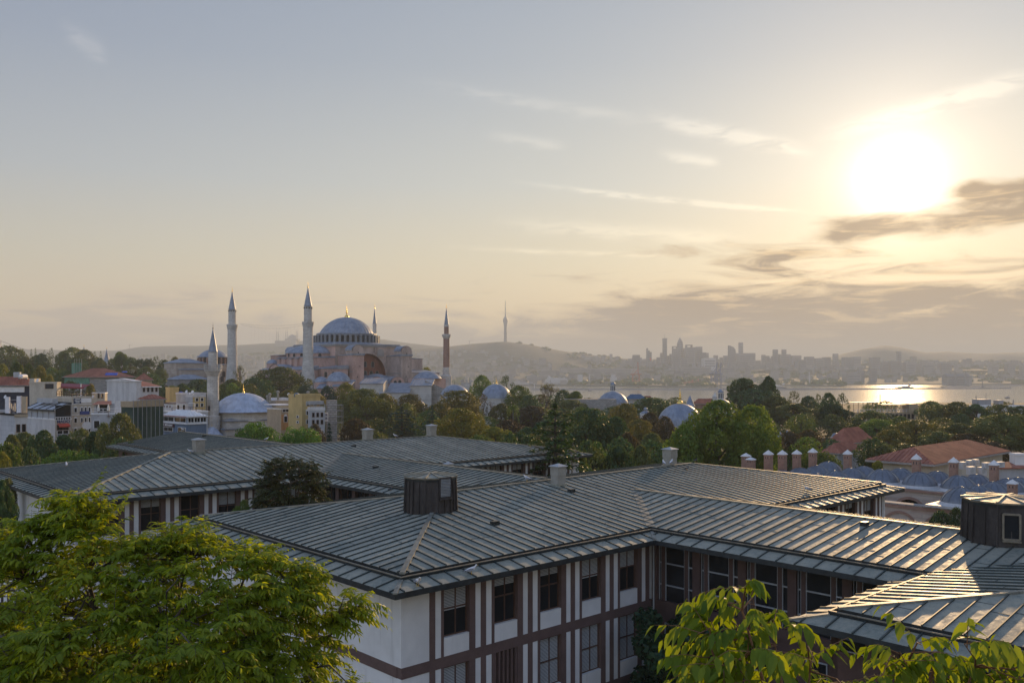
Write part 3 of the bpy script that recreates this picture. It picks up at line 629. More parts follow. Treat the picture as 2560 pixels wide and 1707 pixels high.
def mk_tiered(seed, tiers=13, w=.36, sag=.05, z0=.12, taper=1.0):
    rng = np.random.default_rng(seed); rr = random.Random(seed); C, N, Vv = [], [], []; lm = [([(0, 0, -.04), (0, 0, .5), (0, 0, .99)], [.03, .018, .003])]
    for i in range(tiers):
        t = i/(tiers-1); z = z0+(.97-z0)*t; R_ = w*((1-t)**taper*.92+.05); nb = max(3, int(7*(1-t)+3)); a0 = rr.uniform(0, 6)
        for k in range(nb):
            a = a0+2*math.pi*k/nb+rr.uniform(-.3, .3); L_ = R_*rr.uniform(.65, 1.15); e = np.array([math.cos(a), math.sin(a), 0]); s = np.array([-e[1], e[0], 0]); m = int(74*L_/w)+14
            u = rng.random(m)**.75; p = np.array([0, 0, z])+e*(u*L_)[:, None]+s*((rng.random(m)-.5)*.34*L_*(1.1-u*.75)+0)[:, None]; p[:, 2] += .05*u-sag*u*u*2.2+rng.normal(size=m)*.007
            C.append(p); nn = np.array([0, 0, 1])+rand_dirs(m, rng)*.6; N.append(nn/np.linalg.norm(nn, axis=1, keepdims=True)); Vv.append(.5*rng.random(m)+.5*rr.random())
            lm.append(([(0, 0, z), tuple(np.array([0, 0, z+.02])+e*L_*.6)], [.006, .002]))
    C = np.concatenate(C); N = np.concatenate(N); V, Fq = leaf_quads(C, N, .020, rng, .45); return (V, Fq, np.concatenate(Vv)), limbs(lm)
def mk_cypress(seed):
    rng = random.Random(seed); bl = [((rng.uniform(-.01, .01), rng.uniform(-.01, .01), .1+.88*i/9), (.115*math.sin(math.pi*min(1, .25+.68*i/9))**.6+.02,)*2+(.11,)) for i in range(10)]
    return blob_crown(bl, 1500, .018, seed, .8), limbs([([(0, 0, -.04), (0, 0, .3)], [.02, .015])])
def mk_palm(seed):
    rng = np.random.default_rng(seed); C, N, Vv = [], [], []
    for k in range(34):
        a = rng.uniform(0, 6.28); up = rng.uniform(-.5, 1.1); L_ = .24; u = np.linspace(.1, 1, 16); e = np.array([math.cos(a), math.sin(a)]); r = L_*u*math.cos(up*.6); z = .78+L_*(math.sin(up)*u-u*u*.75)
        p = np.stack([e[0]*r, e[1]*r, z], 1); C.append(p+rng.normal(size=p.shape)*.008); nn = np.array([0, 0, 1])+rand_dirs(16, rng)*.5; N.append(nn/np.linalg.norm(nn, axis=1, keepdims=True)); Vv.append(rng.random(16))
    C = np.concatenate(C); N = np.concatenate(N); V, Fq = leaf_quads(C, N, .03, rng, .4); return (V, Fq, np.concatenate(Vv)), limbs([([(0, 0, -.04), (.01, 0, .4), (0, 0, .78)], [.035, .03, .032])])
def mk_bare(seed):
    rng = random.Random(seed); lm = []; ends = []
    def grow(p, d, L_, r, n):
        q = p+d*L_; lm.append(([tuple(p), tuple(q)], [r, r*.65]))
        if n == 0: ends.append(q); return
        for _ in range(3 if n > 1 else 3): grow(q, (d+Vector((rng.uniform(-1, 1), rng.uniform(-1, 1), rng.uniform(-.2, .6)))*.62).normalized(), L_*rng.uniform(.62, .85), r*.6, n-1)
    grow(Vector((0, 0, -.04)), Vector((0, 0, 1)), .34, .022, 5)
    r2 = np.random.default_rng(seed); C = np.array([tuple(e) for e in ends]); C = np.repeat(C, 3, 0); C = C+r2.normal(size=C.shape)*.02; V, Fq = leaf_quads(C, rand_dirs(len(C), r2), .014, r2); return (V, Fq, r2.random(len(C))), limbs(lm)
KINDS_T = {}
def reg(kind, makers, mat):
    lst = []
    for (V, Fq, var), tr in makers: lst.append((np_mesh('crown', V, Fq, mat, var), tr, float(np.percentile(np.hypot(V[:, 0], V[:, 1]), 90)), float(np.percentile(V[:, 2], 98.7))))
    KINDS_T[kind] = lst
reg('broad', [mk_broad(s, 24, n=8000, size=.024) for s in (1, 2, 3, 4)], 'leaf_green')
reg('round', [mk_broad(s, 16, w=.44, z0=.3, r=(.15, .23), n=8000, flat=.85, size=.024) for s in (11, 12, 13)], 'leaf_green')
reg('lumpy', [mk_broad(s, 30, w=.44, z0=.30, r=(.07, .14), n=9500, size=.020, flat=.8, shell=.62) for s in (21, 22, 23)], 'leaf_green')
reg('airy', [mk_broad(s, 20, w=.40, z0=.38, r=(.06, .12), n=1500, size=.02, shell=.2) for s in (31, 32)], 'leaf_green')
reg('big', [mk_broad(s, 42, w=.46, z0=.22, r=(.09, .17), n=22000, size=.0155, flat=.9, shell=.5) for s in (41, 42)], 'leaf_green')
reg('low', [mk_broad(s, 26, w=.50, z0=.10, r=(.14, .22), n=5000, size=.024, flat=.8) for s in (101, 102, 103)], 'leaf_green')
reg('umbrella', [mk_umbrella(51), mk_umbrella(52)], 'leaf_pine')
reg('cedar', [mk_tiered(61, 15, .40, .04, .2, .42), mk_tiered(62, 16, .38, .045, .15, .5)], 'leaf_blue')
reg('spruce', [mk_tiered(63, 18, .26, .03, .08)], 'leaf_blue'); reg('cypress', [mk_cypress(71), mk_cypress(72)], 'leaf_dark')
reg('palm', [mk_palm(81)], 'leaf_green'); reg('bare', [mk_bare(91), mk_bare(92)], 'leaf_orange')
NT = [0]
def tree(x, ytop, wpx, d, kind, mat, label, group='trees of the park and streets', name='tree', cat='tree', zb=None):
    NT[0] += 1; var = KINDS_T[kind]; me, tr, rad, zt = var[NT[0] % len(var)]
    p = P(x, ytop, d); zg = (ground_z(p.x, p.y) if zb is None else zb)-.2; H = max(2.5, p.z-zg)/zt; W_ = (wpx/F*d)/(2*rad)
    if H > W_*3.2 and kind not in ('cypress', 'palm', 'spruce', 'cedar'): zg = p.z-W_*3.2*zt if zb is None and W_*3.2 > 3 else zg; H = (p.z-zg)/zt
    if zb is None: zg = min(zg, ground_z(p.x, p.y)-.2) if H < 0 else zg
    r = thing(name, label, cat, (p.x, p.y, zg), random.uniform(0, 6.28), group)
    c = D.objects.new('crown', me); COL.objects.link(c); c.parent = r; c.scale = (W_, W_, H)
    c.material_slots[0].link = 'OBJECT'; c.material_slots[0].material = MATS[mat]
    t = D.objects.new('trunk', tr); COL.objects.link(t); t.parent = r; t.scale = (W_, W_, H)
    if zg > ground_z(p.x, p.y): # a tall stem down to the ground
        g0 = ground_z(p.x, p.y)-.3-zg; mb = MB(); mb.tube([(0, 0, g0), (0, 0, .1)], [W_*.045, W_*.034], 6); mb.build('lower_trunk', 'bark', r)
    return r
GP, GF, GL, GM, GR = 'trees of the palace park', 'filler trees under the crowns', 'trees on the street below the town', 'trees of the square and mosque garden', 'trees of the garden by the water'
T = [
# far palace park, left
(20, 866, 75, 560, 'broad', 'leaf_olive', 'olive tree at the far left edge of the palace park skyline', GP), (62, 893, 44, 540, 'lumpy', 'leaf_olive', 'low olive tree below the first dark cypresses', GP), (92, 889, 44, 530, 'lumpy', 'leaf_olive', 'pale olive round tree left of the twin broad trees', GP),
(40, 882, 10, 520, 'cypress', 'leaf_dark', 'squat dark cypress over the far left treetops', GP), (57, 874, 9, 560, 'cypress', 'leaf_dark', 'slim dark cypress, leftmost of the skyline spires', GP), (78, 876, 10, 560, 'cypress', 'leaf_dark', 'short broad cypress second along the skyline', GP), (89, 873, 7, 560, 'cypress', 'leaf_dark', 'thinnest dark cypress on the park skyline', GP), (112, 878, 14, 545, 'cypress', 'leaf_dark', 'cypress at the left of the dark cypress cluster', GP), (120, 883, 16, 540, 'cypress', 'leaf_dark', 'low cypress inside the dark cluster', GP), (129, 873, 17, 545, 'cypress', 'leaf_dark', 'tallest cypress of the dark cluster beside the broad trees', GP), (21, 896, 12, 500, 'cypress', 'leaf_dark', 'dark low cypress near the left edge', GP), (34, 890, 14, 500, 'cypress', 'leaf_dark', 'plump dark cypress beside the pale olive trees', GP),
(104, 885, 34, 520, 'lumpy', 'leaf_dark', 'dark green bushy tree beside the cypress cluster', GP), (182, 870, 60, 540, 'broad', 'leaf_olive', 'broad olive tree, left of the pair before the palace spire', GP), (212, 876, 56, 530, 'broad', 'leaf_olive', 'broad olive tree, right of the pair before the palace spire', GP), (158, 880, 46, 520, 'lumpy', 'leaf_olive', 'olive tree leaning out left of the broad pair', GP),
(238, 882, 10, 545, 'cypress', 'leaf_dark', 'dark cypress between the two palace spires', GP), (252, 880, 9, 560, 'cypress', 'leaf_dark', 'cypress just left of the tall grey palace spire', GP), (250, 897, 34, 520, 'round', 'leaf_dark', 'round dark tree in front of the tall palace spire', GP), (299, 881, 46, 530, 'lumpy', 'leaf_green', 'tall green tree right of the tall palace spire', GP), (304, 884, 26, 525, 'umbrella', 'leaf_dark', 'dark stone pine on top of the green tree by the spire', GP), (326, 893, 32, 520, 'umbrella', 'leaf_dark', 'dark stone pine left of the pine row', GP), (352, 898, 34, 515, 'umbrella', 'leaf_dark', 'dark stone pine in the middle of the pine row', GP), (372, 897, 24, 515, 'umbrella', 'leaf_dark', 'small stone pine in the pine row', GP), (391, 893, 26, 520, 'cypress', 'leaf_dark', 'tall rounded dark pine near the brick church', GP), (412, 901, 34, 510, 'round', 'leaf_dark', 'round dark tree beside the brick church', GP), (438, 894, 28, 560, 'round', 'leaf_orange', 'small orange tree behind the brick church roof', GP),
(272, 910, 60, 470, 'cedar', 'leaf_dark', 'wide dark cedar below the tall palace spire', GP), (252, 902, 34, 490, 'round', 'leaf_olive', 'light olive round tree before the dark cedar', GP), (330, 918, 46, 460, 'round', 'leaf_olive', 'pale olive tree left of the red tiled house', GP), (365, 917, 44, 455, 'lumpy', 'leaf_olive', 'olive tree right of the cedar', GP), (400, 922, 34, 450, 'round', 'leaf_olive', 'low olive tree before the church wall', GP), (110, 907, 44, 440, 'round', 'leaf_dark', 'dark rounded tree above the yellow-green trees', GP), (131, 921, 50, 400, 'round', 'leaf_green', 'mid green tree left of the green netted scaffold', GP), (160, 924, 32, 420, 'round', 'leaf_green', 'green tree at the foot of the green netted scaffold', GP), (215, 908, 20, 480, 'round', 'leaf_dark', 'small dark tree right of the netted scaffold', GP), (190, 896, 60, 470, 'broad', 'leaf_dark', 'dark tree filling the dip behind the scaffold', GP),
# bright trees behind the left houses
(6, 914, 44, 300, 'round', 'leaf_yellow', 'yellow-green tree at the left edge behind the red roof', GL), (42, 909, 56, 290, 'lumpy', 'leaf_green', 'green tree with dense top behind the white water tank', GL), (72, 911, 32, 285, 'lumpy', 'leaf_green', 'narrow green tree behind the water tank', GL), (100, 917, 34, 280, 'broad', 'leaf_yellow', 'bright yellow-green tree right of the white water tank', GL), (124, 940, 32, 275, 'round', 'leaf_yellow', 'low yellow-green tree above the red awning', GL), (226, 962, 30, 250, 'round', 'leaf_orange', 'orange bush behind the rooftop terrace', GL),
# street row in front of the left houses
(62, 1086, 110, 128, 'lumpy', 'leaf_olive', 'wide olive tree below the tiled white house', GL), (160, 1092, 100, 130, 'lumpy', 'leaf_dark', 'dark olive tree under the cafe with the awning', GL), (205, 1076, 70, 132, 'broad', 'leaf_olive', 'light olive tree beside the stone cafe front', GL), (258, 1062, 50, 128, 'broad', 'leaf_olive', 'thin olive tree left of the netted building', GL), (300, 1040, 112, 124, 'big', 'leaf_olive', 'tall dark olive tree in front of the green netted building', GL), (20, 1115, 90, 100, 'round', 'leaf_green', 'green tree low at the left edge', GL), (6, 1135, 60, 92, 'round', 'leaf_yellow', 'yellow-green tree cut by the left edge', GL), (240, 1128, 70, 118, 'lumpy', 'leaf_dark', 'dark tree between the street and the rear roof', GL), (115, 1122, 90, 112, 'lumpy', 'leaf_dark', 'dark tree behind the bright stone pine', GL), (168, 1130, 168, 106, 'umbrella', 'leaf_pine', 'wide bright green stone pine, leftmost behind the rear roof', GL), (330, 1110, 70, 112, 'lumpy', 'leaf_dark', 'dark tree in the gap left of the rear gable', GL), (20, 1200, 46, 74, 'round', 'leaf_olive', 'dim olive tree behind the white end wall at left', GL),
(110, 1080, 90, 126, 'lumpy', 'leaf_dark', 'dark bushy tree between the tiled house and the cafe house', GL), (28, 1092, 80, 120, 'lumpy', 'leaf_olive', 'olive tree under the tiled wall at the left', GL), (232, 1085, 70, 126, 'lumpy', 'leaf_dark', 'dark tree at the foot of the cream hotel', GL), (70, 1125, 90, 108, 'low', 'leaf_dark', 'dark low tree left of the bright stone pine', GL), (300, 1100, 90, 116, 'low', 'leaf_dark', 'dark low tree below the tall olive one', GL),
# behind and beside the small mosque
(640, 1058, 104, 150, 'umbrella', 'leaf_pine', 'bright green stone pine before the small dome, left of two', GM), (748, 1071, 110, 140, 'umbrella', 'leaf_pine', 'bright green stone pine, right of two before the small dome', GM), (732, 1047, 50, 190, 'spruce', 'leaf_dark', 'dark young conifer beside the yellow building', GM), (823, 1070, 56, 150, 'spruce', 'leaf_blue', 'blue-green conifer right of the two stone pines', GM), (852, 1110, 40, 130, 'spruce', 'leaf_blue', 'low blue-green conifer at the roof edge', GM), (788, 1064, 46, 175, 'round', 'leaf_red', 'small dark red tree under the yellow building', GM),
(700, 920, 128, 395, 'big', 'leaf_olive', 'large dark olive tree left of the front stone minaret', GM), (640, 946, 90, 370, 'lumpy', 'leaf_dark', 'dark olive tree between the two stone minarets', GM), (580, 950, 90, 350, 'lumpy', 'leaf_olive', 'olive tree behind the slim mosque minaret', GM), (500, 950, 80, 370, 'round', 'leaf_dark', 'dark green tree below the brick church', GM), (533, 960, 70, 330, 'round', 'leaf_green', 'green bush left of the slim mosque minaret', GM), (600, 914, 28, 480, 'airy', 'leaf_olive', 'thin tree at the foot of the left stone minaret', GM), (455, 962, 60, 330, 'lumpy', 'leaf_dark', 'dark tree between rooftops and brick church', GM),
(765, 963, 40, 330, 'umbrella', 'leaf_blue', 'small dark pine below the front stone minaret', GM), (818, 968, 48, 330, 'round', 'leaf_blue', 'round dark blue-green pine before the great building', GM), (788, 975, 34, 340, 'round', 'leaf_dark', 'small dark shrubby tree between the two dark pines', GM), (716, 978, 50, 310, 'lumpy', 'leaf_orange', 'orange tree above the yellow building roof', GM), (790, 985, 54, 300, 'broad', 'leaf_orange', 'yellow-orange tree right of the yellow building', GM), (865, 959, 54, 330, 'broad', 'leaf_yellow', 'yellow-olive tree before the great building, beside the dark pine', GM),
(908, 975, 134, 262, 'big', 'leaf_olive', 'great plane tree with green and yellow crown, largest before the great building', GM), (960, 985, 60, 270, 'broad', 'leaf_orange', 'orange flank of plane trees right of the great plane tree', GM), (1024, 988, 96, 280, 'big', 'leaf_orange', 'large orange autumn tree below the right buttress tower', GM), (1065, 921, 48, 520, 'round', 'leaf_yellow', 'yellow-green round tree left of the brick minaret', GM), (1150, 978, 100, 300, 'broad', 'leaf_orange', 'rusty olive tree before the first tomb dome', GM), (1100, 1010, 70, 260, 'broad', 'leaf_orange', 'rust coloured tree under the first tomb dome', GM), (1205, 940, 50, 420, 'broad', 'leaf_green', 'green tree between the first and second tomb domes', GM), (1266, 940, 42, 440, 'airy', 'leaf_dark', 'dark tree rising behind the second tomb dome', GM),
(1155, 1024, 128, 205, 'big', 'leaf_yellow', 'large yellow-green tree at the centre of the park', GM), (1238, 1070, 100, 180, 'lumpy', 'leaf_yellow', 'low yellow-olive tree beside the large yellow one', GM), (1005, 1025, 120, 215, 'cedar', 'leaf_blue', 'dark cedar in front of the orange autumn tree', GM), (1080, 1022, 66, 212, 'cedar', 'leaf_blue', 'dark cedar left of the large yellow tree', GM), (960, 1052, 80, 190, 'cedar', 'leaf_dark', 'low dark cedar beside the dark red tree', GM), (888, 1050, 76, 190, 'round', 'leaf_red', 'dark red-brown tree under the great plane tree', GM), (1208, 985, 36, 330, 'airy', 'leaf_red', 'reddish half bare tree before the second tomb', GM), (1240, 1005, 34, 320, 'bare', 'leaf_red', 'bare branching tree before the second tomb', GM), (1252, 1010, 60, 300, 'lumpy', 'leaf_olive', 'grey olive tree left of the palm', GM),
(1283, 1012, 30, 255, 'palm', 'leaf_green', 'pale green palm below the second tomb dome', GM), (1298, 966, 62, 360, 'broad', 'leaf_green', 'green tree right of the second tomb dome', GM), (1322, 990, 60, 330, 'broad', 'leaf_dark', 'dark green tree beside the palm', GM), (1361, 957, 62, 400, 'bare', 'leaf_orange', 'half bare tree standing out against the water', GM), (1357, 985, 44, 360, 'airy', 'leaf_red', 'rust red sparse tree below the half bare one', GM), (1408, 977, 60, 360, 'round', 'leaf_dark', 'dark round tree right of the rust red tree', GM), (1440, 980, 56, 355, 'lumpy', 'leaf_green', 'green tree left of the bath dome', GM), (1425, 1000, 90, 330, 'lumpy', 'leaf_olive', 'olive tree before the stone bath wall', GM), (1330, 1016, 110, 300, 'lumpy', 'leaf_red', 'wide brown tree right of the palm', GM), (1400, 1020, 90, 280, 'lumpy', 'leaf_red', 'brown tree below the bath dome', GM), (1272, 1052, 80, 220, 'round', 'leaf_red', 'dark red low tree under the palm', GM), (1320, 1070, 90, 180, 'lumpy', 'leaf_dark', 'dark green tree left of the tall cedar', GM), (1330, 1090, 80, 150, 'lumpy', 'leaf_orange', 'rusty bush left of the tall cedar', GM),
(1388, 1034, 200, 98, 'cedar', 'leaf_dark', 'tall dark cedar with level boughs at the end of the rear roof', GM), (1470, 1025, 124, 170, 'round', 'leaf_dark', 'dark evergreen dome right of the tall cedar', GM), (1540, 1045, 76, 175, 'round', 'leaf_dark', 'second dark evergreen before the orange tree', GM), (1562, 1010, 66, 240, 'broad', 'leaf_orange', 'orange-olive tree before the bath dome', GM), (1596, 1050, 70, 200, 'broad', 'leaf_orange', 'orange tree left of the purple-brown one', GM), (1624, 1033, 62, 225, 'round', 'leaf_red', 'purple-brown round tree left of the gold-tipped dome', GM), (1664, 1043, 56, 215, 'round', 'leaf_red', 'purple-brown round tree in front of the gold-tipped dome', GM), (1625, 996, 100, 330, 'round', 'leaf_dark', 'dark tree behind the purple-brown trees', GM), (1680, 1000, 60, 420, 'airy', 'leaf_olive', 'thin olive tree against the water before the gold finial', GM), (1630, 1085, 90, 160, 'lumpy', 'leaf_olive', 'olive tree left of the big green tree', GM), (1490, 1110, 90, 118, 'lumpy', 'leaf_green', 'green bushy tree left of the front ridge', GM), (1545, 1120, 100, 112, 'lumpy', 'leaf_dark', 'dark bushy tree behind the roof ridge chimney', GM), (1440, 1130, 90, 104, 'lumpy', 'leaf_green', 'low green bush right of the tall cedar', GM), (1600, 1118, 80, 122, 'lumpy', 'leaf_olive', 'olive bush beside the roof chimney', GM), (1568, 1085, 60, 150, 'round', 'leaf_red', 'dark red tree behind the bushes', GM),
(1795, 1007, 180, 142, 'big', 'leaf_plane', 'big bright green plane tree, left half of the pair on the right', GM), (1882, 1018, 136, 146, 'big', 'leaf_plane', 'big green plane tree with yellow edge, right half of the pair', GM), (1712, 1066, 90, 138, 'broad', 'leaf_plane', 'lower green tree leaning left from the big plane pair', GM),
# towards the water, right
(1858, 948, 84, 335, 'lumpy', 'leaf_dark', 'dark tree against the water, left crown of two', GR), (1921, 943, 54, 338, 'lumpy', 'leaf_dark', 'dark tree against the water, right crown of two', GR), (1885, 975, 120, 330, 'broad', 'leaf_dark', 'dark lower crown under the two dark trees', GR), (1940, 990, 80, 320, 'lumpy', 'leaf_olive', 'olive tree right of the two dark crowns', GR), (1985, 978, 40, 345, 'airy', 'leaf_olive', 'thin olive treetop against the water', GR), (2020, 992, 50, 330, 'round', 'leaf_dark', 'dark round treetop beside the thin one', GR), (2046, 986, 34, 345, 'airy', 'leaf_olive', 'small airy treetop against the water', GR), (2072, 984, 44, 300, 'broad', 'leaf_dark', 'tall dark tree left of the terrace restaurant', GR), (2105, 984, 44, 302, 'airy', 'leaf_dark', 'tall dark airy tree beside the terrace restaurant', GR), (2086, 1012, 84, 296, 'lumpy', 'leaf_dark', 'dark leafy mass below the two tall dark trees', GR), (1985, 1010, 130, 300, 'lumpy', 'leaf_olive', 'wide olive tree behind the dark red trees', GR), (2180, 1028, 96, 270, 'lumpy', 'leaf_olive', 'olive tree under the terrace restaurant', GR), (2192, 1048, 76, 235, 'umbrella', 'leaf_green', 'rounded green stone pine below the terrace restaurant', GR), (2250, 1042, 60, 260, 'round', 'leaf_green', 'green round tree right of the stone pine', GR), (2328, 1004, 62, 300, 'broad', 'leaf_olive', 'olive tree lit at its edge below the sun glitter', GR), (2392, 1006, 80, 295, 'broad', 'leaf_olive', 'olive tree second from the sun glitter', GR), (2440, 1012, 70, 290, 'lumpy', 'leaf_dark', 'dark olive tree before the far right roofs', GR), (2500, 1012, 80, 290, 'broad', 'leaf_olive', 'tall olive tree near the right edge', GR), (2552, 1016, 60, 285, 'broad', 'leaf_dark', 'dark tree at the right edge', GR), (2290, 1052, 130, 225, 'big', 'leaf_orange', 'wide rusty olive tree in the middle of the right garden', GR), (2230, 1075, 90, 210, 'lumpy', 'leaf_orange', 'rusty tree left of the wide rusty one', GR), (2520, 1036, 170, 220, 'big', 'leaf_olive', 'wide olive tree at the right over the tiled roof', GR), (2400, 1060, 120, 225, 'lumpy', 'leaf_olive', 'olive tree behind the tiled roof', GR), (2420, 1085, 110, 195, 'lumpy', 'leaf_red', 'brown-red tree just behind the tiled roof', GR), (2480, 1105, 90, 185, 'lumpy', 'leaf_red', 'brown-red tree right behind the tiled roof', GR), (2350, 1080, 110, 205, 'lumpy', 'leaf_olive', 'olive tree left behind the tiled roof', GR),
(1975, 1082, 70, 175, 'round', 'leaf_red', 'dark red tree, left one behind the brick chimneys', GR), (2022, 1078, 76, 180, 'round', 'leaf_red', 'dark red tree, right one behind the brick chimneys', GR), (1940, 1105, 60, 165, 'round', 'leaf_red', 'dark red low tree beside the big plane tree', GR), (2172, 1098, 66, 160, 'airy', 'leaf_dark', 'thin branching dark tree before the brown roofs', GR), (2210, 1115, 90, 155, 'lumpy', 'leaf_olive', 'olive tree between brown roofs and tiled roof', GR), (2050, 1130, 104, 138, 'umbrella', 'leaf_green', 'clipped green crown behind the brick chimneys', GR), (2195, 1155, 50, 130, 'lumpy', 'leaf_yellow', 'yellow-green shrub under the tiled eave', GR), (2350, 1280, 76, 92, 'round', 'leaf_dark', 'dark shrub against the brick wall beside the roof lantern', GR), (2390, 1272, 40, 90, 'round', 'leaf_dark', 'small dark shrub behind the roof lantern', GR),
]
for row in T: tree(*row)
# lower crowns between the named trees; the photo shows them only as dark tops in the gaps
rf_ = random.Random(99); FILL = [('low', 'leaf_dark'), ('low', 'leaf_olive'), ('low', 'leaf_dark'), ('low', 'leaf_olive'), ('low', 'leaf_green')]
for lo, hi, ya, yb, da, db, n in ((620, 1300, 1010, 1050, 215, 330, 16), (1300, 1720, 1010, 1050, 215, 340, 16), (1700, 2560, 1030, 1070, 215, 330, 22), (900, 1360, 1075, 1110, 125, 185, 12), (1330, 1760, 1095, 1140, 112, 160, 9), (0, 420, 925, 960, 330, 440, 10), (380, 760, 960, 985, 330, 420, 9), (1900, 2300, 1090, 1120, 150, 200, 8), (1300, 1700, 985, 1000, 390, 560, 10), (1700, 2560, 1000, 1018, 390, 560, 14)):
    for i in range(n):
        k, m = rf_.choice(FILL); x = lo+(hi-lo)*(i+rf_.random())/n
        tree(x, rf_.uniform(ya, yb), rf_.uniform(60, 95)*(250/rf_.uniform(da, db))**.3, rf_.uniform(da, db), k, m, 'lower tree showing as a dim crown in the gaps between the taller trees', GF)
# ------------------------------------------------------------------ monuments
def b_lead(gg, bs, o):
    v = objco(gg); n = gg.noise(v, .35, 5, .6); n2 = gg.noise(v, 2.2, 4, .65); n3 = gg.noise(objco(gg, (1, 1, .15)), 1.2, 3, .6)
    c = gg.mix(gg.sstep(n, .38, .62), (.165, .20, .255), (.255, .29, .34)); c = gg.mix(gg.mul(gg.sstep(n3, .52, .66), .6), c, (.14, .155, .18)); c = gg.mix(gg.mul(gg.sstep(n2, .56, .7), .4), c, (.34, .345, .345)); gg.put(bs.inputs['Base Color'], c)
    bump(gg, bs, n2, .2, .05)
nmat('lead', b_lead, Roughness=.5, Metallic=.2)
plain('lead_slate', (.145, .168, .20), .36, .22, 1.2, metal=.2); plain('lead_bright', (.36, .41, .49), .5, .2, .8, metal=.1, bmp=.2)
def b_stone(name, a, b, mortar, scale=1.0, bw=1.1, rh=.42, mort=.03):
    def f(gg, bs, o):
        tcn = gg.n('ShaderNodeTexCoord'); x, y, z = gg.sep(tcn.outputs['Object']); u = gg.add(x, y)
        v = gg.vec(u, z, 0.0); br = gg.n('ShaderNodeTexBrick'); gg.put(br.inputs['Vector'], v); br.inputs['Scale'].default_value = scale
        br.inputs['Brick Width'].default_value = bw; br.inputs['Row Height'].default_value = rh; br.inputs['Mortar Size'].default_value = mort; br.inputs['Mortar Smooth'].default_value = .3
        br.inputs['Color1'].default_value = (*a, 1); br.inputs['Color2'].default_value = (*b, 1); br.inputs['Mortar'].default_value = (*mortar, 1)
        n = gg.noise(tcn.outputs['Object'], .25, 5, .6); n2 = gg.noise(tcn.outputs['Object'], 2.4, 4, .6)
        c = gg.mix(gg.mul(gg.sstep(n, .42, .66), .45), br.outputs['Color'], tuple(k*.55 for k in a)); gg.put(bs.inputs['Base Color'], gg.mix(gg.mul(gg.sstep(n2, .5, .7), .3), c, b)); bump(gg, bs, gg.add(br.outputs['Fac'], n2), .25, .04)
    nmat(name, f, Roughness=.9)
b_stone('stone', (.45, .435, .40), (.58, .565, .52), (.30, .29, .27)); b_stone('brick_stone', (.36, .27, .22), (.48, .42, .35), (.38, .33, .28), 1, 2.6, .5, .08)
b_stone('brick', (.25, .14, .105), (.32, .19, .14), (.30, .22, .17), 1, .5, .16, .02); b_stone('rubble', (.26, .25, .23), (.38, .36, .33), (.16, .15, .14), 1, .9, .5, .06)
b_stone('tile_wall', (.42, .43, .445), (.49, .49, .50), (.32, .33, .35), 1, 2.4, .8, .03)
plain('pink_render', (.45, .30, .255), .92, .22, .22, (1, 1, .5)); plain('pale_render', (.40, .315, .27), .92, .28, .25, (1, 1, .35)); plain('deep_red', (.20, .075, .045), .92, .25, .3)
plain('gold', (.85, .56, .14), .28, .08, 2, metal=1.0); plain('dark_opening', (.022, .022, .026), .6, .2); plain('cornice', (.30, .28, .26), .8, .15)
def dome_prof(r, h, n=10, flare=0.0):
    Rr = (r*r+h*h)/(2*h); a1 = math.asin(min(1, r/Rr)) if h <= r else math.pi-math.asin(r/Rr)
    pr = [(Rr*math.sin(a1*(1-i/n)), h-Rr+Rr*math.cos(a1*(1-i/n))) for i in range(n)]+[(.02, h)]
    return ([(r*(1+flare), -.05*r)] if flare else [])+pr
def finial(parent, c, h, mat='gold', r=None):
    r = r or h*.16; mb = MB()
    mb.lathe([(r, 0), (r*1.1, h*.06), (r*.75, h*.16), (r*.25, h*.26), (r*.2, h*.32), (r*.5, h*.38), (r*.5, h*.42), (r*.16, h*.48), (r*.36, h*.54), (r*.36, h*.58), (r*.12, h*.64), (r*.26, h*.70), (r*.1, h*.76), (r*.06, h)], 10, c); return mb.build('finial', mat, parent, True)
def minaret(x, ytip, d, zbase, prof, label, mats, parts, seg=16, rz=.2):
    """prof: list of (photo y, half width in photo px); the last point stands on the ground"""
    p = P(x, 932, d); root = thing('minaret', label, 'minaret', (p.x, p.y, zbase), rz, 'minarets'); k = d/F
    Z = lambda y: CZ-(y-HY)*k-zbase
    for name, mat, pts in parts:
        mb = MB(); mb.lathe([(w*k, max(Z(y), -1.5) if y is not None else -1.5) for y, w in pts], seg); mb.build(name, mat, root)
    return root, Z, k
def cone_parts(yc0, yc1, wc): return [(yc1, wc*1.12), (yc1-.6, wc*1.12), (yc1-1, wc*1.0), ((yc0+yc1)/2, wc*.53), (yc0, .3)]
FZ = 18.0; PHI = R(44); HC = Vector((-93.9, 500.0))
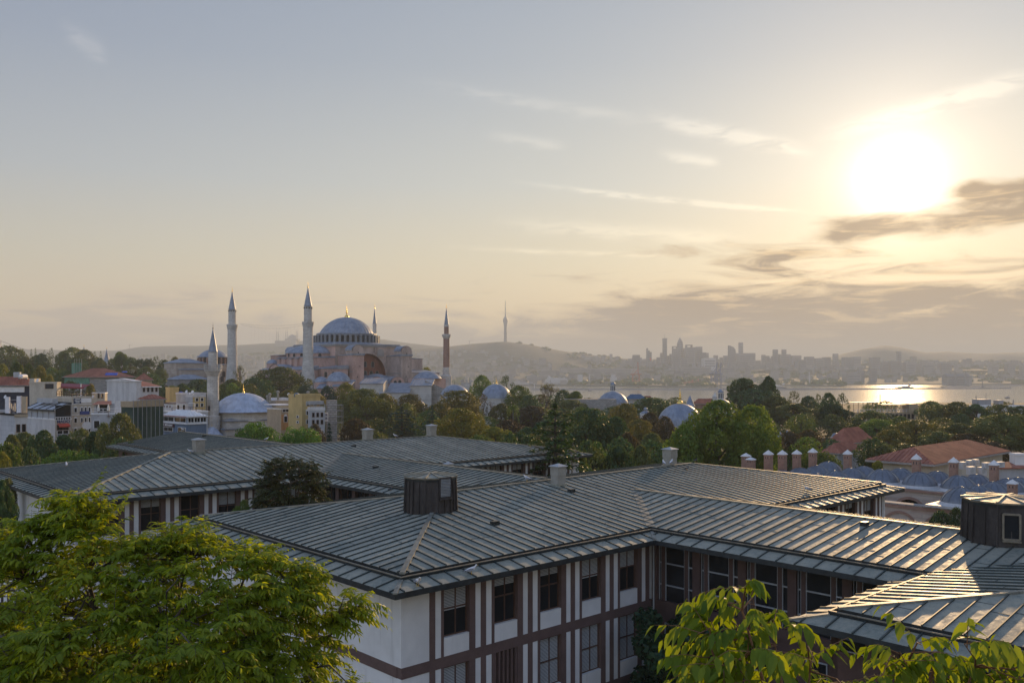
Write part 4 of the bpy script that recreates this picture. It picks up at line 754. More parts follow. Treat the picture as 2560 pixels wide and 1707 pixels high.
for x, d, sc, lab, rz in ((770, 443.5, 1.0, 'thick pale stone minaret with wide flared base standing right before the great building', .2), (580.5, 501, .92, 'thick pale stone minaret standing apart, left of the great domed building', .35)):
    f = lambda y, w: (932-(932-y)*1.0*(.95 if sc < 1 else 1), w*sc)
    pts = [(700, 1)]; ysh = lambda y: y if sc == 1.0 else 932-(932-y)*.951
    root, Z, k = minaret(x, 713, d, FZ, None, lab, None, [
        ('base', 'stone', [(990, 20*sc), (968, 19.4*sc), (964, 19*sc), (920, 14.2*sc), (903, 13.0*sc)][::1]), ('shaft', 'stone', [(ysh(903), 13.4*sc), (ysh(900), 12.8*sc), (ysh(824), 11.9*sc), (ysh(822), 12.3*sc), (ysh(820), 11.9*sc)]),
        ('balcony', 'stone', [(ysh(820), 11.9*sc), (ysh(812), 13.8*sc), (ysh(808), 14.6*sc), (ysh(804.5), 14.6*sc), (ysh(804.5), 13.6*sc), (ysh(807), 13.6*sc), (ysh(807), 9.8*sc)]),
        ('upper_shaft', 'stone', [(ysh(807), 10.1*sc), (ysh(767), 9.9*sc)]), ('spire', 'lead', cone_parts(ysh(717), ysh(766), 9.9*sc))], 16, rz)
    finial(root, (0, 0, Z(ysh(719))), 15*k, 'gold', 1.6*k)
    mb = MB()
    for q in range(10): a = q*.628; r = 10.2*sc*k; mb.obox((r*math.cos(a), r*math.sin(a), Z(ysh(770))), Vector((math.cos(a), math.sin(a), 0))*.12, Vector((-math.sin(a), math.cos(a), 0))*.28, Vector((0, 0, .35)))
    mb.build('window', 'dark_opening', root)
def thin_minaret(x, d, yt, yc, yb0, yb1, yend, w, sh, lab):
    root, Z, k = minaret(x, yt, d, FZ, None, lab, None, [('base', 'stone', [(None, w*1.7), (yend-20, w*1.7), (yend-22, w*1.75), (yend-26, w*1.25), (yend-44, w*1.12)]), ('shaft', sh, [(yend-44, w*1.08), (yb1, w)]),
        ('balcony', 'stone', [(yb1, w), (yb1-5, w*1.3), (yb1-7, w*1.42), (yb1-11.5, w*1.42), (yb1-11.5, w*1.3), (yb1-8, w*1.3), (yb1-8, w*.7)]), ('upper_shaft', sh, [(yb1-8, w*.8), (yb0+5, w*.76)]), ('collar', 'stone', [(yb0+5, w*.82), (yb0, w*.8)]), ('spire', 'lead', cone_parts(yc, yb0, w*.74))], 14, .1)
    finial(root, (0, 0, Z(yc+1)), 11*k, 'gold', 1.2*k)
thin_minaret(1116, 503, 758, 768, 812, 847, 962, 7.6, 'brick', 'slim red brick minaret with white balcony, right of the great building')
thin_minaret(936.5, 558, 762, 770, 809, 850, 962, 6.2, 'stone', 'slim minaret with dark spire rising behind the great dome')
# --- the great domed building
hs = thing('mosque', 'huge pink and grey domed building with wide lead dome and heavy buttress towers', 'mosque', (HC.x, HC.y, FZ), PHI)
def HL(p): # world point -> frame of the building
    a = Vector((p.x-HC.x, p.y-HC.y)); return Vector((a.x*math.cos(PHI)+a.y*math.sin(PHI), -a.x*math.sin(PHI)+a.y*math.cos(PHI), p.z-FZ))
mb = MB().use('pink_render'); mb.box(-21, 21, -21+3.2, 21, 0, 39.0)   # core; the south face carries the great arch
# south wall with arch
def arch_wall(mb, x0, x1, y, z0, z1, ac, ar, az, depth, m_wall, m_in, seg=18, ny=-1):
    """wall in the plane y with an arched recess"""
    mb.use(m_wall); pts = [(ac-ar, z0), (ac-ar, az)]+[(ac-ar*math.cos(math.pi*i/seg), az+ar*math.sin(math.pi*i/seg)) for i in range(1, seg)]+[(ac+ar, az), (ac+ar, z0)]
    for a, b in zip(pts, pts[1:]):
        if abs(a[0]-b[0]) > 1e-6: mb.face([(a[0], y, a[1]), (b[0], y, b[1]), (b[0], y, z1), (a[0], y, z1)])
        mb.use(m_in); mb.face([(a[0], y, a[1]), (a[0], y-ny*depth, a[1]), (b[0], y-ny*depth, b[1]), (b[0], y, b[1])]); mb.use(m_wall)
    mb.face([(x0, y, z0), (ac-ar, y, z0), (ac-ar, y, z1), (x0, y, z1)]); mb.face([(ac+ar, y, z0), (x1, y, z0), (x1, y, z1), (ac+ar, y, z1)])
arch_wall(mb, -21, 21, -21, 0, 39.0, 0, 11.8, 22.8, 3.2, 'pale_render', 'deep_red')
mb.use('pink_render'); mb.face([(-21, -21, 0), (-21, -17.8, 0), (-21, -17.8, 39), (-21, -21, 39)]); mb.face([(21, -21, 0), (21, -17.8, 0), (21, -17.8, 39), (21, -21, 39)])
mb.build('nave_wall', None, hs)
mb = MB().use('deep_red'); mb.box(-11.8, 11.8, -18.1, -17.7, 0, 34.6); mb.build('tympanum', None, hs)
def win_arch(parent, pts, mat='dark_opening', frame=None):
    """arched windows: (centre, across, outward, half width, height) each a part"""
    for c, ax, ay, hw, h in pts:
        c, ax, ay = Vector(c), Vector(ax), Vector(ay); prof = [(-hw, 0), (hw, 0), (hw, h-hw)]+[(hw*math.cos(math.pi*i/6), h-hw+hw*math.sin(math.pi*i/6)) for i in range(1, 6)]+[(-hw, h-hw)]
        mb = MB().use(mat); mb.face([c+ax*a+ay*.06+Vector((0, 0, b)) for a, b in prof])
        if frame:
            mb.use(frame); q = [(a*1.22, b*1.05-.03*h) for a, b in prof]
            for i in range(len(prof)): j = (i+1) % len(prof); mb.face([c+ax*prof[i][0]+ay*.12+Vector((0, 0, prof[i][1])), c+ax*prof[j][0]+ay*.12+Vector((0, 0, prof[j][1])), c+ax*q[j][0]+ay*.12+Vector((0, 0, q[j][1])), c+ax*q[i][0]+ay*.12+Vector((0, 0, q[i][1]))])
        mb.build('window', None, parent)
S_, W_, E_ = Vector((0, -1, 0)), Vector((-1, 0, 0)), Vector((1, 0, 0)); AX, AY = Vector((1, 0, 0)), Vector((0, -1, 0))
win_arch(hs, [((x, -18.15, 21.2), AX, S_, 1.05, 4.0) for x in (-8, -4, 0, 4, 8)]+[((x, -18.15, 27.2), AX, S_, .9, 3.2) for x in (-5, 0, 5)], 'dark_opening', 'cornice')
mb = MB().use('lead'); mb.box(-21.8, 21.8, -21.8, 21.8, 39.0, 39.5); mb.prism([(-21.4, -21.4), (21.4, -21.4), (21.4, 21.4), (-21.4, 21.4)], 39.5, 39.9); mb.lathe([(21, 39.9), (18.9, 40.9)], 40); mb.use('cornice'); mb.box(-21.5, 21.5, -21.5, 21.5, 38.3, 39.0); mb.build('cornice', None, hs)
mb = MB().use('dark_opening'); mb.lathe([(16.3, 40.2), (16.3, 46.2)], 40); mb.use('lead_slate')
for q in range(40):
    a = 2*math.pi*q/40; ca, sa = math.cos(a), math.sin(a); tx = Vector((-sa, ca, 0)); rx = Vector((ca, sa, 0))
    mb.obox(rx*17.35+Vector((0, 0, 42.6)), rx*1.35, tx*.66, Vector((0, 0, 2.2))); mb.use('lead_slate'); mb.obox(rx*17.3+Vector((0, 0, 44.95)), rx*1.5+Vector((0, 0, -.25)), tx*.9, Vector((0, 0, .16))); mb.use('lead_slate')
    b = a+math.pi/40; mb.obox(Vector((math.cos(b), math.sin(b), 0))*16.5+Vector((0, 0, 45.3)), Vector((math.cos(b), math.sin(b), 0))*.5, Vector((-math.sin(b), math.cos(b), 0))*1.25, Vector((0, 0, .55)))
mb.build('drum', None, hs)
mb = MB(); mb.lathe([(16.9, 45.7), (16.6, 46.25), (15.4, 46.4)]+[(r, z+46.2) for r, z in dome_prof(15.2, 9.4, 14)], 80, flute=.006); mb.build('dome', 'lead', hs)
finial(hs, (0, 0, 55.3), 7.2, 'gold', 1.25)
# west half dome, its window ring and the stepped walls in front of it
mb = MB().use('lead'); mb.lathe([(16.0, 34.6), (15.6, 35.2), (14.4, 36.4), (11.5, 37.9), (7, 38.9), (0.05, 39.2)], 36, (-20.9, 0, 0), R(90), R(270), flute=.006); mb.build('half_dome', None, hs)
mb = MB().use('pink_render'); mb.lathe([(15.4, 20), (15.4, 34.7)], 36, (-20.9, 0, 0), R(90), R(270)); mb.use('cornice'); mb.lathe([(15.9, 32.0), (15.9, 32.5), (15.4, 32.5)], 36, (-20.9, 0, 0), R(90), R(270)); mb.build('apse_wall', None, hs)
win_arch(hs, [((-20.9+15.45*math.cos(R(a)), 15.45*math.sin(R(a)), 32.6), (-math.sin(R(a)), math.cos(R(a)), 0), (math.cos(R(a)), math.sin(R(a)), 0), .85, 1.9) for a in range(105, 265, 18)])
def block(name, x0, x1, y0, y1, z0, z1, wall, roof=None, rise=.8, slope=None, over=.35):
    mb = MB().use(wall); mb.box(x0, x1, y0, y1, z0, z1); o = mb.build(name, None, hs)
    if roof:
        mb = MB().use(roof); a, b, c, d = x0-over, x1+over, y0-over, y1+over; zz = [z1+.02]*4
        if slope == 'w': zz = [z1+.02, z1+rise, z1+rise, z1+.02]
        elif slope == 'e': zz = [z1+rise, z1+.02, z1+.02, z1+rise]
        elif slope == 's': zz = [z1+.02, z1+.02, z1+rise, z1+rise]
        elif slope == 'n': zz = [z1+rise, z1+rise, z1+.02, z1+.02]
        t = [(a, c, zz[0]+.2), (b, c, zz[1]+.2), (b, d, zz[2]+.2), (a, d, zz[3]+.2)]; u = [(a, c, z1), (b, c, z1), (b, d, z1), (a, d, z1)]
        if slope is None: t = [(a, c, z1+.2), (b, c, z1+.2), (b, d, z1+.2), (a, d, z1+.2)]; mb.quads(u, t); tp = ((a+b)/2, (c+d)/2, z1+rise+.2); [mb.face([t[i], t[(i+1) % 4], tp]) for i in range(4)]
        else: mb.quads(u, t); mb.face(t)
        mb.build('roof', None, o)
    return o
def barrel(name, x0, x1, y0, y1, z0, z1, wall, axis, parent=None, seg=10):
    """block under a round-backed lead roof"""
    mb = MB().use(wall); mb.box(x0, x1, y0, y1, z0, z1)
    n = seg; r = ((y1-y0) if axis == 'x' else (x1-x0))/2
    for i in range(n):
        a0, a1 = math.pi*i/n, math.pi*(i+1)/n; k = .8
        if axis == 'y':
            c = (x0+x1)/2; p = [(c-r*math.cos(a), z1+r*k*math.sin(a)) for a in (a0, a1)]
            for y in (y0, y1): mb.use(wall); mb.face([(p[0][0], y, p[0][1]), (p[1][0], y, p[1][1]), (p[1][0], y, z1), (p[0][0], y, z1)])
        else:
            c = (y0+y1)/2; p = [(c-r*math.cos(a), z1+r*k*math.sin(a)) for a in (a0, a1)]
            for x in (x0, x1): mb.use(wall); mb.face([(x, p[0][0], p[0][1]), (x, p[1][0], p[1][1]), (x, p[1][0], z1), (x, p[0][0], z1)])
    o = mb.build(name, None, parent or hs); mb = MB().use('lead'); g_ = .25
    for i in range(n):
        a0, a1 = math.pi*i/n, math.pi*(i+1)/n; k = .8; rr = r+g_
        if axis == 'y': c = (x0+x1)/2; p = [(c-rr*math.cos(a), z1+rr*k*math.sin(a)) for a in (a0, a1)]; mb.face([(p[0][0], y0+.3, p[0][1]), (p[0][0], y1+g_, p[0][1]), (p[1][0], y1+g_, p[1][1]), (p[1][0], y0+.3, p[1][1])])
        else: c = (y0+y1)/2; p = [(c-rr*math.cos(a), z1+rr*k*math.sin(a)) for a in (a0, a1)]; mb.face([(x0-g_, p[0][0], p[0][1]), (x1+g_, p[0][0], p[0][1]), (x1+g_, p[1][0], p[1][1]), (x0-g_, p[1][0], p[1][1])])
    mb.build('roof', None, o); return o
for e0, e1 in ((-19.5, -12.3), (12.3, 19.5)):     # the two south buttress towers, then the two north ones
    block('buttress', e0, e1, -35, -21.02, 0, 33.2, 'pink_render' if e0 < 0 else 'pale_render', 'lead', .9, 'n')
    t = barrel('turret', e0, e1, -35.03, -28.5, 33.2, 35.8, 'pale_render', 'y')
    win_arch(hs, [(((e0+e1)/2, -35.05, 33.4), AX, S_, .3, 1.7), (((e0+e1)/2+1, -35.05, 27), AX, S_, .2, .9), (((e0+e1)/2-.5, -35.05, 21.5), AX, S_, .2, .9)])
    block('buttress', e0, e1, 21.02, 34, 0, 33, 'pink_render', 'lead', .9, 's'); barrel('turret', e0, e1, 27.5, 34.03, 33, 36.2, 'pink_render', 'y')
win_arch(hs, [((-15.9, 33, 36.0), AX, S_, .6, 2.2)])
mb = MB().use('cornice'); mb.box(-19.7, -19.52, -35.1, -21, 24.4, 24.9); mb.box(12.1, 12.28, -35.1, -21.2, 23.5, 24); mb.build('string_course', None, hs)
mb = MB().use('pale_render'); mb.box(4.2, 11.5, -21.6, -21.02, 35.2, 38.3); mb.use('lead'); mb.box(4, 11.7, -21.9, -21, 38.3, 38.6); mb.build('relief_panel', None, hs)
win_arch(hs, [((8, -21.66, 33.2), AX, S_, 2.3, 4.2)], 'cornice')
block('gallery_wall', -37, -33, -17, 13, 20, 32.2, 'pink_render', 'lead', .5, 'w'); block('gallery_wall', -36, -21.02, -20.5, -14.5, 20, 32.0, 'pink_render', 'lead', .9, 'w'); block('gallery_wall', -36, -21.02, 13, 21, 20, 33.6, 'pink_render', 'lead', .9, 'w')
for y in (-10, -4, 3, 9): block('pier', -38.2, -36.9, y-1.1, y+1.1, 20, 31.4, 'pink_render', 'lead', .5, 'w')
mb = MB().use('pink_render'); mb.lathe([(3.1, 20), (3.1, 29.2)], 16, (-38.5, 14.5, 0)); o = mb.build('stair_turret', None, hs); mb = MB(); mb.lathe([(r, z+29.2) for r, z in dome_prof(3.4, 2.2, 6)], 16, (-38.5, 14.5, 0)); mb.build('roof', 'lead', o)
win_arch(hs, [((-39.7, 11.7, 26.2), Vector((.6, -.8, 0)), Vector((-.8, -.6, 0)), .5, 1.5)])
block('aisle_wall', -45, -37.1, -30, 16, 0, 25.5, 'pink_render', 'lead', 2.0, 'w'); block('aisle_wall', -37, -21.02, -33, -20.6, 0, 26.0, 'pink_render', 'lead', 1.8, 'w')
win_arch(hs, [((-45.05, y, 21.6), (0, 1, 0), W_, .9, 3.0) for y in (-27, -22.5, -18, -13.5)]+[((x, -33.05, 21.8), AX, S_, .8, 2.8) for x in (-34.5, -30, -25.5)], 'dark_opening', 'cornice')
mb = MB(); arch_wall(mb, -9, 9, 0, 0, 2, 0, 1, 1, .1, 'lead', 'lead') if False else None
g2 = barrel('gable', -46.2, -38, -9.5, 5.5, 20, 22.4, 'pink_render', 'x', seg=14); win_arch(hs, [((-46.25, -2, 20.4), (0, 1, 0), W_, 5.2, 6.2)], 'dark_opening', 'cornice')
mb = MB().use('cornice')
for q in range(-3, 4): mb.box(-46.42, -46.34, -2+q*1.45-.12, -2+q*1.45+.12, 20.6, 26.4-abs(q)**1.8*.35)
mb.box(-46.42, -46.34, -6.8, 2.8, 23.1, 23.4); mb.build('mullion', None, hs)
block('aisle_wall', -12.2, 12.2, -34, -21.02, 0, 20.2, 'pale_render', 'lead', 2.4, 's'); block('aisle_wall', 19.6, 40, -34, -21.02, 0, 24, 'pale_render', 'lead', 1.5, 's'); block('aisle_wall', 21.02, 38, -20.9, 21, 0, 32, 'pale_render', 'lead', 1, 'e'); block('aisle_wall', -36, 21, 21.02, 33.8, 0, 23, 'pink_render', 'lead', 2, 'n')
mb = MB(); mb.lathe([(r, z+20.4) for r, z in dome_prof(7.5, 3.2, 8)], 32, (1, -27, 0), flute=.004); mb.build('side_dome', 'lead', hs)
for x in (-7, 6.5): barrel('vault', x-4.6, x+4.6, -39.5, -33.9, 12, 18.2, 'pink_render', 'y'); win_arch(hs, [((x-1.8, -39.6, 17), AX, S_, 1.0, 3), ((x+1.2, -39.6, 17), AX, S_, 1.0, 3.2)], 'dark_opening', 'cornice')
# low annexes in front: placed from their outline in the photograph, each with its own lead roof
def annex(x0, x1, d0, d1, yeave, ytop, wall, dirn='s', zb=0.0):
    a, b = HL(P(x0, yeave, d0)), HL(P(x1, yeave, d0)); z = a.z; e = (b-a); e.z = 0; L0 = e.length; e.normalize(); n = Vector((-e.y, e.x, 0)); Wd = d1-d0
    mb = MB().use(wall); q = [a, a+e*L0, a+e*L0+n*Wd, a+n*Wd]; lo = [Vector((p.x, p.y, zb)) for p in q]; zt = z+(yeave-ytop)*d0/F; up = [Vector((q[0].x, q[0].y, z)), Vector((q[1].x, q[1].y, z)), Vector((q[2].x, q[2].y, zt)), Vector((q[3].x, q[3].y, zt))]
    mb.quads(lo, up); o = mb.build('annex_wall', None, hs); mb = MB().use('lead'); up = [up[0]-e*.4-n*.5, up[1]+e*.4-n*.5, up[2]+e*.4, up[3]-e*.4]; mb.quads([p+Vector((0, 0, .05)) for p in up], [p+Vector((0, 0, .4)) for p in up]); mb.face([p+Vector((0, 0, .4)) for p in up])
    for i in range(1, int(L0/1.2)): t = i/int(L0/1.2); p, r = up[0].lerp(up[1], t), up[3].lerp(up[2], t); mb.obox((p+r)/2+Vector((0, 0, .44)), (r-p)/2, e*.06, Vector((0, 0, .06)))
    mb.build('roof', None, o); return o
annex(793, 832, 428, 442, 972, 956, 'pink_render'); annex(832, 874, 426, 441, 967, 952, 'pink_render'); annex(900, 958, 432, 447, 960, 947.5, 'stone'); annex(965, 1022, 438, 458, 983, 960, 'stone'); annex(1025, 1078, 446, 462, 965, 950, 'stone'); annex(895, 930, 440, 452, 985, 965, 'rubble')
for cx, cy, rpx, hpx, d in ((846, 953, 29, 24, 436), (803, 955, 17, 14, 440), (955, 1000, 26, 20, 418), (1046, 1012, 15, 12, 400)):
    c = HL(P(cx, cy, d)); k = d/F; mb = MB().use('pink_render' if cx < 900 else 'stone'); mb.lathe([(rpx*k*1.02, -14), (rpx*k*1.02, 0)], 16, c); o = mb.build('drum', None, hs); mb = MB(); mb.lathe([(r+.01, z) for r, z in dome_prof(rpx*k*1.06, hpx*k, 8)], 32, c, flute=.004); mb.build('dome', 'lead', o)
c = HL(P(1068, 946, 480)); mb = MB(); mb.box(c.x-9, c.x+9, c.y-5, c.y+5, 0, c.z); o = mb.build('annex_wall', 'pink_render', hs); mb = MB(); mb.lathe([(r, z) for r, z in dome_prof(8, 4, 8)], 24, c); mb.build('roof', 'lead', o)
mb = MB().use('rubble'); p0, p1 = HL(P(1062, 950, 452)), HL(P(1140, 985, 446)); n_ = Vector((.3, .9, 0)); mb.face([Vector((p0.x, p0.y, 0)), Vector((p1.x, p1.y, 0)), p1, p0]); mb.face([p0, p1, p1+n_*1.5, p0+n_*1.5]); mb.face([Vector((p1.x, p1.y, 0)), Vector((p1.x, p1.y, 0))+n_*1.5, p1+n_*1.5, p1]); mb.build('buttress_wall', None, hs)
# --- tombs, bath and other domed buildings
def domed(name, label, cat, x, d, rpx, ybase, ytop, wallbot, wall='stone', wpx=None, drum=None, fin=None, lantern_=None, sides=24, skirt=None, rz=.3, group=None, gold=False, flare=.0):
    p = P(x, ybase, d); k = d/F; zg = ground_z(p.x, p.y); root = thing(name, label, cat, (p.x, p.y, zg), rz, group); Z = lambda y: CZ-(y-HY)*k-zg
    wpx = wpx or rpx*1.08; hz0 = Z(ybase); mb = MB().use(wall)
    if drum: dr, dy = drum; mb.lathe([(dr*k, Z(dy)), (dr*k, hz0-.1), (dr*k*1.03, hz0-.1), (dr*k*1.03, hz0+.15), (rpx*k*.98, hz0+.15)], 16); mb.lathe([(wpx*k, -1), (wpx*k, Z(dy)), (dr*k*.9, Z(dy)+.4)], 8)
    else: mb.lathe([(wpx*k, -1), (wpx*k, hz0-.25), (wpx*k*1.03, hz0-.25), (wpx*k*1.03, hz0), (rpx*k*.9, hz0+.05)], 8)
    mb.build('wall', None, root); mb = MB(); mb.lathe([(r, z+hz0+.1) for r, z in dome_prof(rpx*k, (ybase-ytop)*k, 12, flare)], 64, flute=.005); mb.build('dome', 'lead', root)
    zt = Z(ytop)
    if lantern_:
        lw, ly = lantern_; mb = MB().use('white_render'); mb.lathe([(lw*k, zt-.6), (lw*k, Z(ly)-.0)], 8)
        o = mb.build('lantern', None, root); mb = MB()
        for q in range(8): a = (q+.5)*math.pi/4; r = lw*k*.93; mb.obox((r*math.cos(a), r*math.sin(a), (zt+Z(ly))/2), Vector((math.cos(a), math.sin(a), 0))*.06, Vector((-math.sin(a), math.cos(a), 0))*lw*k*.2, Vector((0, 0, (Z(ly)-zt)*.36)))
        mb.build('opening', 'dark_opening', o); mb = MB(); mb.lathe([(lw*k*1.2, Z(ly)), (lw*k*1.2, Z(ly)+.15)]+[(r, z+Z(ly)+.15) for r, z in dome_prof(lw*k*1.05, lw*k*1.0, 6)], 16); mb.build('lantern_cap', 'lead', o); zt = Z(ly)+lw*k*1.1
    if fin: finial(root, (0, 0, zt-.1), fin*k, 'gold' if gold else 'copper_dark', (fin*.2 if gold else fin*.1)*k)
    return root, Z, k
TG = 'domed tombs beside the great building'
r_, Z, k = domed('tomb', 'first domed tomb with patchy blue-grey lead and thin dark tip, half behind autumn trees', 'tomb', 1137, 392, 38, 993, 961.5, 1030, fin=12, group=TG)
mb = MB(); mb.lathe([(r, z+Z(990)) for r, z in dome_prof(22*k, 24*k, 8)], 32, (22*k, 8, 0)); mb.build('rear_dome', 'lead', r_); mb = MB(); mb.lathe([(24*k, -1), (24*k, Z(990))], 8, (22*k, 8, 0)); mb.build('wall', 'stone', r_)
domed('tomb', 'second domed tomb with smooth grey dome and golden tip, light wall below', 'tomb', 1240.5, 371, 38.5, 995, 960, 1025, 'stone', 43, fin=17, gold=True, group=TG)
p = P(1167, 953, 470); zg = ground_z(p.x, p.y); mb = MB()
for i in range(8): a = i*math.pi/4; mb.obox((2.6*math.cos(a), 2.6*math.sin(a), CZ-(953-HY)*470/F-zg+.2), (.55, 0, 0), (0, .55, 0), (0, 0, .6))
mb.lathe([(3.0, -1), (3.0, CZ-(956-HY)*470/F-zg)], 12); mb.lathe([(3.0, CZ-(956-HY)*470/F-zg), (2.2, CZ-(956-HY)*470/F-zg)], 12); o = mb.build('stone_turret', 'stone', None, loc=(p.x, p.y, zg)); tag(o, 'squat stone turret with battlements behind the first domed tomb', 'turret')
r_, Z, k = domed('bathhouse', 'old bath with brick and stone walls, pale blue lead dome and white lantern on top', 'bathhouse', 1532, 360, 39, 1013, 978.5, 1045, 'brick_stone', 58, (42, 1030), lantern_=(6.2, 962))
mb = MB(); mb.box(-17*0-14, -6, -13, 6, -1, Z(1024)); mb.use('lead') if False else None; mb.build('wing_wall', 'brick_stone', r_)
win_arch(r_, [((42.3*k*math.cos(a), 42.3*k*math.sin(a), Z(1027)), (-math.sin(a), math.cos(a), 0), (math.cos(a), math.sin(a), 0), .5, 1.6) for a in [q*math.pi/8+.2 for q in range(16)]], 'pale_render')
domed('bathhouse', 'wide blue-grey ribbed dome with tall golden finial, behind purple-brown trees', 'mosque', 1700, 250, 56, 1062, 1009, 1100, 'stone', 58, fin=39, gold=True)
p = P(1725, 1016, 300); mb = MB(); mb.lathe([(1.5, -8), (1.5, 0), (1.75, 0), (.9, 2.0), (.05, 3.9)], 10); o = mb.build('spire', 'lead', None, loc=p); tag(o, 'small pointed lead spire beside the golden finial', 'spire')
domed('fountain_kiosk', 'small white cupola with ribbed lead cap left of the wide gold-tipped dome', 'kiosk', 1614, 300, 13, 1033, 1027, 1040, 'white_render', 15, lantern_=(5, 1024))
domed('bathhouse', 'pale dome with white lantern, partly hidden behind the big plane tree', 'bathhouse', 1802, 300, 31, 1024, 998, 1040, 'stone', 34, lantern_=(6.8, 981))
p = P(1787, 1004, 290); mb = MB(); mb.lathe([(.85, -9), (.85, 0), (1.15, .05), (1.15, .5), (.8, .6), (.75, 1.5), (.95, 1.55), (.5, 2.2), (.05, 3.2)], 12); o = mb.build('chimney_turret', 'stone', None, loc=p); tag(o, 'slim stone turret with small cap beside the half hidden dome', 'turret')
mb = MB(); p = P(1462, 1016, 350); mb.box(-10, 10, -5, 5, -12, 0); o = mb.build('stone_block', 'rubble', None, loc=(p.x+2, p.y, CZ-(997-HY)*350/F)); tag(o, 'plain grey stone block wall left of the bath dome', 'building')
# --- brick church with drum dome, far left of the great building
p = P(533, 932, 520); zg = 26.0; k = 520/F; ch = thing('church', 'old brick church with tall drum and pale dome behind the slim minaret', 'church', (p.x, p.y, zg), R(50)); Z = lambda y: CZ-(y-HY)*k-zg
mb = MB().use('brick_stone'); mb.lathe([(8.2, Z(935)), (8.2, Z(892))], 20); mb.use('dark_opening')
for q in range(20): a = 2*math.pi*(q+.5)/20; mb.obox((8.15*math.cos(a), 8.15*math.sin(a), Z(902)), Vector((math.cos(a), math.sin(a), 0))*.15, Vector((-math.sin(a), math.cos(a), 0))*.55, Vector((0, 0, 2.0)))
mb.use('brick')
for q in range(20): a = 2*math.pi*q/20; mb.obox((8.5*math.cos(a), 8.5*math.sin(a), Z(906)), Vector((math.cos(a), math.sin(a), 0))*.5, Vector((-math.sin(a), math.cos(a), 0))*.5, Vector((0, 0, 2.6)))
mb.build('drum', None, ch); mb = MB(); mb.lathe([(9.3, Z(893)), (8.9, Z(890))]+[(r, z+Z(890)) for r, z in dome_prof(8.2, 17*k, 8)], 40, flute=.004); mb.build('dome', 'lead', ch)
def cblock(name, x0, x1, y0, y1, z1, wall, rise, parent):
    mb = MB().use(wall); mb.box(x0, x1, y0, y1, -2, z1); o = mb.build(name, None, parent); mb = MB().use('lead'); a = [(x0-.4, y0-.4), (x1+.4, y0-.4), (x1+.4, y1+.4), (x0-.4, y1+.4)]; mb.quads([(x, y, z1+.01) for x, y in a], [(x, y, z1+.3) for x, y in a]); cx, cy = (x0+x1)/2, (y0+y1)/2; w = min(x1-x0, y1-y0)/2*.85; r = [(x0+w, cy), (x1-w, cy)] if x1-x0 > y1-y0 else [(cx, y0+w), (cx, y1-w)]; b = [(x, y, z1+.3) for x, y in a]; r = [(x, y, z1+.3+rise) for x, y in r]
    if x1-x0 > y1-y0: mb.face([b[0], b[1], r[1], r[0]]); mb.face([b[2], b[3], r[0], r[1]]); mb.face([b[3], b[0], r[0]]); mb.face([b[1], b[2], r[1]])
    else: mb.face([b[1], b[2], r[1], r[0]]); mb.face([b[3], b[0], r[0], r[1]]); mb.face([b[0], b[1], r[0]]); mb.face([b[2], b[3], r[1]])
    mb.build('roof', None, o); return o
cblock('nave_wall', -26, 12, -9.5, 9.5, Z(925), 'brick_stone', 2.2, ch); cblock('west_wall', -27, -9, -7, 7, Z(909), 'brick_stone', 2.4, ch); cblock('transept_wall', -9, 9, -15, 15, Z(922), 'brick_stone', 3.0, ch)
barrel('gable', -9, 7, -17.5, -10, 0, Z(938), 'brick_stone', 'y', ch); win_arch(ch, [((x, -17.6, z), AX, S_, 1.0, 3.4) for x, z in ((-4, Z(942)), (2, Z(942)), (-5, Z(954)), (-1, Z(954)), (3, Z(954)))])
cblock('annex_wall', -34, -16, -22, -9, Z(948), 'rubble', 2.6, ch)
# ------------------------------------------------------------------ small mosque with single dome, left
d = 215; k = d/F; p = P(608.5, 1027, d); zg = GZ; ms = thing('mosque', 'small stone mosque under one pale blue ribbed dome with golden tip', 'mosque', (p.x, p.y, zg), R(38)); Z = lambda y: CZ-(y-HY)*k-zg
mb = MB().use('stone'); mb.lathe([(7.15, Z(1050)), (7.15, Z(1028.5)), (7.45, Z(1028.5)), (7.45, Z(1027.5)), (6.6, Z(1027.3))], 12); mb.box(-6.5, 6.5, -6.5, 6.5, -1, Z(1045)); mb.box(-6.9, 6.9, -6.9, 6.9, -1, Z(1068)); mb.build('wall', None, ms)
mb = MB().use('lead')
for sx, sy in ((-1, -1), (1, -1), (1, 1), (-1, 1)):
    a = Vector((sx*6.75, sy*6.75, Z(1047))); mb.face([a, a+Vector((-sx*5.2, 0, 0)), Vector((sx*4.9, sy*4.9, Z(1041)))]); mb.face([a, a+Vector((0, -sy*5.2, 0)), Vector((sx*4.9, sy*4.9, Z(1041)))]); mb.obox(a+Vector((-sx*2.6, 0, -.05)), (2.7, 0, 0), (0, .12, 0), (0, 0, .1)); mb.obox(a+Vector((0, -sy*2.6, -.05)), (.12, 0, 0), (0, 2.7, 0), (0, 0, .1))
for a, b in (((-7.1, -7.1), (7.1, -7.1)), ((-7.1, -7.1), (-7.1, 7.1))): c = (Vector((*a, Z(1067)))+Vector((*b, Z(1067))))/2; e = (Vector((*b, 0))-Vector((*a, 0)))/2; mb.obox(c, e, e.cross(Vector((0, 0, 1))).normalized()*.25, (0, 0, .12))
mb.build('corner_roof', None, ms)
mb = MB(); mb.lathe([(8.15, Z(1028)), (8.1, Z(1027)), (7.4, Z(1022.5)), (6.75, Z(1016)), (6.1, Z(1009)), (5.2, Z(1000)), (4.0, Z(991.5)), (2.6, Z(985.5)), (1.2, Z(982.3)), (.05, Z(981.5))], 88, flute=.007); mb.build('dome', 'lead_bright', ms); finial(ms, (0, 0, Z(983)), 24*k, 'gold', 3.4*k)
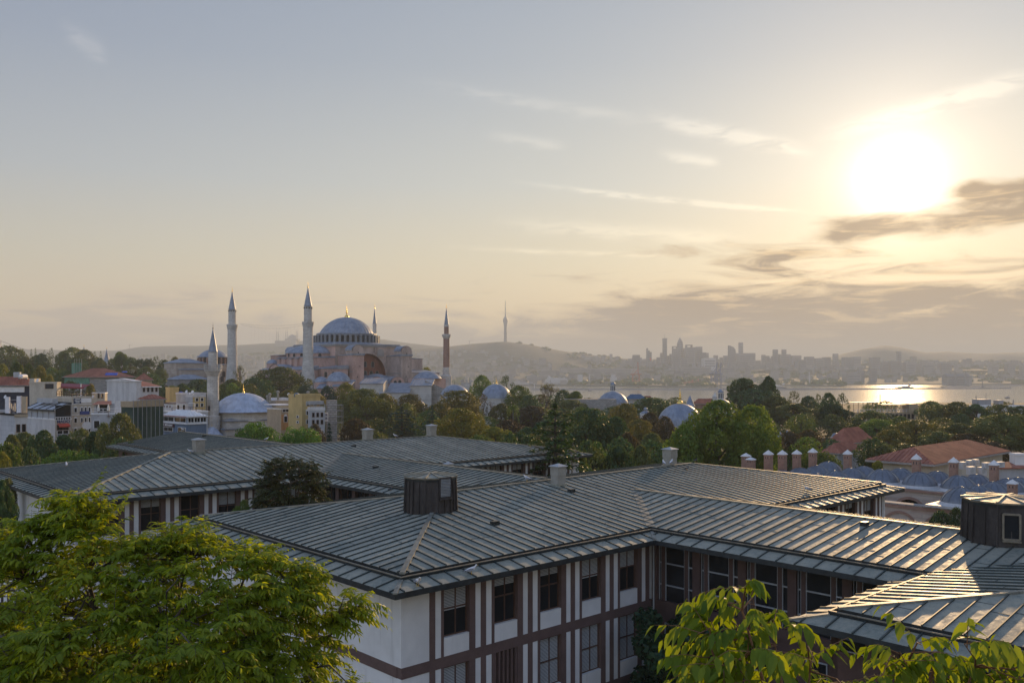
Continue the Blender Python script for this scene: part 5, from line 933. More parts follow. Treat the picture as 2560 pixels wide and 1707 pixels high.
win_arch(ms, [((-6.95, y, Z(1094)), (0, 1, 0), (-1, 0, 0), .7, 2.2) for y in (-3.5, 0, 3.5)]+[((x, -6.95, Z(1094)), AX, S_, .7, 2.2) for x in (-3.5, 0, 3.5)], 'dark_opening', 'cornice')
for i in range(3):
    c = Vector((-9.3, -4.6+4.5*i, Z(1083))); mb = MB().use('stone'); mb.box(c.x-2.2, c.x+2.2, c.y-2.2, c.y+2.2, -1, c.z); mb.build('porch_wall', None, ms); mb = MB(); mb.lathe([(2.75, 0), (2.7, .12), (2.0, .75), (1.2, 1.55), (.5, 2.1), (.03, 2.25)], 32, c, flute=.015); o = mb.build('porch_dome', 'lead_bright', ms); finial(o, c+Vector((0, 0, 2.1)), .9, 'gold', .14)
root, Z2, k2 = minaret(532.5, 808, 208, GZ, None, 'slim white stone minaret with ornate balcony beside the small domed mosque', None, [
    ('base', 'stone', [(None, 18.5), (1040, 18.5), (1038, 16.5)]), ('shaft', 'stone', [(1040, 15.6), (942, 14.3)]), ('corbel', 'stone', [(945, 15.1), (942, 15.1), (941, 14.5), (937, 16.5), (935, 16.5), (933, 19), (931, 19), (928, 21.6), (926, 21.8)]),
    ('upper_shaft', 'stone', [(926, 11.6), (880, 11.4)]), ('spire', 'lead', cone_parts(819, 880, 11.3))], 14, .1)
finial(root, (0, 0, Z2(822)), 17*k2, 'copper_dark', 1.6*k2)
mb = MB().use('stone'); mb.lathe([(22*k2, Z2(926)), (22*k2, Z2(924.5)), (20.5*k2, Z2(924.5))], 14); mb.lathe([(22*k2, Z2(912)), (22*k2, Z2(910.5)), (20.5*k2, Z2(910.5)), (20.5*k2, Z2(912)), (22*k2, Z2(912))], 14)
for q in range(42): a = 2*math.pi*q/42; mb.obox((21.4*k2*math.cos(a), 21.4*k2*math.sin(a), Z2(918)), (.06, 0, 0), (0, .06, 0), (.0, 0, 6.2*k2))
mb.build('balcony_railing', None, root)
win_arch(root, [((15.9*k2*math.cos(R(250)), 15.9*k2*math.sin(R(250)), Z2(1025)), (math.cos(R(340)), math.sin(R(340)), 0), (math.cos(R(250)), math.sin(R(250)), 0), .26, 1.1)])
# ------------------------------------------------------------------ houses left of the small mosque
for n_, c_ in (('wall_cream', (.46, .42, .345)), ('wall_white', (.53, .52, .505)), ('wall_grey', (.36, .37, .38)), ('wall_yellow', (.48, .36, .16)), ('wall_navy', (.03, .035, .055)), ('wall_blue', (.12, .17, .24)), ('wall_orange', (.45, .24, .10)), ('wall_tan', (.40, .32, .22))): plain(n_, c_, .88, .16, .5, (1, 1, .4))
for n_, c_ in (('frame_white', (.70, .70, .69)), ('frame_brown', (.13, .07, .045)), ('panel_grey', (.34, .36, .38)), ('tarp_red', (.20, .03, .045)), ('tank_white', (.68, .66, .66)), ('tank_blue', (.06, .12, .20)), ('plastic_blue', (.05, .10, .42)), ('sign_navy', (.03, .05, .10)), ('sign_blue', (.04, .06, .20)), ('sign_maroon', (.06, .015, .03)), ('letter_white', (.75, .75, .72)), ('letter_blue', (.03, .05, .16)), ('steel', (.30, .30, .30)), ('wood_board', (.36, .28, .18)), ('cloth_white', (.70, .66, .58)), ('red_paint', (.42, .06, .04))): plain(n_, c_, .6, .12, 1.5)
def b_tiles(gg, bs, o):
    v = objco(gg); n = gg.noise(v, .5, 5, .6); n2 = gg.noise(v, 4, 4, .6); c = gg.mix(gg.sstep(n, .36, .64), (.25, .085, .052), (.38, .145, .085)); gg.put(bs.inputs['Base Color'], gg.mix(gg.mul(gg.sstep(n2, .48, .7), .5), c, (.16, .085, .065))); bump(gg, bs, n2, .3, .05)
nmat('roof_tile', b_tiles, Roughness=.8)
def b_net(gg, bs, o):
    v = objco(gg); n = gg.noise(v, .35, 4, .6, .5); n2 = gg.noise(v, 3, 3, .6); gg.put(bs.inputs['Base Color'], gg.mix(gg.sstep(n, .35, .65), (.018, .045, .035), (.05, .075, .05))); bump(gg, bs, gg.add(n, gg.mul(n2, .3)), .6, .3)
nmat('green_net', b_net, Roughness=.85)
plain('ac_shell', (.40, .41, .41), .6, .1, 2)
plain('net_bright', (.08, .22, .15), .85, .3, .6)
def letters(text, size, mat, parent, loc, rot, offset=.012):
    cu = D.curves.new('lettering', 'FONT'); cu.body = text; cu.align_x = 'CENTER'; cu.align_y = 'CENTER'; cu.size = size; cu.extrude = .02; cu.offset = offset; cu.resolution_u = 3
    t = D.objects.new('lettering_curve', cu); COL.objects.link(t); me = D.meshes.new_from_object(t.evaluated_get(bpy.context.evaluated_depsgraph_get())); D.objects.remove(t); D.curves.remove(cu)
    me.materials.clear(); me.materials.append(MATS[mat]); o = D.objects.new('lettering', me); COL.objects.link(o); o.parent = parent; o.location = loc; o.rotation_euler = rot; return o
class Bld:
    """house with its nearest corner at photo column xc; the left wall runs back to column xl, the right wall to xr"""
    def __init__(s, label, xl, xc, xr, ytop, d, wall, alpha=45, cat='building', name='town_house', group='houses of the old town'):
        p = P(xc, ytop, d); s.d = d; s.k = d/F; zg = ground_z(p.x, p.y); s.H = p.z-zg; a = R(alpha); s.ex = Vector((math.sin(a), math.cos(a), 0)); s.ey = Vector((-math.cos(a), math.sin(a), 0)); s.p = Vector((p.x, p.y, 0)); s.zg = zg
        s.lx = s.run(s.ex, xr); s.ly = s.run(s.ey, xl)
        s.root = thing(name, label, cat, (p.x, p.y, zg), math.atan2(s.ex.y, s.ex.x), group); s.ytop = ytop
        mb = MB().use(wall); mb.box(0, s.lx, 0, s.ly, -1, s.H); s.wall = mb.build('wall', None, s.root)
    def run(s, e, x):
        t = (x-HX)/F; den = e.x-t*e.y; L_ = (t*s.p.y-s.p.x)/den if abs(den) > 1e-6 else 8
        return min(max(L_, 2.0), 30.0)
    def Z(s, y): return CZ-(y-HY)*s.k-s.zg
    def face(s, f):
        return (Vector((1, 0, 0)), Vector((0, -1, 0)), s.lx, Vector((0, 0, 0))) if f == 'r' else (Vector((0, -1, 0)), Vector((-1, 0, 0)), s.ly, Vector((0, s.ly, 0)))
    def box(s, mb, f, a0, a1, z0, z1, d0, d1):
        e, n, L_, o = s.face(f); c = o+e*((a0+a1)/2)+n*((d0+d1)/2)+Vector((0, 0, (z0+z1)/2)); mb.obox(c, e*(abs(a1-a0)/2), n*(abs(d1-d0)/2), Vector((0, 0, abs(z1-z0)/2)))
    def wins(s, f, cols, rows, f0, f1, y0, y1, wf=.5, hf=.6, frame='frame_white', arch=False):
        """cols x rows of windows between fractions f0..f1 along the face and photo rows y0..y1"""
        e, n, L_, o = s.face(f); z1, z0 = s.Z(y0), s.Z(y1)
        for r in range(rows):
            for c in range(cols):
                cw = L_*(f1-f0)/cols; rh = (z1-z0)/rows; a = L_*f0+cw*(c+.5); z = z0+rh*(r+.5); w = cw*wf/2; h = rh*hf/2; t = .07
                mb = MB().use(frame)
                for q in ((a-w-t, a-w, z-h-t, z+h+t), (a+w, a+w+t, z-h-t, z+h+t), (a-w, a+w, z-h-t, z-h), (a-w, a+w, z+h, z+h+t)): s.box(mb, f, *q, -.1, .13)
                if w > .5: s.box(mb, f, a-.03, a+.03, z-h, z+h, -.1, .115)
                if arch:
                    for i in range(5): b0, b1 = math.pi*i/5, math.pi*(i+1)/5; mb.face([o+e*(a+(w+t)*math.cos(b))+n*.07+Vector((0, 0, z+h+(w+t)*math.sin(b))) for b in (b0, b1)]+[o+e*a+n*.07+Vector((0, 0, z+h))])
                wd = mb.build('window', None, s.root); mb = MB(); s.box(mb, f, a-w, a+w, z-h, z+h, -.05, .085); mb.build('pane', 'glass', wd)
    def flat(s, parapet=.5, mat='wall_grey', th=.15):
        mb = MB().use(mat); H = s.H; a, b, c, d_ = -.08, s.lx+.08, -.08, s.ly+.08
        mb.box(a, b, c, c+th, H-.15, H+parapet); mb.box(a, b, d_-th, d_, H-.15, H+parapet); mb.box(a, a+th, c+th, d_-th, H-.15, H+parapet); mb.box(b-th, b, c+th, d_-th, H-.15, H+parapet); mb.build('parapet', None, s.root)
        mb = MB().use('wall_grey'); mb.box(a+th, b-th, c+th, d_-th, H, H+.06); mb.build('roof', None, s.root)
    def hip(s, rise, mat='roof_tile', over=.5, thick=.18):
        mb = MB().use('cornice'); H = s.H; a, b, c, d_ = -over, s.lx+over, -over, s.ly+over; mb.box(a, b, c, d_, H, H+thick); mb.use(mat); w = min(b-a, d_-c)/2; q = [Vector((x, y, H+thick+.01)) for x, y in ((a, c), (b, c), (b, d_), (a, d_))]
        if b-a > d_-c: r = [Vector((a+w, (c+d_)/2, H+rise)), Vector((b-w, (c+d_)/2, H+rise))]; fs = [(q[0], q[1], r[1], r[0]), (q[2], q[3], r[0], r[1]), (q[3], q[0], r[0]), (q[1], q[2], r[1])]
        else: r = [Vector(((a+b)/2, c+w, H+rise)), Vector(((a+b)/2, d_-w, H+rise))]; fs = [(q[1], q[2], r[1], r[0]), (q[3], q[0], r[0], r[1]), (q[0], q[1], r[0]), (q[2], q[3], r[1])]
        for f in fs: mb.face(f)
        for f in fs: # tile courses
            u, v = f[0], f[1]; top0, top1 = f[-1], f[2]; n = int((v-u).length/.6)
            for i in range(1, n):
                t = i/n; p0 = u.lerp(v, t); e = (v-u); m = (top0+top1)/2; up = ((m-u)-e*((m-u).dot(e)/e.dot(e))); s_ = 1.0
                if len(f) == 3: s_ = 1-abs(2*t-1)
                else:
                    t0 = (top0-u).dot(e)/e.dot(e); t1 = (top1-u).dot(e)/e.dot(e); s_ = min(1, t/t0 if t < t0 else 1, (1-t)/(1-t1) if t > t1 else 1)
                if s_ > .1: p1 = p0+up*s_; mb.obox((p0+p1)/2+Vector((0, 0, .05)), (p1-p0)/2, e.normalized()*.13, Vector((0, 0, .05)))
        rf_o = mb.build('roof', None, s.root); return rf_o
    def shed(s, mat, dz, f='r', over=.3):
        mb = MB().use(mat); H = s.H; a, b, c, d_ = -over, s.lx+over, -over, s.ly+over; z = (H, H, H+dz, H+dz) if f == 'r' else (H, H+dz, H+dz, H); q = [Vector((x, y, zz+.02)) for (x, y), zz in zip(((a, c), (b, c), (b, d_), (a, d_)), z)]; u = Vector((0, 0, .16)); mb.quads(q, [p+u for p in q]); mb.face([p+u for p in q])
        return mb.build('roof', None, s.root)
    def band(s, f, y0, y1, f0, f1, mat, name, proud=.12):
        e, n, L_, o = s.face(f); mb = MB().use(mat); s.box(mb, f, L_*f0, L_*f1, s.Z(y1), s.Z(y0), -.02, proud); return mb.build(name, None, s.root)
    def sign(s, f, y0, y1, f0, f1, mat, lines, lmat, proud=.15, size=None):
        e, n, L_, o = s.face(f); sg = s.band(f, y0, y1, f0, f1, mat, 'sign_board', proud) if mat else None; z1, z0 = s.Z(y0), s.Z(y1); rh = (z1-z0)/len(lines)
        for i, t in enumerate(lines):
            m = Matrix((e, Vector((0, 0, 1)), n)).transposed(); letters(t, size or min(rh*.95, L_*(f1-f0)/max(1, len(t))*1.5), lmat, sg or s.root, o+e*(L_*(f0+f1)/2)+n*(proud+.03)+Vector((0, 0, z1-rh*(i+.5))), m.to_euler())
def railing(root, o, e, L_, h, mat='steel', n=None, glass=True):
    mb = MB().use(mat); n = n or int(L_/1.2)+1
    for i in range(n+1): p = o+e*(L_*i/n); mb.obox(p+Vector((0, 0, h/2)), (.04, 0, 0), (0, .04, 0), (0, 0, h/2))
    for z in (h, h*.5): mb.obox(o+e*(L_/2)+Vector((0, 0, z)), e*(L_/2), Vector((-e.y, e.x, 0))*.04, Vector((0, 0, .04)))
    mb.build('railing', None, root)
def tank(x, y, d, lpx, rpx, mat, label, vertical=False):
    k = d/F; p = P(x, y, d); mb = MB().use(mat); r = rpx*k; L_ = lpx*k
    if vertical: mb.lathe([(.02, -r), (r, -r), (r*1.04, -r*.6), (r, -r*.55), (r, .0), (r*1.04, .05), (r, .1), (r, r*.9), (r*.6, r*1.1), (.02, r*1.15)], 14); o = mb.build('water_tank', None, None, True, loc=p)
    else:
        prof = [(.02, -L_/2), (r*.75, -L_/2+.08), (r, -L_/2+.3)]+[(r*(1.04 if i % 2 else 1.0), -L_/2+.3+(L_-.6)*i/10) for i in range(11)]+[(r*.75, L_/2-.08), (.02, L_/2)]
        mb.lathe(prof, 14); V = [(b, c_, -a) for a, b, c_ in mb.v]; mb.v = [(z, y_, x_) for x_, y_, z in V]; mb.v = [(c_, b, a) for (a, b, c_) in [(v[2], v[1], v[0]) for v in mb.v]]; mb.use('steel'); mb.box(-L_*.35, -L_*.28, -r*.7, r*.7, -r*1.2, -r*.6); mb.box(L_*.28, L_*.35, -r*.7, r*.7, -r*1.2, -r*.6); o = mb.build('water_tank', None, None, True, loc=p)
    return tag(o, label, 'water tank')
def dish(x, y, d, rpx, label):
    p = P(x, y, d); r = rpx*d/F; mb = MB().use('frame_white'); mb.lathe([(.01, .0), (r*.5, .06*r), (r*.8, .2*r), (r, .36*r), (r*.97, .40*r), (r*.5, .1*r), (.01, .04*r)], 16); o = mb.build('satellite_dish', None, None, True, loc=p, rot=(R(70), 0, R(-25))); mb = MB(); mb.tube([(0, 0, 0), (0, -r*1.3, -.1*r)], .04, 5); mb.build('stand', 'steel', o); return tag(o, label, 'satellite dish', 'satellite dishes on the town roofs')
def ac(x, y, d, wpx, hpx, label, rz=0, grp='air conditioning units beside the tiled roof'):
    k = d/F; p = P(x, y, d); w, h = wpx*k/2, hpx*k; mb = MB().use('ac_shell'); mb.box(-w, w, -.25, .35, 0, h); o = mb.build('air_conditioner', None, None, loc=p, rot=(0, 0, rz)); mb = MB()
    r = min(w*.6, h*.33); mb.lathe([(r, 0), (.02, 0)], 14); mb.v = [(a-w*.15, -.256, b+h*.5) for a, b, c in mb.v]; mb.build('fan_grille', 'alu_grey', o); return tag(o, label, 'air conditioner', grp)
# white tiled house, nearest at the left edge
b = Bld('white house with grey tiled side wall and two brown windows, at the left edge', 1, 36, 68, 1037, 148, 'tile_wall', 40); b.band('r', 1040, 1120, 0, 1, 'wall_white', 'front_wall', .06); b.band('r', 1035.5, 1042, -.02, 1.02, 'wall_tan', 'cornice', .22); b.flat(.2, 'interior_dark'); b.wins('r', 2, 1, .06, .94, 1060, 1082, .55, .86, 'frame_brown'); b.band('r', 1080.5, 1082, 0, 1, 'wall_tan', 'sill_band', .15)
for x0, x1, y0, y1, m, lab in ((13, 25, 992, 1033, 'tank_white', 'tall white antenna screen on the tiled house, left one'), (42, 54, 990, 1032, 'tank_white', 'white antenna screen with notched edge on the tiled house, middle one'), (55, 68, 991, 1032, 'wall_tan', 'tan antenna screen on the tiled house, right one')):
    p = P((x0+x1)/2, y1, 152); w = (x1-x0)*152/F/2; h = (y1-y0)*152/F; mb = MB().use(m); mb.box(-w, w, -.12, .12, 0, h); mb.use('steel'); mb.tube([(-w*.8, .2, -.8), (-w*.8, .2, h)], .06, 5); mb.tube([(w*.8, .2, -.8), (w*.8, .2, h)], .06, 5); o = mb.build('antenna_screen', None, None, loc=p, rot=(0, 0, R(-12))); tag(o, lab, 'antenna screen')
p = P(36, 1034, 153); mb = MB().use('steel'); rr_ = random.Random(4)
for i in range(7): x = -.9+.32*i; mb.tube([(x, rr_.uniform(-.3, .3), -.6), (x, 0, rr_.uniform(1.4, 2.9))], .04, 5); mb.box(x-.1, x+.1, -.15, .1, rr_.uniform(.3, .9), rr_.uniform(1.1, 1.9))
mb.tube([(-1.3, 0, 2.4), (1.6, 0, 2.4)], .05, 5); mb.tube([(-1.3, 0, .4), (1.6, 0, .4)], .05, 5); tag(mb.build('antenna_rack', None, None, loc=p), 'rack of dark mobile antennas between the white screens', 'antenna')
b = Bld('low white roof building cut by the left edge, dish on top', -30, -20, 8, 1029, 160, 'wall_white', 60); b.flat(.3)
# glazed terrace restaurant with slanted grey roof panels
b = Bld('white cafe house with glazed grey roof terrace and blue lettering over a red awning', 66, 137, 178, 1048, 162, 'wall_white', 38); b.flat(.15, 'frame_white')
b.band('r', 1048, 1100, .03, .97, 'wall_cream', 'front_wall', .06); b.wins('r', 6, 1, .02, .95, 1039.5+3, 1050, .78, .8); b.sign('r', 1051, 1058, .25, .75, None, ['MADO'], 'letter_blue', .1, .8); b.wins('r', 1, 1, .12, .82, 1062, 1076, .95, .9, 'frame_brown'); b.wins('r', 2, 1, .12, .82, 1076, 1086, .86, .8); b.sign('r', 1086, 1093, .28, .76, None, ['MADO'], 'letter_blue', .1, .7)
e, n, L_, o_ = b.face('r'); mb = MB().use('red_paint'); q0 = o_+e*(L_*.12)+Vector((0, 0, b.Z(1058.5))); q1 = o_+e*(L_*.82)+Vector((0, 0, b.Z(1058.5))); mb.face([q0, q1, q1+n*.9+Vector((0, 0, -.45)), q0+n*.9+Vector((0, 0, -.45))]); mb.face([q0+n*.9+Vector((0, 0, -.45)), q1+n*.9+Vector((0, 0, -.45)), q1+n*.9+Vector((0, 0, -.7)), q0+n*.9+Vector((0, 0, -.7))]); mb.build('awning', None, b.root)
H = b.H; zr = b.Z(1009); ze = b.Z(1024); mb = MB().use('panel_grey'); lx, ly = b.lx, b.ly; q = [Vector((0, -.2, ze)), Vector((0, ly, ze)), Vector((lx*.75, ly, zr)), Vector((lx*.75, -.2, zr))]; mb.face([Vector((-.3, -.3, ze)), Vector((lx*.8, -.3, zr)), Vector((lx*.8, ly, zr)), Vector((-.3, ly, ze))]); mb.use('copper_dark')
for i in range(5): y = ly*i/4; mb.obox((Vector((-.3, y, ze))+Vector((lx*.8, y, zr)))/2+Vector((0, 0, .06)), (Vector((lx*.8, y, zr))-Vector((-.3, y, ze)))/2, Vector((0, .1, 0)), Vector((0, 0, .05)))
mb.box(-.35, -.2, -.3, ly, ze-.35, ze); mb.box(lx*.8, lx, -.2, ly, zr-.2, zr+.2); mb.build('terrace_roof', None, b.root)
mb = MB().use('steel')
for i in range(6): y = ly*i/5; mb.box(-.12, .0, y-.05, y+.05, H, ze-.2)
mb.box(0, lx, -.1, 0, H+.2, H+.3); mb.box(0, .08, -.12, -.02, H, ze); mb.box(lx-.1, lx, -.12, -.02, H, zr); mb.build('terrace_frame', None, b.root)
mb = MB().use('panel_grey'); mb.box(.0, .05, .1, ly*.98, H+.1, ze-.3); mb.build('curtain', 'cloth_white', b.root); mb = MB(); mb.box(.1, lx-.1, .0, .05, H+.1, zr-.3); mb.build('pane', 'glass', b.root)
mb = MB().use('panel_grey'); z = b.Z(1003); mb.box(lx*.3, lx*.3+1.0, ly*.25, ly*.8, z-.4, z+.4); mb.build('duct', None, b.root)
# cream hotel with arched windows and a roof terrace behind it
b = Bld('cream hotel with arched windows, roof terrace sign and tall blank side wall', 142, 179, 229, 996, 168, 'wall_cream', 40); b.flat(.35, 'wall_cream'); b.wins('r', 1, 3, .03, .34, 1012, 1090, .4, .42, 'frame_white', True); b.wins('r', 3, 3, .40, .98, 1012, 1090, .42, .42, 'frame_white', True); b.wins('l', 1, 3, .6, .98, 1012, 1090, .4, .42, 'frame_white', True)
for y in (1010, 1036.5, 1068): b.band('r', y, y+1.6, 0, 1, 'frame_white', 'string_course', .14)
b.sign('r', 995.5, 1008.5, .10, .44, 'sign_navy', ['LAPIS INN', 'TERRACE', 'CAFE'], 'letter_white', .2); b.band('r', 996, 1007, .46, .98, 'frame_white', 'banner', .1); b.band('r', 1028.5, 1037, .40, .86, 'sign_blue', 'sign_board', .3)
e, n, L_, o_ = b.face('r'); mb = MB().use('frame_white'); mb.lathe([(.95, 0), (.95, .12), (.02, .12)], 18); c = o_+e*(L_*.70)+n*.45+Vector((0, 0, b.Z(1065))); mb.v = [tuple(c+e*x+Vector((0, 0, y*.8))+n*z) for x, y, z in mb.v]; mb.build('round_sign', None, b.root)
railing(b.root, Vector((0, 0, b.H+.3)), Vector((1, 0, 0)), b.lx, 1.0, 'frame_brown'); railing(b.root, Vector((0, 0, b.H+.3)), Vector((0, 1, 0)), b.ly, 1.0, 'frame_brown')
rr_ = random.Random(12)
for i in range(5):
    p = b.root.location+b.ex*(1.2+i*1.3)+b.ey*(1.5+rr_.random()*2)+Vector((0, 0, b.H+.1)); mb = MB().use('wood_board'); mb.box(-.4, .4, -.4, .4, .68, .74); mb.box(-.05, .05, -.05, .05, 0, .7); mb.box(-.25, .25, -.25, .25, 0, .04); tag(mb.build('cafe_table', None, None, loc=p), 'small table on the roof terrace of the cream hotel', 'table', 'tables on the roof terrace')
b = Bld('tall blank cream wall house stepping down behind the glazed terrace', 70, 73.5, 142, 957, 182, 'wall_cream', 84); b.flat(.2, 'wall_cream'); mb = MB().use('wall_cream'); mb.box(0, b.lx*.18, 0, 3, b.H, b.Z(946)); mb.use('wall_tan'); mb.box(b.lx*.55, b.lx*.9, -.02, .5, b.H-1.3, b.H-.1); mb.use('dark_opening'); mb.box(b.lx*.58, b.lx*.88, -.06, -.03, b.H-1.2, b.H-.2); mb.build('stair_wall', None, b.root)
b = Bld('dark house with pinkish red hip roof and a white window band, far left', -40, -30, 74, 965, 190, 'wall_navy', 80); b.hip(2.0, 'roof_tile', .6); b.band('r', 967, 980.5, .28, .88, 'frame_white', 'window_band', .2); b.wins('r', 6, 1, .30, .86, 967.5, 980, .86, .8)
b = Bld('beige house with rooftop terrace behind the hotel sign', 228, 229, 262, 982, 190, 'wall_cream', 80); b.flat(.1, 'frame_white'); b.wins('r', 2, 1, .4, .95, 982, 996, .35, .8, 'frame_brown')
p = P(176, 962, 186); mb = MB().use('tarp_red'); w = 41*186/F; mb.face([(-w, -1.2, -.25), (w, -1.2, -.5), (w, 2, .1), (-w, 2, .35)]); mb.face([(-w, -1.2, -.6), (w, -1.2, -.8), (w, -1.2, -.5), (-w, -1.2, -.25)]); mb.face([(-w, 2, .3), (w, 2, .05), (w, -1.2, -.55), (-w, -1.2, -.3)]); o = mb.build('awning', None, None, loc=p); tag(o, 'long maroon awning over the roof terrace', 'awning'); mb = MB(); mb.tube([(w*.8, -1.1, -2.6), (w*.8, -1.1, .2)], .08, 6); mb.tube([(-w*.8, -1.1, -2.6), (-w*.8, -1.1, -.3)], .08, 6); mb.tube([(-w*.8, 1.9, -2.6), (-w*.8, 1.9, .3)], .08, 6); mb.build('awning_pole', 'frame_white', o)
tank(58, 941, 188, 30, 5.5, 'tank_white', 'white ribbed water tank lying on the pinkish red roof'); ac(43, 943, 190, 16, 13, 'white cage unit on the red roof left of the water tank', 0, 'roof plant on the town houses'); dish(95, 951, 180, 4.5, 'white satellite dish on the blank cream wall'); dish(233, 992, 172, 3.8, 'white satellite dish right of the hotel sign'); dish(14, 992, 158, 4.5, 'white satellite dish left of the antenna screens')
# grey terrace with two folded parasols
b = Bld('grey house with open terrace and two folded parasols', 226, 228, 302, 1034, 160, 'wall_grey', 76); b.flat(.1, 'frame_white'); b.wins('r', 1, 1, .06, .32, 1050, 1072, .7, .85); railing(b.root, Vector((0, 0, b.H)), Vector((1, 0, 0)), b.lx, .9, 'frame_white')
mb = MB().use('wall_grey'); mb.box(0, b.lx, 2.6, 3, b.H, b.Z(1010)); mb.use('glass'); mb.box(.4, b.lx*.5, 2.52, 2.58, b.H+.2, b.Z(1013)); mb.use('roof_tile'); mb.face([(-.3, 1.8, b.Z(1012)), (b.lx*.62, 1.8, b.Z(1012)), (b.lx*.5, 5, b.Z(1004)), (.2, 5, b.Z(1004))]); mb.use('wall_white'); mb.box(b.lx*.7, b.lx, 2.4, 2.58, b.H, b.Z(1003)); mb.build('terrace_wall', None, b.root)
for x, lab in ((246, 'folded cream parasol on the grey terrace, nearer the hotel'), (271, 'folded cream parasol on the grey terrace, nearer the plain wall')):
    p = P(x, 1031, 160.5); mb = MB().use('cloth_white'); mb.lathe([(.05, .25), (.26, .35), (.2, .9), (.1, 1.35), (.02, 1.55)], 10); o = mb.build('parasol', None, None, loc=p); mb = MB(); mb.tube([(0, 0, -.7), (0, 0, 1.6)], .03, 6); mb.box(-.25, .25, -.25, .25, -.72, -.65); mb.build('parasol_pole', 'frame_brown', o); tag(o, lab, 'parasol', 'folded parasols')
b = Bld('plain white gabled house with blank left wall and pinkish roof', 267, 340, 397, 966, 212, 'wall_white', 44); b.wins('r', 4, 1, .25, .98, 968, 981, .36, .75, 'frame_brown'); mb = MB().use('wall_white'); H = b.H; mb.box(0, 1.3, 0, b.ly, H, b.Z(953)); mb.face([(-.01, 0, b.Z(953)), (-.01, b.ly*.55, b.Z(946.5)), (-.01, b.ly, b.Z(950))]); mb.build('gable_wall', None, b.root); mb = MB().use('roof_tile'); mb.face([(1.3, -.5, H), (b.lx+.5, -.5, H), (b.lx-1.5, b.ly*.5, H+1.6), (1.3, b.ly*.5, H+1.6)]); mb.face([(b.lx+.5, -.5, H), (b.lx+.5, b.ly+.5, H), (b.lx-1.5, b.ly*.5, H+1.6)]); mb.use('frame_white'); mb.box(1.3, b.lx+.5, -.6, -.4, H-.25, H); mb.box(-.2, 1.4, -.2, b.ly+.2, b.Z(953), b.Z(953)+.15); mb.face([(-.2, -.2, b.Z(952)), (1.4, -.2, b.Z(952)), (1.4, b.ly*.55, b.Z(945.8)), (-.2, b.ly*.55, b.Z(945.8))]); mb.build('roof', None, b.root)
b = Bld('building wrapped in dark green scaffold netting', 303, 332, 408, 1012, 150, 'green_net', 30); mb = MB().use('wood_board'); mb.box(-.1, b.lx+.1, -.12, -.02, b.H-.4, b.Z(1002)); mb.box(-.12, -.02, -.1, b.ly, b.H-.4, b.Z(1003)); mb.use('steel')
for i in range(8): mb.tube([(b.lx*i/7, -.18, -1), (b.lx*i/7, -.18, b.Z(1001))], .045, 5)
for i in range(4): z = 2.2+2.3*i; mb.tube([(0, -.2, z), (b.lx, -.2, z)], .04, 5)
mb.build('scaffold', None, b.root)
mb = MB().use('wall_tan'); mb.box(-.06, -.05, 0, .02, 0, .1); b2 = Bld('corner restaurant with white glazed upper floor and blue lower walls', 406, 468, 516, 1045, 165, 'wall_blue', 42); b2.wins('l', 2, 1, .02, .98, 1043, 1057, .92, .8); b2.wins('r', 3, 1, .02, .98, 1043, 1057, .88, .8)
for f in 'lr': b2.band(f, 1040, 1044, -.02, 1.02, 'frame_white', 'fascia', .25); b2.band(f, 1057, 1061, -.01, 1.01, 'frame_white', 'string_course', .2)
b2.band('l', 1041, 1042.4, -.02, 1.02, 'red_paint', 'trim', .3); b2.sign('l', 1062, 1070, .03, .5, 'sign_maroon', ['TR  RESTAURANT'], 'letter_white', .22); b2.wins('l', 1, 1, .04, .46, 1071, 1082, .9, .85); b2.wins('l', 1, 1, .62, .98, 1069, 1084, .8, .85); b2.hip(1.3, 'frame_white', .3)
b = Bld('white terrace bar with dark garland, behind the corner restaurant', 406, 432, 470, 1008, 186, 'wall_white', 40); b.flat(.1, 'frame_brown'); b.wins('r', 2, 1, .15, .9, 1012, 1027, .4, .9, 'frame_white'); b.wins('l', 3, 1, .05, .9, 1013, 1020, .2, .3, 'frame_brown'); mb = MB().use('frame_white')
for x, y in ((-.5, -2.5), (b.lx, -2.5)): mb.tube([(x, y, 0), (x, y, b.H+.1)], .07, 6)
mb.tube([(-.5, -2.5, b.H), (b.lx, -2.5, b.H)], .07, 6); mb.build('pergola', None, b.root)
b = Bld('long low roof with railing between terrace bar and slim minaret', 406, 430, 520, 1030, 176, 'wall_grey', 55); b.flat(.1, 'frame_white'); railing(b.root, Vector((0, 0, b.H)), Vector((1, 0, 0)), b.lx, .9, 'frame_brown')
b = Bld('small yellow house beside the slim minaret', 465, 482, 514, 991, 202, 'wall_yellow', 40); b.flat(.3, 'wall_white'); b.wins('r', 2, 2, .1, .9, 992, 1020, .5, .55); b.band('l', 991, 1030, 0, 1, 'wall_grey', 'side_wall', .05)
b = Bld('olive yellow stair tower on the roofs left of the slim minaret', 414, 424, 447, 970, 230, 'wall_yellow', 50); b.flat(.2, 'wall_yellow'); tank(452, 985, 225, 12, 5.5, 'plastic_blue', 'bright blue water barrel beside the olive yellow stair tower', True)
b = Bld('cluttered grey flat roof with dishes left of the slim minaret', 440, 470, 515, 985, 216, 'wall_grey', 45); b.flat(.3, 'wall_white')
for x, y, r, lab in ((467, 979, 4, 'large dish on the cluttered roof, left'), (475, 984, 3.2, 'small dish on the cluttered roof'), (482, 980, 4.4, 'large dish on the cluttered roof, centre'), (484, 987, 3.4, 'tilted dish at the edge of the cluttered roof')): dish(x, y, 212, r, lab)
b = Bld('red tiled house row below the white gabled house', 350, 362, 410, 1000, 200, 'wall_tan', 50); b.hip(1.2, 'roof_tile')
b = Bld('brown roofed house between the white house and dark trees', 339, 352, 380, 951, 320, 'wall_tan', 45); b.hip(2.6, 'roof_tile')
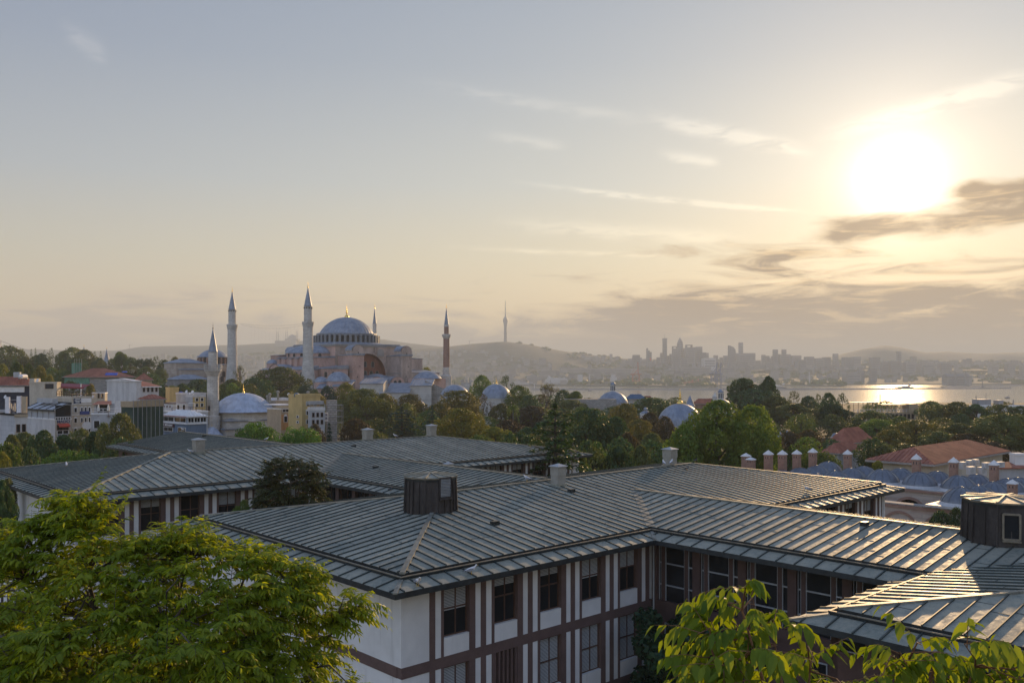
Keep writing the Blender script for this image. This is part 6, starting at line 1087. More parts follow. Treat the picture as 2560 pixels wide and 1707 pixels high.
b = Bld('long red tiled building half covered in pale green netting', 147, 224, 334, 944, 332, 'rubble', 47, name='tiled_building'); b.hip(3.6, 'roof_tile', .8); b.band('l', 944.5, 966, 0, 1, 'net_bright', 'netting', .2)
for x0, x1, y0, y1, dd, lab in ((179, 204, 907, 934, 385, 'tall box of bright green scaffold netting above the red tiled building'),): b = Bld(lab, x0, 186, x1, y0, dd, 'net_bright', 60, 'scaffold', 'netted_scaffold', None); mb = MB().use('steel'); [mb.tube([(b.lx*i/3, -.1, 0), (b.lx*i/3, -.1, b.H+1.8)], .07, 5) for i in range(4)]; mb.build('scaffold_pole', None, b.root)
p = P(290, 935, 320); mb = MB().use('plastic_blue'); mb.obox((-1.5, -.3, .0), (2.2, 0, 0), (0, .5, .4), (0, -.05, .05)); mb.obox((3.2, -.1, .8), (.9, 0, 0), (0, .3, .2), (0, -.05, .05)); tag(mb.build('tarpaulin', None, None, loc=p), 'bright blue tarpaulin on the red tiled roof', 'tarpaulin')
b = Bld('long low rubble wall of an old ruin under the red tiled building', 222, 226, 300, 950, 300, 'rubble', 85); b.flat(.2, 'rubble')
# right of the small mosque
b = Bld('tall yellow apartment block with blue-grey tank on its roof', 721, 755, 801, 990, 186, 'wall_yellow', 34); b.flat(.4, 'wall_yellow'); b.wins('r', 2, 3, .1, .9, 998, 1066, .4, .42, 'frame_white'); b.wins('l', 1, 2, .55, .85, 1035, 1062, .4, .35); b.band('r', 1003, 1012, .25, 1.0, 'wall_grey', 'balcony', 1.0); b.band('r', 1024, 1028, .2, 1.0, 'frame_white', 'balcony', .8); tank(742, 988, 188, 22, 6, 'tank_blue', 'blue-grey square-ended tank on the yellow apartment block'); dish(722, 986, 190, 3.6, 'dish left of the blue-grey tank')
b = Bld('lower grey and yellow house right of the yellow apartment block', 770, 776, 812, 1024, 180, 'wall_grey', 70); b.flat(.4, 'wall_white'); b.wins('r', 3, 2, .05, .95, 1028, 1064, .42, .55, 'frame_brown'); railing(b.root, Vector((0, 0, b.H+.3)), Vector((1, 0, 0)), b.lx, .9)
b = Bld('white terraced house behind the small dome with orange ground floor', 668, 703, 724, 1022, 196, 'wall_tan', 40); b.flat(.15, 'frame_white'); b.wins('r', 1, 1, .1, .9, 1023, 1030, .9, .8); b.band('r', 1036, 1075, 0, 1, 'wall_orange', 'ground_floor', .05); b.wins('r', 1, 1, .2, .8, 1040, 1056, .6, .9, 'frame_white', True); mb = MB().use('frame_white'); mb.box(-.8, b.lx+.8, -.8, b.ly, b.Z(1013), b.Z(1011)); mb.build('canopy', None, b.root)
b = Bld('flat roofed building with three thin flues, left of the yellow block', 672, 690, 726, 1000, 215, 'wall_tan', 50); b.flat(.5, 'tank_white')
for x, y0, y1, lab in ((669, 987, 1005, 'short flue pipe, left of three'), (674.5, 982, 1005, 'capped flue pipe, middle of three'), (695, 976, 1000, 'tall flue pipe, right of three'), (770, 977, 1000, 'thin steel flue above the yellow block')):
    p = P(x, y1, 213); h = (y1-y0)*213/F; mb = MB().use('chimney_metal'); mb.lathe([(.28, 0), (.28, h-.5), (.4, h-.5), (.4, h-.2), (.2, h), (.02, h)], 10); tag(mb.build('flue', None, None, loc=p), lab, 'flue', 'flue pipes on the town roofs')
p = P(829, 1066, 190); k = 190/F; mb = MB().use('rubble'); mb.box(-12*k, 12*k, -12*k, 12*k, -8, 66*k); mb.box(-12.6*k, 12.6*k, -12.6*k, 12.6*k, 30*k, 32*k); o = mb.build('stone_pillar', None, None, loc=p, rot=(0, 0, R(20))); tag(o, 'old square rubble pillar standing in steel scaffolding', 'pillar')
mb = MB()
for x in (-16, 16, 26):
    for y in (-14, 14): mb.tube([(x*k, y*k, -8), (x*k, y*k, 56*k)], .04, 4)
for z in (10, 25, 40, 54):
    for y in (-14, 14): mb.tube([(-16*k, y*k, z*k), (27*k, y*k, z*k)], .04, 4)
tag(mb.build('scaffold', 'steel', None, loc=p, rot=(0, 0, R(20))), 'steel tube scaffold around the rubble pillar', 'scaffold')
p = P(813, 1042, 184); mb = MB().use('frame_white'); mb.box(-.7, .7, -.03, .03, -.95, .95); mb.use('letter_blue'); o = mb.build('banner', None, None, loc=p, rot=(0, 0, R(-20))); tag(o, 'white cloth banner with blue letters beside the rubble pillar', 'banner')
for i, t in enumerate(('YOK', 'FOR')): letters(t, .62, 'letter_blue', o, (0, -.05, .45-.75*i), (R(90), 0, 0))
# palace spires on the skyline
for x, yt, yb, w, lab in ((210, 866, 884, 4.2, 'small grey cone spire with gold tip peeping over the broad olive trees'), (267, 871, 903, 7.5, 'tall grey cone spire with gold tip above the palace trees')):
    p = P(x, yb, 600); k = 600/F; mb = MB().use('lead'); mb.lathe([(w*k, 0), (w*k*.7, (yb-yt)*k*.25), (w*k*.42, (yb-yt)*k*.55), (.05, (yb-yt)*k)], 12); mb.use('stone'); mb.lathe([(w*k*.85, -14), (w*k*.85, 0), (w*k, 0)], 12); o = mb.build('tower_spire', None, None, loc=p); tag(o, lab, 'spire', 'palace spires'); finial(o, (0, 0, (yb-yt)*k-.2), 7*k, 'gold', 1.0*k)
# ------------------------------------------------------------------ domed brick school on the right
q = UV(99.6, 46.2); md = thing('madrasa', 'low brick building roofed by many blue-grey lead domes with brick chimneys', 'building', (q.x, q.y, GZ), TH)
def ML(u, v, zr): return Vector((u-99.6, v-46.2, CZ+zr-GZ))
ZMD = -14.35; plain('lead_pale', (.42, .42, .41), .6, .2, 1.0)
mb = MB().use('brick_stone')
for u0, u1, v0, v1 in ((96, 121, 53.2, 64), (111.2, 121, 30, 53.2), (98.9, 121, 34.4, 39.6)): a, b = ML(u0, v0, -22), ML(u1, v1, ZMD-.25); mb.box(a.x, b.x, a.y, b.y, a.z, b.z)
mb.build('wall', None, md); mb = MB()
for u0, u1, v0, v1, z in ((95.7, 121.3, 52.9, 64.3, 0), (110.8, 121.3, 29.7, 52.9, .004), (98.5, 121.3, 34.1, 39.9, .008)): a, b = ML(u0, v0, ZMD-.25+z), ML(u1, v1, ZMD+z); mb.box(a.x, b.x, a.y, b.y, a.z, b.z)
mb.build('flat_roof', 'lead_pale', md)
# arcade in the court, low front wall with blind arches
a = ML(110.9, 39.6, -22); mb = MB(); L2 = 13.6
def warch(mb, y0, y1, x, z0, z1, ac, ar, az, depth, mw, mi, ring=None):
    """wall facing -x with an arch"""
    mb.use(mw); seg = 12; pts = [(ac-ar, z0), (ac-ar, az)]+[(ac-ar*math.cos(math.pi*i/seg), az+ar*.92*math.sin(math.pi*i/seg)) for i in range(1, seg)]+[(ac+ar, az), (ac+ar, z0)]
    for p, r in zip(pts, pts[1:]):
        mb.use(mw)
        if abs(p[0]-r[0]) > 1e-6: mb.face([(x, p[0], p[1]), (x, r[0], r[1]), (x, r[0], z1), (x, p[0], z1)])
        mb.use(mi); mb.face([(x, p[0], p[1]), (x+depth, p[0], p[1]), (x+depth, r[0], r[1]), (x, r[0], r[1])])
        if ring:
            mb.use(ring); c = Vector((x-.05, ac, az)); P0, P1 = Vector((x-.05, *p)), Vector((x-.05, *r))
            if p[1] >= az and r[1] >= az: mb.face([P0, P1, c+(P1-c)*1.22, c+(P0-c)*1.22])
    mb.use(mw); mb.face([(x, y0, z0), (x, ac-ar, z0), (x, ac-ar, z1), (x, y0, z1)]); mb.face([(x, ac+ar, z0), (x, y1, z0), (x, y1, z1), (x, ac+ar, z1)])
x = ML(110.0, 0, 0).x; zt = ML(0, 0, ZMD-.3).z
for i in range(3): v0 = ML(0, 39.6+4.55*i, 0).y; warch(mb, v0, v0+4.55, x, 0, zt, v0+2.27, 1.75, zt-2.6, 1.0, 'brick_stone', 'brick', 'brick')
mb.use('interior_dark'); y0, y1 = ML(0, 39.6, 0).y, ML(0, 53.25, 0).y; mb.face([(x+1.0, y0, 0), (x+1.0, y1, 0), (x+1.0, y1, zt), (x+1.0, y0, zt)]); mb.use('brick'); mb.box(x-.2, x+.1, y0, y1, zt, zt+.28); mb.build('arcade', None, md)
zw = ML(0, 0, -14.75).z; y0, y1 = ML(0, 36.2, 0).y, ML(0, 54, 0).y; x = ML(98.9, 0, 0).x; mb = MB().use('brick_stone'); mb.box(x, x+1.0, y0, y1, -1, zw); mb.use('rubble'); mb.box(x-.15, x+1.2, y0, y1, zw, zw+.14); mb.use('brick'); mb.box(x-.1, x, y0, y1, zw-.35, zw)
for i in range(4):
    c = y0+2.2+4.4*i
    for j in range(12):
        a0, a1 = math.pi*j/12, math.pi*(j+1)/12; o_ = lambda a_, r_: (x-.09, c+r_*math.cos(a_), zw-2.7+r_*math.sin(a_)); mb.face([o_(a0, 1.75), o_(a1, 1.75), o_(a1, 2.05), o_(a0, 2.05)]); o_2 = lambda a_, r_: (x-.08, c+r_*1.1*math.cos(a_), zw-2.45+r_*.75*math.sin(a_)); mb.face([o_2(a0, .55), o_2(a1, .55), o_2(a1, .85), o_2(a0, .85)])
mb.build('front_wall', None, md)
for i in range(4): c = y0+2.2+4.4*i; mb = MB().use('stone'); mb.box(x-.07, x-.02, c-.62, c+.62, zw-3.6, zw-2.4); w = mb.build('window', None, md); mb = MB(); mb.box(x-.1, x-.075, c-.48, c+.48, zw-3.5, zw-2.5); mb.build('pane', 'glass', w)
DM = []
for i, u in enumerate((99.6, 104.2, 108.8, 113.4)): DM += [(u, 55.5, 1.95), (u+.2, 60.6, 1.9)]
DM += [(118.4, 61.4, 2.05), (118, 56.0, 1.8)]+[(113.0, 51.2-4.75*i, 2.2) for i in range(3)]+[(117.8, 50.9-4.75*i, 1.95) for i in range(4)]+[(101.2, 37, 2.3), (105.9, 37, 2.05), (110.6, 37, 2.05), (115.2, 36.9, 2.05), (118.4, 32.4, 2.0), (113.8, 32.3, 2.0)]
proto = None; LD = []
for u, v, r in DM:
    c = ML(u, v, ZMD)
    if proto is None:
        mb = MB().use('lead_pale'); mb.lathe([(1.24, .0), (1.10, .05), (1.0, .15)], 24); mb.use('lead_slate'); mb.lathe([(1.0, .15)]+[(a_*1.0, b_+.16) for a_, b_ in dome_prof(1.0, .72, 8)], 24); ribs = MB()
        for k_ in range(12):
            a_ = 2*math.pi*k_/12; pr = dome_prof(1.012, .732, 8); mb.tube([(b0*math.cos(a_), b0*math.sin(a_), c0+.16) for b0, c0 in pr], .016, 4)
        proto = mb.build('dome', 'lead_slate', md, True); dm = proto
    else: dm = proto.copy(); COL.objects.link(dm); dm.parent = md
    dm.location = c; dm.scale = (r*.95, r*.95, r*.95); dm.rotation_euler = (0, 0, random.uniform(0, 1))
# chimneys, each a part with its own cap
CH = [(1865, 1158, 113, 25, 40), (1877, 1163, 110, 20, 22), (1921, 1160, 114, 34, 36), (1956, 1160, 116, 34, 38), (1992, 1158, 119, 33, 36), (2032, 1154, 122, 33, 36), (2119, 1160, 124, 35, 40), (2291, 1177, 113, 41, 48), (2384, 1184, 110, 40, 46), (2485, 1190, 107, 39, 46), (2531, 1233, 98, 34, 40), (2345, 1210, 150, 1, 1)][:11]
prot = None
for xx, yb, dd, ht, _ in CH:
    p = P(xx, yb, dd); w = p-md.location; c = Vector((w.x*math.cos(TH)+w.y*math.sin(TH), -w.x*math.sin(TH)+w.y*math.cos(TH), w.z)); s_ = (ht*.70*dd/F)
    if prot is None:
        mb = MB().use('brick'); mb.box(-.42, .42, -.42, .42, -1.6, 1.0); mb.box(-.46, .46, -.46, .46, .93, 1.0); mb.use('dark_opening')
        for sx in (-.17, .17):
            for f in range(2): mb.box(*((sx-.055, sx+.055, -.425, -.42) if f == 0 else (-.425, -.42, sx-.055, sx+.055)), .60, .82)
        prot = mb.build('chimney', None, md); mb = MB(); q4 = [(-1, -1), (1, -1), (1, 1), (-1, 1)]; prev = None
        for r, z in ((.48, 1.0), (.52, 1.02), (.50, 1.07), (.38, 1.2), (.24, 1.31), (.12, 1.40), (.02, 1.5)):
            ring = [(a_*r, b_*r, z) for a_, b_ in q4]
            if prev: mb.quads(prev, ring)
            prev = ring
        cap0 = mb.build('chimney_cap', 'white_render', prot); ch = prot
    else:
        ch = prot.copy(); COL.objects.link(ch); ch.parent = md; cp = cap0.copy(); COL.objects.link(cp); cp.parent = ch
    ch.location = c; ch.scale = (1.0, 1.0, s_); ch.rotation_euler = (0, 0, 0)
# tiled house behind it, with air conditioners, and brown roofs further back
b = Bld('red tiled hip roofed house behind the brick chimneys', 2186, 2325, 2700, 1164, 128, 'wall_cream', 47, name='tiled_house', group=None); b.hip(2.2, 'roof_tile', 1.0, .3)
for i, (xx, yy, w_, h_, lab) in enumerate(((2408, 1172, 14, 18, 'upright white unit nearest the second brick chimney'), (2425, 1168, 14, 18, 'upright white unit behind the second chimney, middle'), (2440, 1164, 14, 16, 'upright white unit farthest back in the row'), (2428, 1186, 20, 20, 'boxy fan unit in front, left one'), (2456, 1188, 20, 21, 'boxy fan unit in front, centre'), (2466, 1170, 18, 14, 'low white unit under a cloth'), (2500, 1168, 22, 14, 'low white unit right of the last brick chimney'))): ac(xx, yy, 121-(i > 2)*5, w_, h_, lab, R(20))
p = P(2544, 1168, 118); k = 118/F; mb = MB().use('white_render'); mb.box(-13*k, 13*k, -.7, .7, -3, 36*k); mb.box(-14*k, 14*k, -.8, .8, 31*k, 33*k); o = mb.build('roof_chimney', None, None, loc=p); tag(o, 'broad white rendered chimney at the right edge', 'chimney')
b = Bld('grey sided hut under a green eave at the right edge', 2492, 2500, 2640, 1172, 116, 'wall_grey', 80); b.shed('roof_tile', .5)
b = Bld('old brown tiled roofs below the garden trees', 2075, 2120, 2178, 1110, 178, 'wall_tan', 45); b.hip(3.0, 'roof_tile')
b = Bld('low brown tiled annex with metal flashing behind the brick chimneys', 2060, 2096, 2150, 1135, 160, 'wall_grey', 42); b.hip(1.8, 'roof_tile')
for x, y, r, d_, lab in ((2090, 1092, 11, 190, 'small pale cupola beside the brown tiled roofs'),): domed('cupola', lab, 'cupola', x, d_, r, y, y-9, y+10, 'stone', r*1.2, fin=6)
for x, y, d_, lab in ((1950, 1092, 185, 'tiny lead cone between the plane tree and dark red trees, left'), (1968, 1088, 190, 'tiny lead cone between the plane tree and dark red trees, right'), (2147, 1096, 190, 'tiny lead cone right of the small cupola')):
    p = P(x, y, d_); mb = MB().use('lead'); mb.lathe([(.55, -9), (.55, -.1), (.75, -.1), (.35, .7), (.03, 1.1)], 8); tag(mb.build('chimney_cone', None, None, loc=p), lab, 'chimney')
# roof terrace restaurant by the water, and roofs at far right
b = Bld('long terrace restaurant with timber pergola beneath the sun glitter', 2128, 2135, 2290, 1032, 310, 'wall_tan', 86, name='terrace_restaurant', group=None); b.flat(.2, 'wood_board'); b.wins('r', 9, 1, .4, .98, 1034, 1048, .6, .8, 'frame_brown'); b.sign('r', 1044, 1049, .42, .70, 'frame_white', ['Restaurant'], 'letter_blue', .5)
mb = MB().use('wood_board'); lx = b.lx
for i in range(14):
    x = lx*i/13; hgt = 2.2+ (1.4 if i < 6 else .6)
    for y in (.3, 4): mb.tube([(x, y, b.H), (x, y, b.H+hgt)], .09, 5)
mb.box(-.4, lx*.42, 0, 4.4, b.H+3.6, b.H+3.75); mb.box(lx*.46, lx*.85, 0, 4.4, b.H+2.8, b.H+2.95); mb.box(lx*.88, lx+.4, -.4, 4.6, b.H+.2, b.H+3.2); mb.tube([(lx*.42, 0, b.H), (lx*.42, 0, b.H+6.5)], .14, 6); mb.build('pergola', None, b.root); railing(b.root, Vector((0, -.1, b.H+.2)), Vector((1, 0, 0)), b.lx, 1.0, 'frame_white')
b = Bld('white flat roofed hotel with roof machinery at far right', 2425, 2430, 2560, 1016, 330, 'wall_white', 84); b.flat(.5, 'frame_white'); mb = MB().use('steel'); mb.box(4, 9, 2, 6, b.H, b.H+2.6); mb.box(12, 14, 2, 5, b.H, b.H+2.2); mb.tube([(3, 2, b.H), (3, 2, b.H+4)], .15, 6); mb.tube([(7, 2, b.H), (7, 2, b.H+5)], .1, 6); mb.tube([(18, 2, b.H), (18, 2, b.H+2.5)], .2, 6); mb.build('roof_plant', None, b.root)
b = Bld('pavilion roof with dark glass storey left of the gold-tipped dome', 1568, 1572, 1610, 998, 420, 'wall_grey', 80); b.hip(2.4, 'tank_blue', .8)
b = Bld('red brick block behind the cone spire', 1735, 1740, 1800, 1010, 330, 'brick', 84); b.hip(2.0, 'roof_tile')
b = Bld('low red roof by the water right of the bath dome', 1605, 1608, 1632, 1000, 430, 'wall_tan', 80); b.hip(2.0, 'roof_tile')
# ------------------------------------------------------------------ far shore: towers, port, ships
plain('far_wall', (.22, .215, .21), .9, .15, .02); plain('far_pale', (.29, .275, .26), .9, .15, .02); plain('far_dark', (.16, .16, .17), .8, .15, .02); plain('far_roof', (.20, .13, .10), .9, .2, .02); plain('ship_white', (.52, .51, .50), .5, .05, .02); plain('ship_dark', (.10, .11, .13), .6, .2, .02); plain('crane_red', (.40, .10, .06), .6, .1, .02); plain('crane_blue', (.08, .13, .26), .6, .1, .02); plain('pier', (.22, .21, .20), .9, .2, .02); plain('tower_steel', (.24, .24, .245), .5, .1, .02); plain('flag_red', (.75, .03, .03), .6, .05, .1)
TWG = 'high-rise towers on the far shore'
def land_z(x, y):
    d0 = shore_d(HX+x/y*F); s = min(max((y-d0)/(4600-d0), 0), 1); return float(np.interp(s, ROWS, ZR))*.9
def far_block(name, label, cat, x0, x1, yt, yb, d, mat='far_wall', group=None, deep=None, rz=0.0, wins=True, extra=None, shape=None):
    k = d/F; p = P((x0+x1)/2, yb, d); w = (x1-x0)*k/2; zb = p.z; h = (yb-yt)*k; zg = min(land_z(p.x, p.y)-3, zb); root = thing(name, label, cat, (p.x, p.y, zg), rz, group); h0 = zb-zg; dp = deep or max(w, 12)
    mb = MB().use(mat)
    if shape == 'cone': mb.lathe([(w*1.15, 0), (w*1.15, h0+h*.72), (w*1.0, h0+h*.78), (w*.55, h0+h*.9), (.3, h0+h)], 8)
    elif shape == 'curve':
        pr = [(-w, 0), (w, 0), (w, h0+h*.62), (w*.82, h0+h*.78), (w*.4, h0+h*.9), (-w*.95, h0+h)]; mb.quads([(a, -dp, b) for a, b in pr], [(a, dp, b) for a, b in pr]); mb.face([(a, -dp, b) for a, b in pr]); mb.face([(a, dp, b) for a, b in pr][::-1])
    elif shape == 'cap': mb.box(-w*.88, w*.88, -dp, dp, 0, h0+h*.93); mb.box(-w*1.02, w*1.02, -dp*1.1, dp*1.1, h0+h*.93, h0+h*.97); mb.tube([(0, 0, h0+h*.97), (0, 0, h0+h*1.14)], .8, 5)
    elif shape == 'frame':
        mb.box(-w, w, -dp, dp, 0, h0+h*.86); mb.box(-w, -w*.86, -dp, dp, h0+h*.86, h0+h); mb.box(w*.3, w*.42, -dp, dp, h0+h*.86, h0+h); mb.box(-w*.86, w*.3, -dp, dp, h0+h*.95, h0+h)
    elif shape == 'step': mb.box(-w, w, -dp, dp, 0, h0+h*.8); mb.box(-w, w*.2, -dp, dp, h0+h*.8, h0+h*.92); mb.box(-w, -w*.5, -dp, dp, h0+h*.92, h0+h*1.1)
    else: mb.box(-w, w, -dp, dp, 0, h0+h)
    mb.build('tower_body', None, root)
    if wins:
        mb = MB().use('far_dark'); n = max(3, int(h/11))
        for i in range(n): z = h0+h*(.05+.8*i/n); mb.box(-w*.84, w*.84, -dp-.5, -dp-.1, z, z+h*.8/n*.5)
        mb.build('window_band', None, root)
    return root
B0 = (1560, 820, .1701)
def bz(x): return 1560+x*.1701
def by(y): return 820+y*.1701
for x0, x1, yt, yb, m, sh, lab, d in ((130, 228, 395, 500, 'far_wall', None, 'low broad block, leftmost of the far towers', 4300), (332, 402, 315, 500, 'far_wall', 'step', 'stepped tower standing alone left of the far cluster', 4350), (568, 630, 140, 490, 'far_wall', 'cap', 'tall slim tower with flared top and mast', 4500), (535, 566, 365, 490, 'far_pale', None, 'short pale tower at the foot of the slim one', 4550), (635, 665, 405, 490, 'far_pale', None, 'short tower right of the slim flared one', 4550), (672, 712, 380, 490, 'far_pale', None, 'mid height pale tower before the pointed one', 4500), (712, 805, 268, 500, 'far_wall', 'frame', 'dark square tower left of the pointed one', 4420), (783, 862, 135, 490, 'far_pale', 'cone', 'pointed tower, tallest peak of the far cluster', 4500), (808, 915, 295, 490, 'far_pale', None, 'wide pale block between pointed and framed tower', 4580), (910, 1032, 245, 500, 'far_pale', 'frame', 'broad tower with open frame on its top', 4450), (1052, 1143, 275, 500, 'far_pale', None, 'pale broad tower right of the framed one', 4480), (1128, 1200, 360, 560, 'far_dark', None, 'dark narrow tower right of the cluster', 4250), (1198, 1238, 365, 540, 'far_pale', None, 'narrow pale tower behind the dark one', 4400), (1155, 1330, 440, 570, 'ship_white', None, 'long white slab block with striped floors', 4050), (832, 920, 440, 560, 'far_wall', None, 'squat dark block below the pointed tower', 4050), (1320, 1375, 400, 540, 'far_pale', None, 'short tower between slab and curved tower', 4500), (1410, 1445, 430, 530, 'far_pale', None, 'small low tower left of the curved tower', 4550), (1465, 1525, 405, 530, 'far_pale', None, 'short tower just left of the curved one', 4500), (1535, 1633, 255, 540, 'far_wall', 'curve', 'dark tower with one curved side', 4350), (1645, 1897, 370, 540, 'far_pale', None, 'wide hazy block with slim tower above', 4500), (1690, 1742, 212, 540, 'far_pale', None, 'slim tower rising from the wide hazy block', 4560)):
    far_block('tower', lab, 'tower', bz(x0), bz(x1), by(yt), by(yb), d, m, TWG, None, 0, True, None, sh)
cz = lambda x: 1860+x*.2979; cy = lambda y: 750+y*.2979
for x0, x1, yt, yb, m, lab, d in ((150, 175, 460, 520, 'far_pale', 'short tower, first right of the wide hazy block', 4550), (180, 210, 468, 520, 'far_pale', 'short tower, second right of the wide hazy block', 4550), (230, 245, 470, 520, 'far_pale', 'low block before the twin pair', 4560), (245, 280, 415, 520, 'far_wall', 'left of two slim hazy towers, flat top', 4500), (320, 350, 415, 520, 'far_wall', 'right of two slim hazy towers, on a wide base', 4500), (290, 380, 455, 530, 'far_pale', 'wide base block under the right slim tower', 4520), (395, 470, 465, 545, 'far_pale', 'broad pale block right of the slim pair', 4450), (512, 578, 475, 560, 'far_pale', 'square pale block before the low hill, left', 4300), (455, 512, 502, 560, 'far_wall', 'dark square block in front of the pale ones', 4100), (590, 660, 488, 565, 'far_pale', 'hazy block before the low hill, second', 4350), (664, 720, 480, 565, 'far_wall', 'hazy block before the low hill, third', 4350), (750, 785, 450, 560, 'far_pale', 'taller hazy block at the left foot of the low hill', 4500), (830, 905, 480, 570, 'far_wall', 'grey block row at the foot of the low hill, left', 4300), (910, 970, 476, 570, 'far_pale', 'grey block row at the foot of the low hill, middle', 4320), (1060, 1130, 480, 575, 'far_wall', 'grey block row at the foot of the low hill, right', 4300), (1285, 1312, 430, 570, 'far_wall', 'single slim tower in front of the right hill slope', 4400), (1150, 1200, 520, 600, 'far_wall', 'lower grey block beside the slim tower', 4000), (1225, 1300, 512, 600, 'far_wall', 'twin grey block below the slim tower, left', 4000), (1345, 1420, 520, 600, 'far_pale', 'twin grey block below the slim tower, right', 4000), (1465, 1575, 528, 605, 'far_pale', 'wide pale slab on the right shore', 4000), (1640, 1725, 530, 600, 'far_wall', 'double slab on the right shore', 4000), (1400, 1440, 475, 570, 'far_pale', 'faint tower right of the slim single one', 4450), (2200, 2260, 528, 610, 'far_wall', 'grey slab near the right edge of the far shore', 4000), (2330, 2400, 540, 620, 'far_pale', 'pale slab at the right edge of the far shore', 4000), (2060, 2120, 545, 610, 'far_pale', 'pale block between right slabs', 4050)):
    far_block('tower_block', lab, 'apartment block', cz(x0), cz(x1), cy(yt), cy(yb), d, m, 'hazy apartment blocks on the far shore')
far_block('grain_silo', 'long ribbed grain silo building with tall end block on the far quay', 'silo', cz(843), cz(960), cy(612), cy(692), 3300, 'far_pale'); far_block('grain_silo', 'tall end tower of the grain silo', 'silo', cz(955), cz(1002), cy(588), cy(692), 3305, 'far_wall'); far_block('tower_block', 'square dark block right of the grain silo', 'apartment block', cz(1057), cz(1107), cy(573), cy(692), 3500, 'far_wall', 'hazy apartment blocks on the far shore')
st = far_block('railway_station', 'waterside station with steep dark roof and two corner turrets on the far shore', 'station', cz(1680), cz(1880), cy(648), cy(712), 3060, 'far_pale', None, 18); mb = MB().use('far_dark'); k = 3060/F; w = 100*.2979*k; h0 = CZ-(cy(648)-HY)*k-st.location.z; mb.prism([(-w*1.03, -20), (w*1.03, -20), (w*1.03, 20), (-w*1.03, 20)], h0, h0+3); mb.quads([(-w, -19, h0+3), (w, -19, h0+3), (w, 19, h0+3), (-w, 19, h0+3)], [(-w*.95, -3, h0+12), (w*.95, -3, h0+12), (w*.95, 3, h0+12), (-w*.95, 3, h0+12)]); mb.build('roof', None, st)
for sx in (-.3, .55): mb = MB().use('far_wall'); mb.lathe([(6, 0), (6, h0+4), (6.6, h0+4), (3, h0+11), (.3, h0+22)], 8, (w*sx, -20, 0)); mb.build('turret', None, st)
far_block('barracks', 'long pale barracks with rows of windows above the port', 'building', 1402, 1590, 920.5, 933, 3900, 'far_pale', None, 30); b_ = far_block('college', 'large stone college with red roof and two towers behind the cranes, left wing', 'building', 1700, 1775, 917, 932, 3750, 'far_pale', None, 25); far_block('college', 'right wing of the large stone college, behind the blue cranes', 'building', 1798, 1835, 918, 932, 3760, 'far_pale', None, 25)
for x in (1732, 1742): far_block('college_tower', 'square tower of the stone college' + (', left' if x < 1740 else ', right'), 'tower', x, x+5, 908, 932, 3755, 'far_pale', None, 10, 0, False)
# television tower on its hill
d = 4990; k = d/F; p = P(1263.5, 855, d); mb = MB().use('tower_steel'); Zt = lambda y: (856-y)*k
mb.lathe([(5.0*k, -14), (4.2*k, Zt(855)), (3.5*k, Zt(838)), (4.2*k, Zt(836)), (3.4*k, Zt(830)), (3.4*k, Zt(820)), (4.4*k, Zt(811)), (6.0*k, Zt(804)), (5.9*k, Zt(799)), (3.2*k, Zt(794)), (1.7*k, Zt(792))], 14); o = mb.build('broadcast_tower', None, None, True, loc=p); mb = MB(); mb.lathe([(1.35*k, Zt(793)), (1.0*k, Zt(775)), (.7*k, Zt(762)), (.35*k, Zt(752))], 8); mb.build('mast', 'tower_steel', o); tag(o, 'tall slim broadcast tower with bulging middle and needle mast on the hill', 'tower')
# bridge pylon and cables, hill mosque, construction crane
d = 4700; k = d/F; p = P(-1.0, 885, d); mb = MB().use('tower_steel'); mb.box(-3.6*k*.9, 3.6*k*.9, -6, 6, -60, 35*k); o = mb.build('bridge_pylon', None, None, loc=p); mb = MB(); mb.tube([(0, 0, 34*k), (24*k, 40, 22*k), (60*k, 90, 5*k)], 2.0, 5); mb.build('bridge_cable', 'tower_steel', o); tag(o, 'grey suspension bridge pylon with sloping cable at the far left edge', 'bridge')
d = 5000; k = d/F; p = P(680, 815, d); mb = MB().use('tower_steel')
for off, sag in ((0, 0), (3, 4)): mb.tube([((x-680)*k, off*8, -(809+off*.9+ (x-600)*(760-x)/6400*(6+sag)*.9-815)*k) for x in range(600, 765, 12)], .85, 4)
for x in range(628, 750, 9): yy = 809+(x-600)*(760-x)/6400*7; mb.tube([((x-680)*k, 0, (815-yy)*k), ((x-680)*k, 0, (815-852)*k)], .28, 3)
tag(mb.build('bridge_cable', None, None, loc=p), 'faint sagging bridge cables with hangers between the two stone minarets', 'bridge')
d = 5900; k = d/F; p = P(717, 855, d); ms2 = thing('mosque', 'faint hilltop mosque with wide dome and six thin minarets in the haze', 'mosque', p, 0); mb = MB().use('far_pale'); mb.box(-26*k, 26*k, -40, 40, -30, 3*k); mb.box(-2*k, 30*k, -30, 30, 3*k, 8*k); mb.build('hall', None, ms2); mb = MB(); mb.lathe([(r_, z_+8*k) for r_, z_ in dome_prof(11*k, 11*k, 8)], 20, (14*k, 0, 0)); mb.build('dome', 'far_pale', ms2)
for x in (692, 696, 714.5, 718.5, 740.5, 744.5): mb = MB(); mb.lathe([(1.0*k, -20), (.75*k, 24*k), (.9*k, 24*k), (.5*k, 26*k), (.05*k, 33*k)], 8, ((x-717)*k, 0, 0)); mb.build('minaret_shaft', 'far_pale', ms2)
